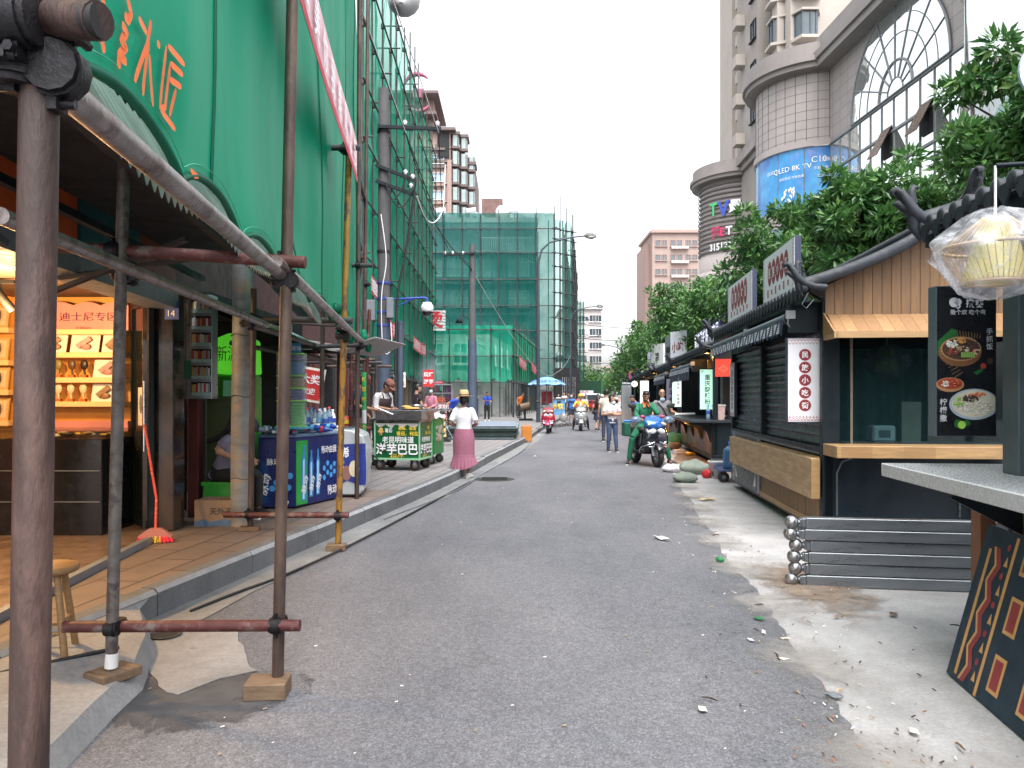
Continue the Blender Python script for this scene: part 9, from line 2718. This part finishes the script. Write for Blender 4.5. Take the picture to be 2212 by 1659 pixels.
# leaning barrier panels
for i in range(6):
 q=MB();x=4.62 + .075 * i
 q.box(-.06,-.04,0,.06,.04,2.05);q.ell((0,0,2.1),(.06,.06,.06),8,6)
 tag(q.build('barrier_post',mat('galvanised post',(.26,.28,.30),.4,.6),None,(x,32 + .12 * i,.008)),'upright grey barrier post beside the walkers, %s from the camera' % ord_[i],'post','grey barrier posts by the walkers')
hb_=thing('hoarding','dark green site hoarding box closing the far end of the scaffold','hoarding',(7.7,92,0))
q=MB();q.box(0,0,0,3.0,8,3.5);q.build('panel',mat('dark green hoarding',(.008,.055,.025),.6,0,.15),hb_)
q=MB()
for i in range(14): q.box(3.0,i * .6,0,3.12,i * .6 + .3,3.5)
q.build('bright_ribs',mat('bright green rib',(.02,.24,.05),.5),hb_)
gt_=thing('site_gate','black barred site gate at the corner of the five storey block','gate',(4.8,74.5,SW))
q=MB();q.box(-.6,.3,0,1.8,.5,4.2);q.build('panel',DARK,gt_)
q=MB()
for i in range(7): q.box(.1 + i * .2,.2,.6,.16 + i * .2,.28,3.3)
q.build('bars',CHROME,gt_)
pf_=thing('shop_sign','low pink and white shop sign by the green hoarding','sign',(5.7,86,1.4))
q=MB();q.box(0,0,0,3.4,.15,.9);q.build('board',mat('white board',(.6,.58,.6),.5),pf_)
q=MB();q.text('美食城',.8,frame((1.7,-.02,.45),(1,0,0)),0,1,.03);q.build('lettering',mat('magenta character',(.5,.05,.25),.5),pf_)
rv=thing('parked_van','red and white van parked far down the street','van',(9.0,84,.008),.1)
q=MB();q.box(-.85,0,.35,.85,4.2,1.2);q.build('body',mat('red van',(.45,.03,.05),.3),rv,None,0,.1,2)
q=MB();q.box(-.8,.5,1.2,.8,4.1,1.95);q.build('cabin',WHITE,rv,None,0,.12,2)
q=MB();q.box(-.7,.46,1.25,.7,.52,1.8);q.build('windscreen',GLZ,rv)
for x in (-.8,.8):
 for y in (.7,3.5): q=MB();q.tube([(x - .1,y,.33),(x + .1,y,.33)],.33,16);q.build('wheel',BLACK,rv)
# ---------------------------------------------------------------- litter,cables on the ground
wire('black cable lying in the gutter along the kerb',[(-2.30,5.5,.02),(-2.15,6.0,.025),(-1.95,6.6,.025),(-1.72,7.6,.03),(-1.5,8.9,.03),(-1.15,11.2,.03),(-.75,13.9,.03)],.011,BLACK,8,0,'cables on the ground')
wire('black cable crossing the cement apron under the wooden stool',[(-3.2,3.5,.15),(-2.6,3.9,.15),(-2.2,4.3,.15)],.012,BLACK,8,0,'cables on the ground')
wire('white cable lying in the gutter beyond the straw hat woman',[(-1.6,9.6,.03),(-.9,12.6,.03),(-.55,15.5,.03),(.2,21.0,.03),(.6,25.5,.03)],.008,GREYM,8,0,'cables on the ground')
wire('thin white wire trailing beside the potato carts',[(-1.05,12.9,.03),(-.7,15.2,.05),(-.35,18,.03)],.006,GREYM,8,-.05,'cables on the ground')
PAPER=mat('litter paper',(.62,.60,.56),.7,0,.1)
TWIG=mat('dead twig',(.045,.03,.022),.8,0,.3,20)
def scrap(label,x,y,s,m,kind='scrap',seed=0,name='litter',asp=.6):
 r2=random.Random(seed + int(x) + int(y))
 p=gd(x,y);p.z=.013;s *= .75
 q=MB()
 if kind == 'twig':
  q.tube([(-s,0,.008),(-s * .3,s * .12,.014),(s * .3,-s * .05,.010),(s,s * .1,.006)],[.003,.006,.005,.003],5)
 elif kind == 'ball':
  q.ell((0,0,s * .5),(s,s * .8,s * .6),9,6);q.v=[(a + r2.uniform(-.1,.1) * s,b_ + r2.uniform(-.1,.1) * s,c) for a,b_,c in q.v]
 else:
  q.grid(lambda u,v: ((u - .5) * 2 * s + .1 * s * math.sin(7 * v),(v - .5) * 2 * s * asp + .1 * s * math.sin(5 * u),.004 + s * .25 * abs(math.sin(3 * u + 2 * v + seed))),6,5)
 if name == 'litter': name={'twig': 'twig','ball': 'crumpled_wad'}.get(kind,'paper_scrap')
 o=q.build(name,m,None,p,r2.uniform(0,3))
 if kind == 'scrap':
  md=o.modifiers.new('thickness','SOLIDIFY');md.thickness=.002
 return tag(o,label,'litter','litter on the ground')
scrap('crumpled white strip of paper on the asphalt near the concrete edge',1430,1168,.16,PAPER,asp=.25)
scrap('square cream paper scrap lying on the near asphalt',1518,1540,.04,PAPER)
scrap('dark twig on the near asphalt by the cream scrap',1533,1518,.06,TWIG,'twig')
scrap('white paper scrap on the near concrete by the painted board',1975,1588,.04,PAPER)
scrap('thin wood splinter on the near concrete in the corner',2075,1622,.05,WOODB,'twig')
scrap('bluish broken tile on the concrete edge',1802,1510,.055,GREYM)
scrap('pale splinter on top of the broken tile',1815,1500,.06,mat('pale splinter',(.5,.38,.25),.7),'twig')
scrap('white plastic offcut at the asphalt edge above the twigs',1650,1372,.05,WHITE,asp=.3)
scrap('white tube offcut at the asphalt edge beside the twigs',1622,1388,.035,WHITE,asp=.4)
scrap('knot of dark twigs and a pale sliver at the asphalt edge',1680,1425,.09,TWIG,'twig')
scrap('pale sliver of paper by the knot of twigs',1690,1430,.05,PAPER,asp=.2)
scrap('pale leaf curl on the concrete edge',1696,1385,.035,mat('pale leaf',(.5,.45,.36),.7))
scrap('brown dry leaf at the joint of the concrete',1930,1332,.05,mat('dry leaf',(.12,.07,.04),.7))
scrap('cigarette end with a dark tip on the sandy joint',1748,1350,.045,mat('grey stick',(.22,.2,.18),.8),'twig')
scrap('dark stick on the sandy joint under the painted board',2065,1358,.05,TWIG,'twig')
scrap('brown chip on the sandy joint',1808,1337,.03,mat('brown chip',(.25,.11,.05),.7))
scrap('dark dry leaf on the asphalt above the twigs',1640,1312,.04,TWIG)
scrap('tuft of shredded green net on the asphalt',1555,1217,.06,mat('green shreds',(.01,.16,.05),.7),'ball')
scrap('thin scatter of green shreds near the sandy patch',1640,1342,.06,mat('green shreds',(.01,.16,.05)),asp=.4)
scrap('dark leaf litter on the concrete edge by the sacks',1545,1160,.06,TWIG)
scrap('yellow torn wrapper by the kiosk base',1527,1082,.14,mat('yellow wrapper',(.55,.40,.18),.5))
scrap('grey rag under the kiosk corner',1565,1038,.1,GREYM)
scrap('small white paper ball on the empty asphalt',1156,988,.045,WHITE,'ball')
scrap('clear crushed bottle lying at the kerb by the yellow pole',805,1120,.09,CLEAR,'ball',name='crushed_bottle')
scrap('blue tag of plastic on the pavement by the wooden block',512,1166,.03,mat('blue tag',(.02,.25,.55),.5),'ball')
scrap('white crumpled sheet by the orange metal box',1165,942,.12,WHITE)
scrap('small chip of white paper near the apron',868,1488,.012,WHITE)
r3=random.Random(5)
q=MB()
for i in range(420):
 y=3.2 + 14 * r3.random() ** 1.6
 x=edge_x(y) + r3.gauss(.05,.28)
 s=r3.uniform(.003,.012)
 a=r3.uniform(0,PI)
 q.bar((x,y,.014),(x + s * 2.2 * math.cos(a),y + s * 2.2 * math.sin(a),.015 + s * .3),s * .7,s * .3,r3.choice([0,0,1,2,3]))
for i in range(70):
 y=3.3 + 12 * r3.random() ** 1.5
 x=r3.uniform(kerb_x(y) + .4,edge_x(y))
 s=r3.uniform(.003,.009)
 q.bar((x,y,.014),(x + s * 2,y + s,.016),s,s * .4,r3.choice([1,2]))
tag(q.build('grit',[TWIG,PAPER,mat('tan crumb',(.3,.22,.15),.8),mat('brown chip',(.25,.11,.05))]),'scattered grit, leaf crumbs and paper specks along the concrete edge',None,None,'stuff')
# thin blue cooking smoke drifting past the long net
def smoke_mat():
 m,t,out=nodes('cooking smoke')
 p=N(t,'VolumePrincipled')
 p.inputs['Color'].default_value=(.75,.85,1.0,1)
 g=coord(t,None,'Generated')
 ln=N(t,'VectorMath',operation='DISTANCE');t.links.new(g,ln.inputs[0]);ln.inputs[1].default_value=(.5,.5,.5)
 d=ramp(t,ln.outputs['Value'],[(.0,.55),(.48,0)])
 mu=N(t,'Math',operation='MULTIPLY');t.links.new(d,mu.inputs[0]);t.links.new(ramp(t,noise(t,2.5,3,coord(t)),[(.3,.2),(.7,1.6)]),mu.inputs[1])
 t.links.new(mu.outputs[0],p.inputs['Density'])
 t.links.new(p.outputs[0],out.inputs['Volume'])
 return m
q=MB();q.ell((0,0,0),(.55,.7,.95),16,10)
tag(q.build('smoke',smoke_mat(),None,(-2.72,25.6,2.35)),'thin bluish cooking smoke drifting above the stalls by the long green net',None,None,'stuff')
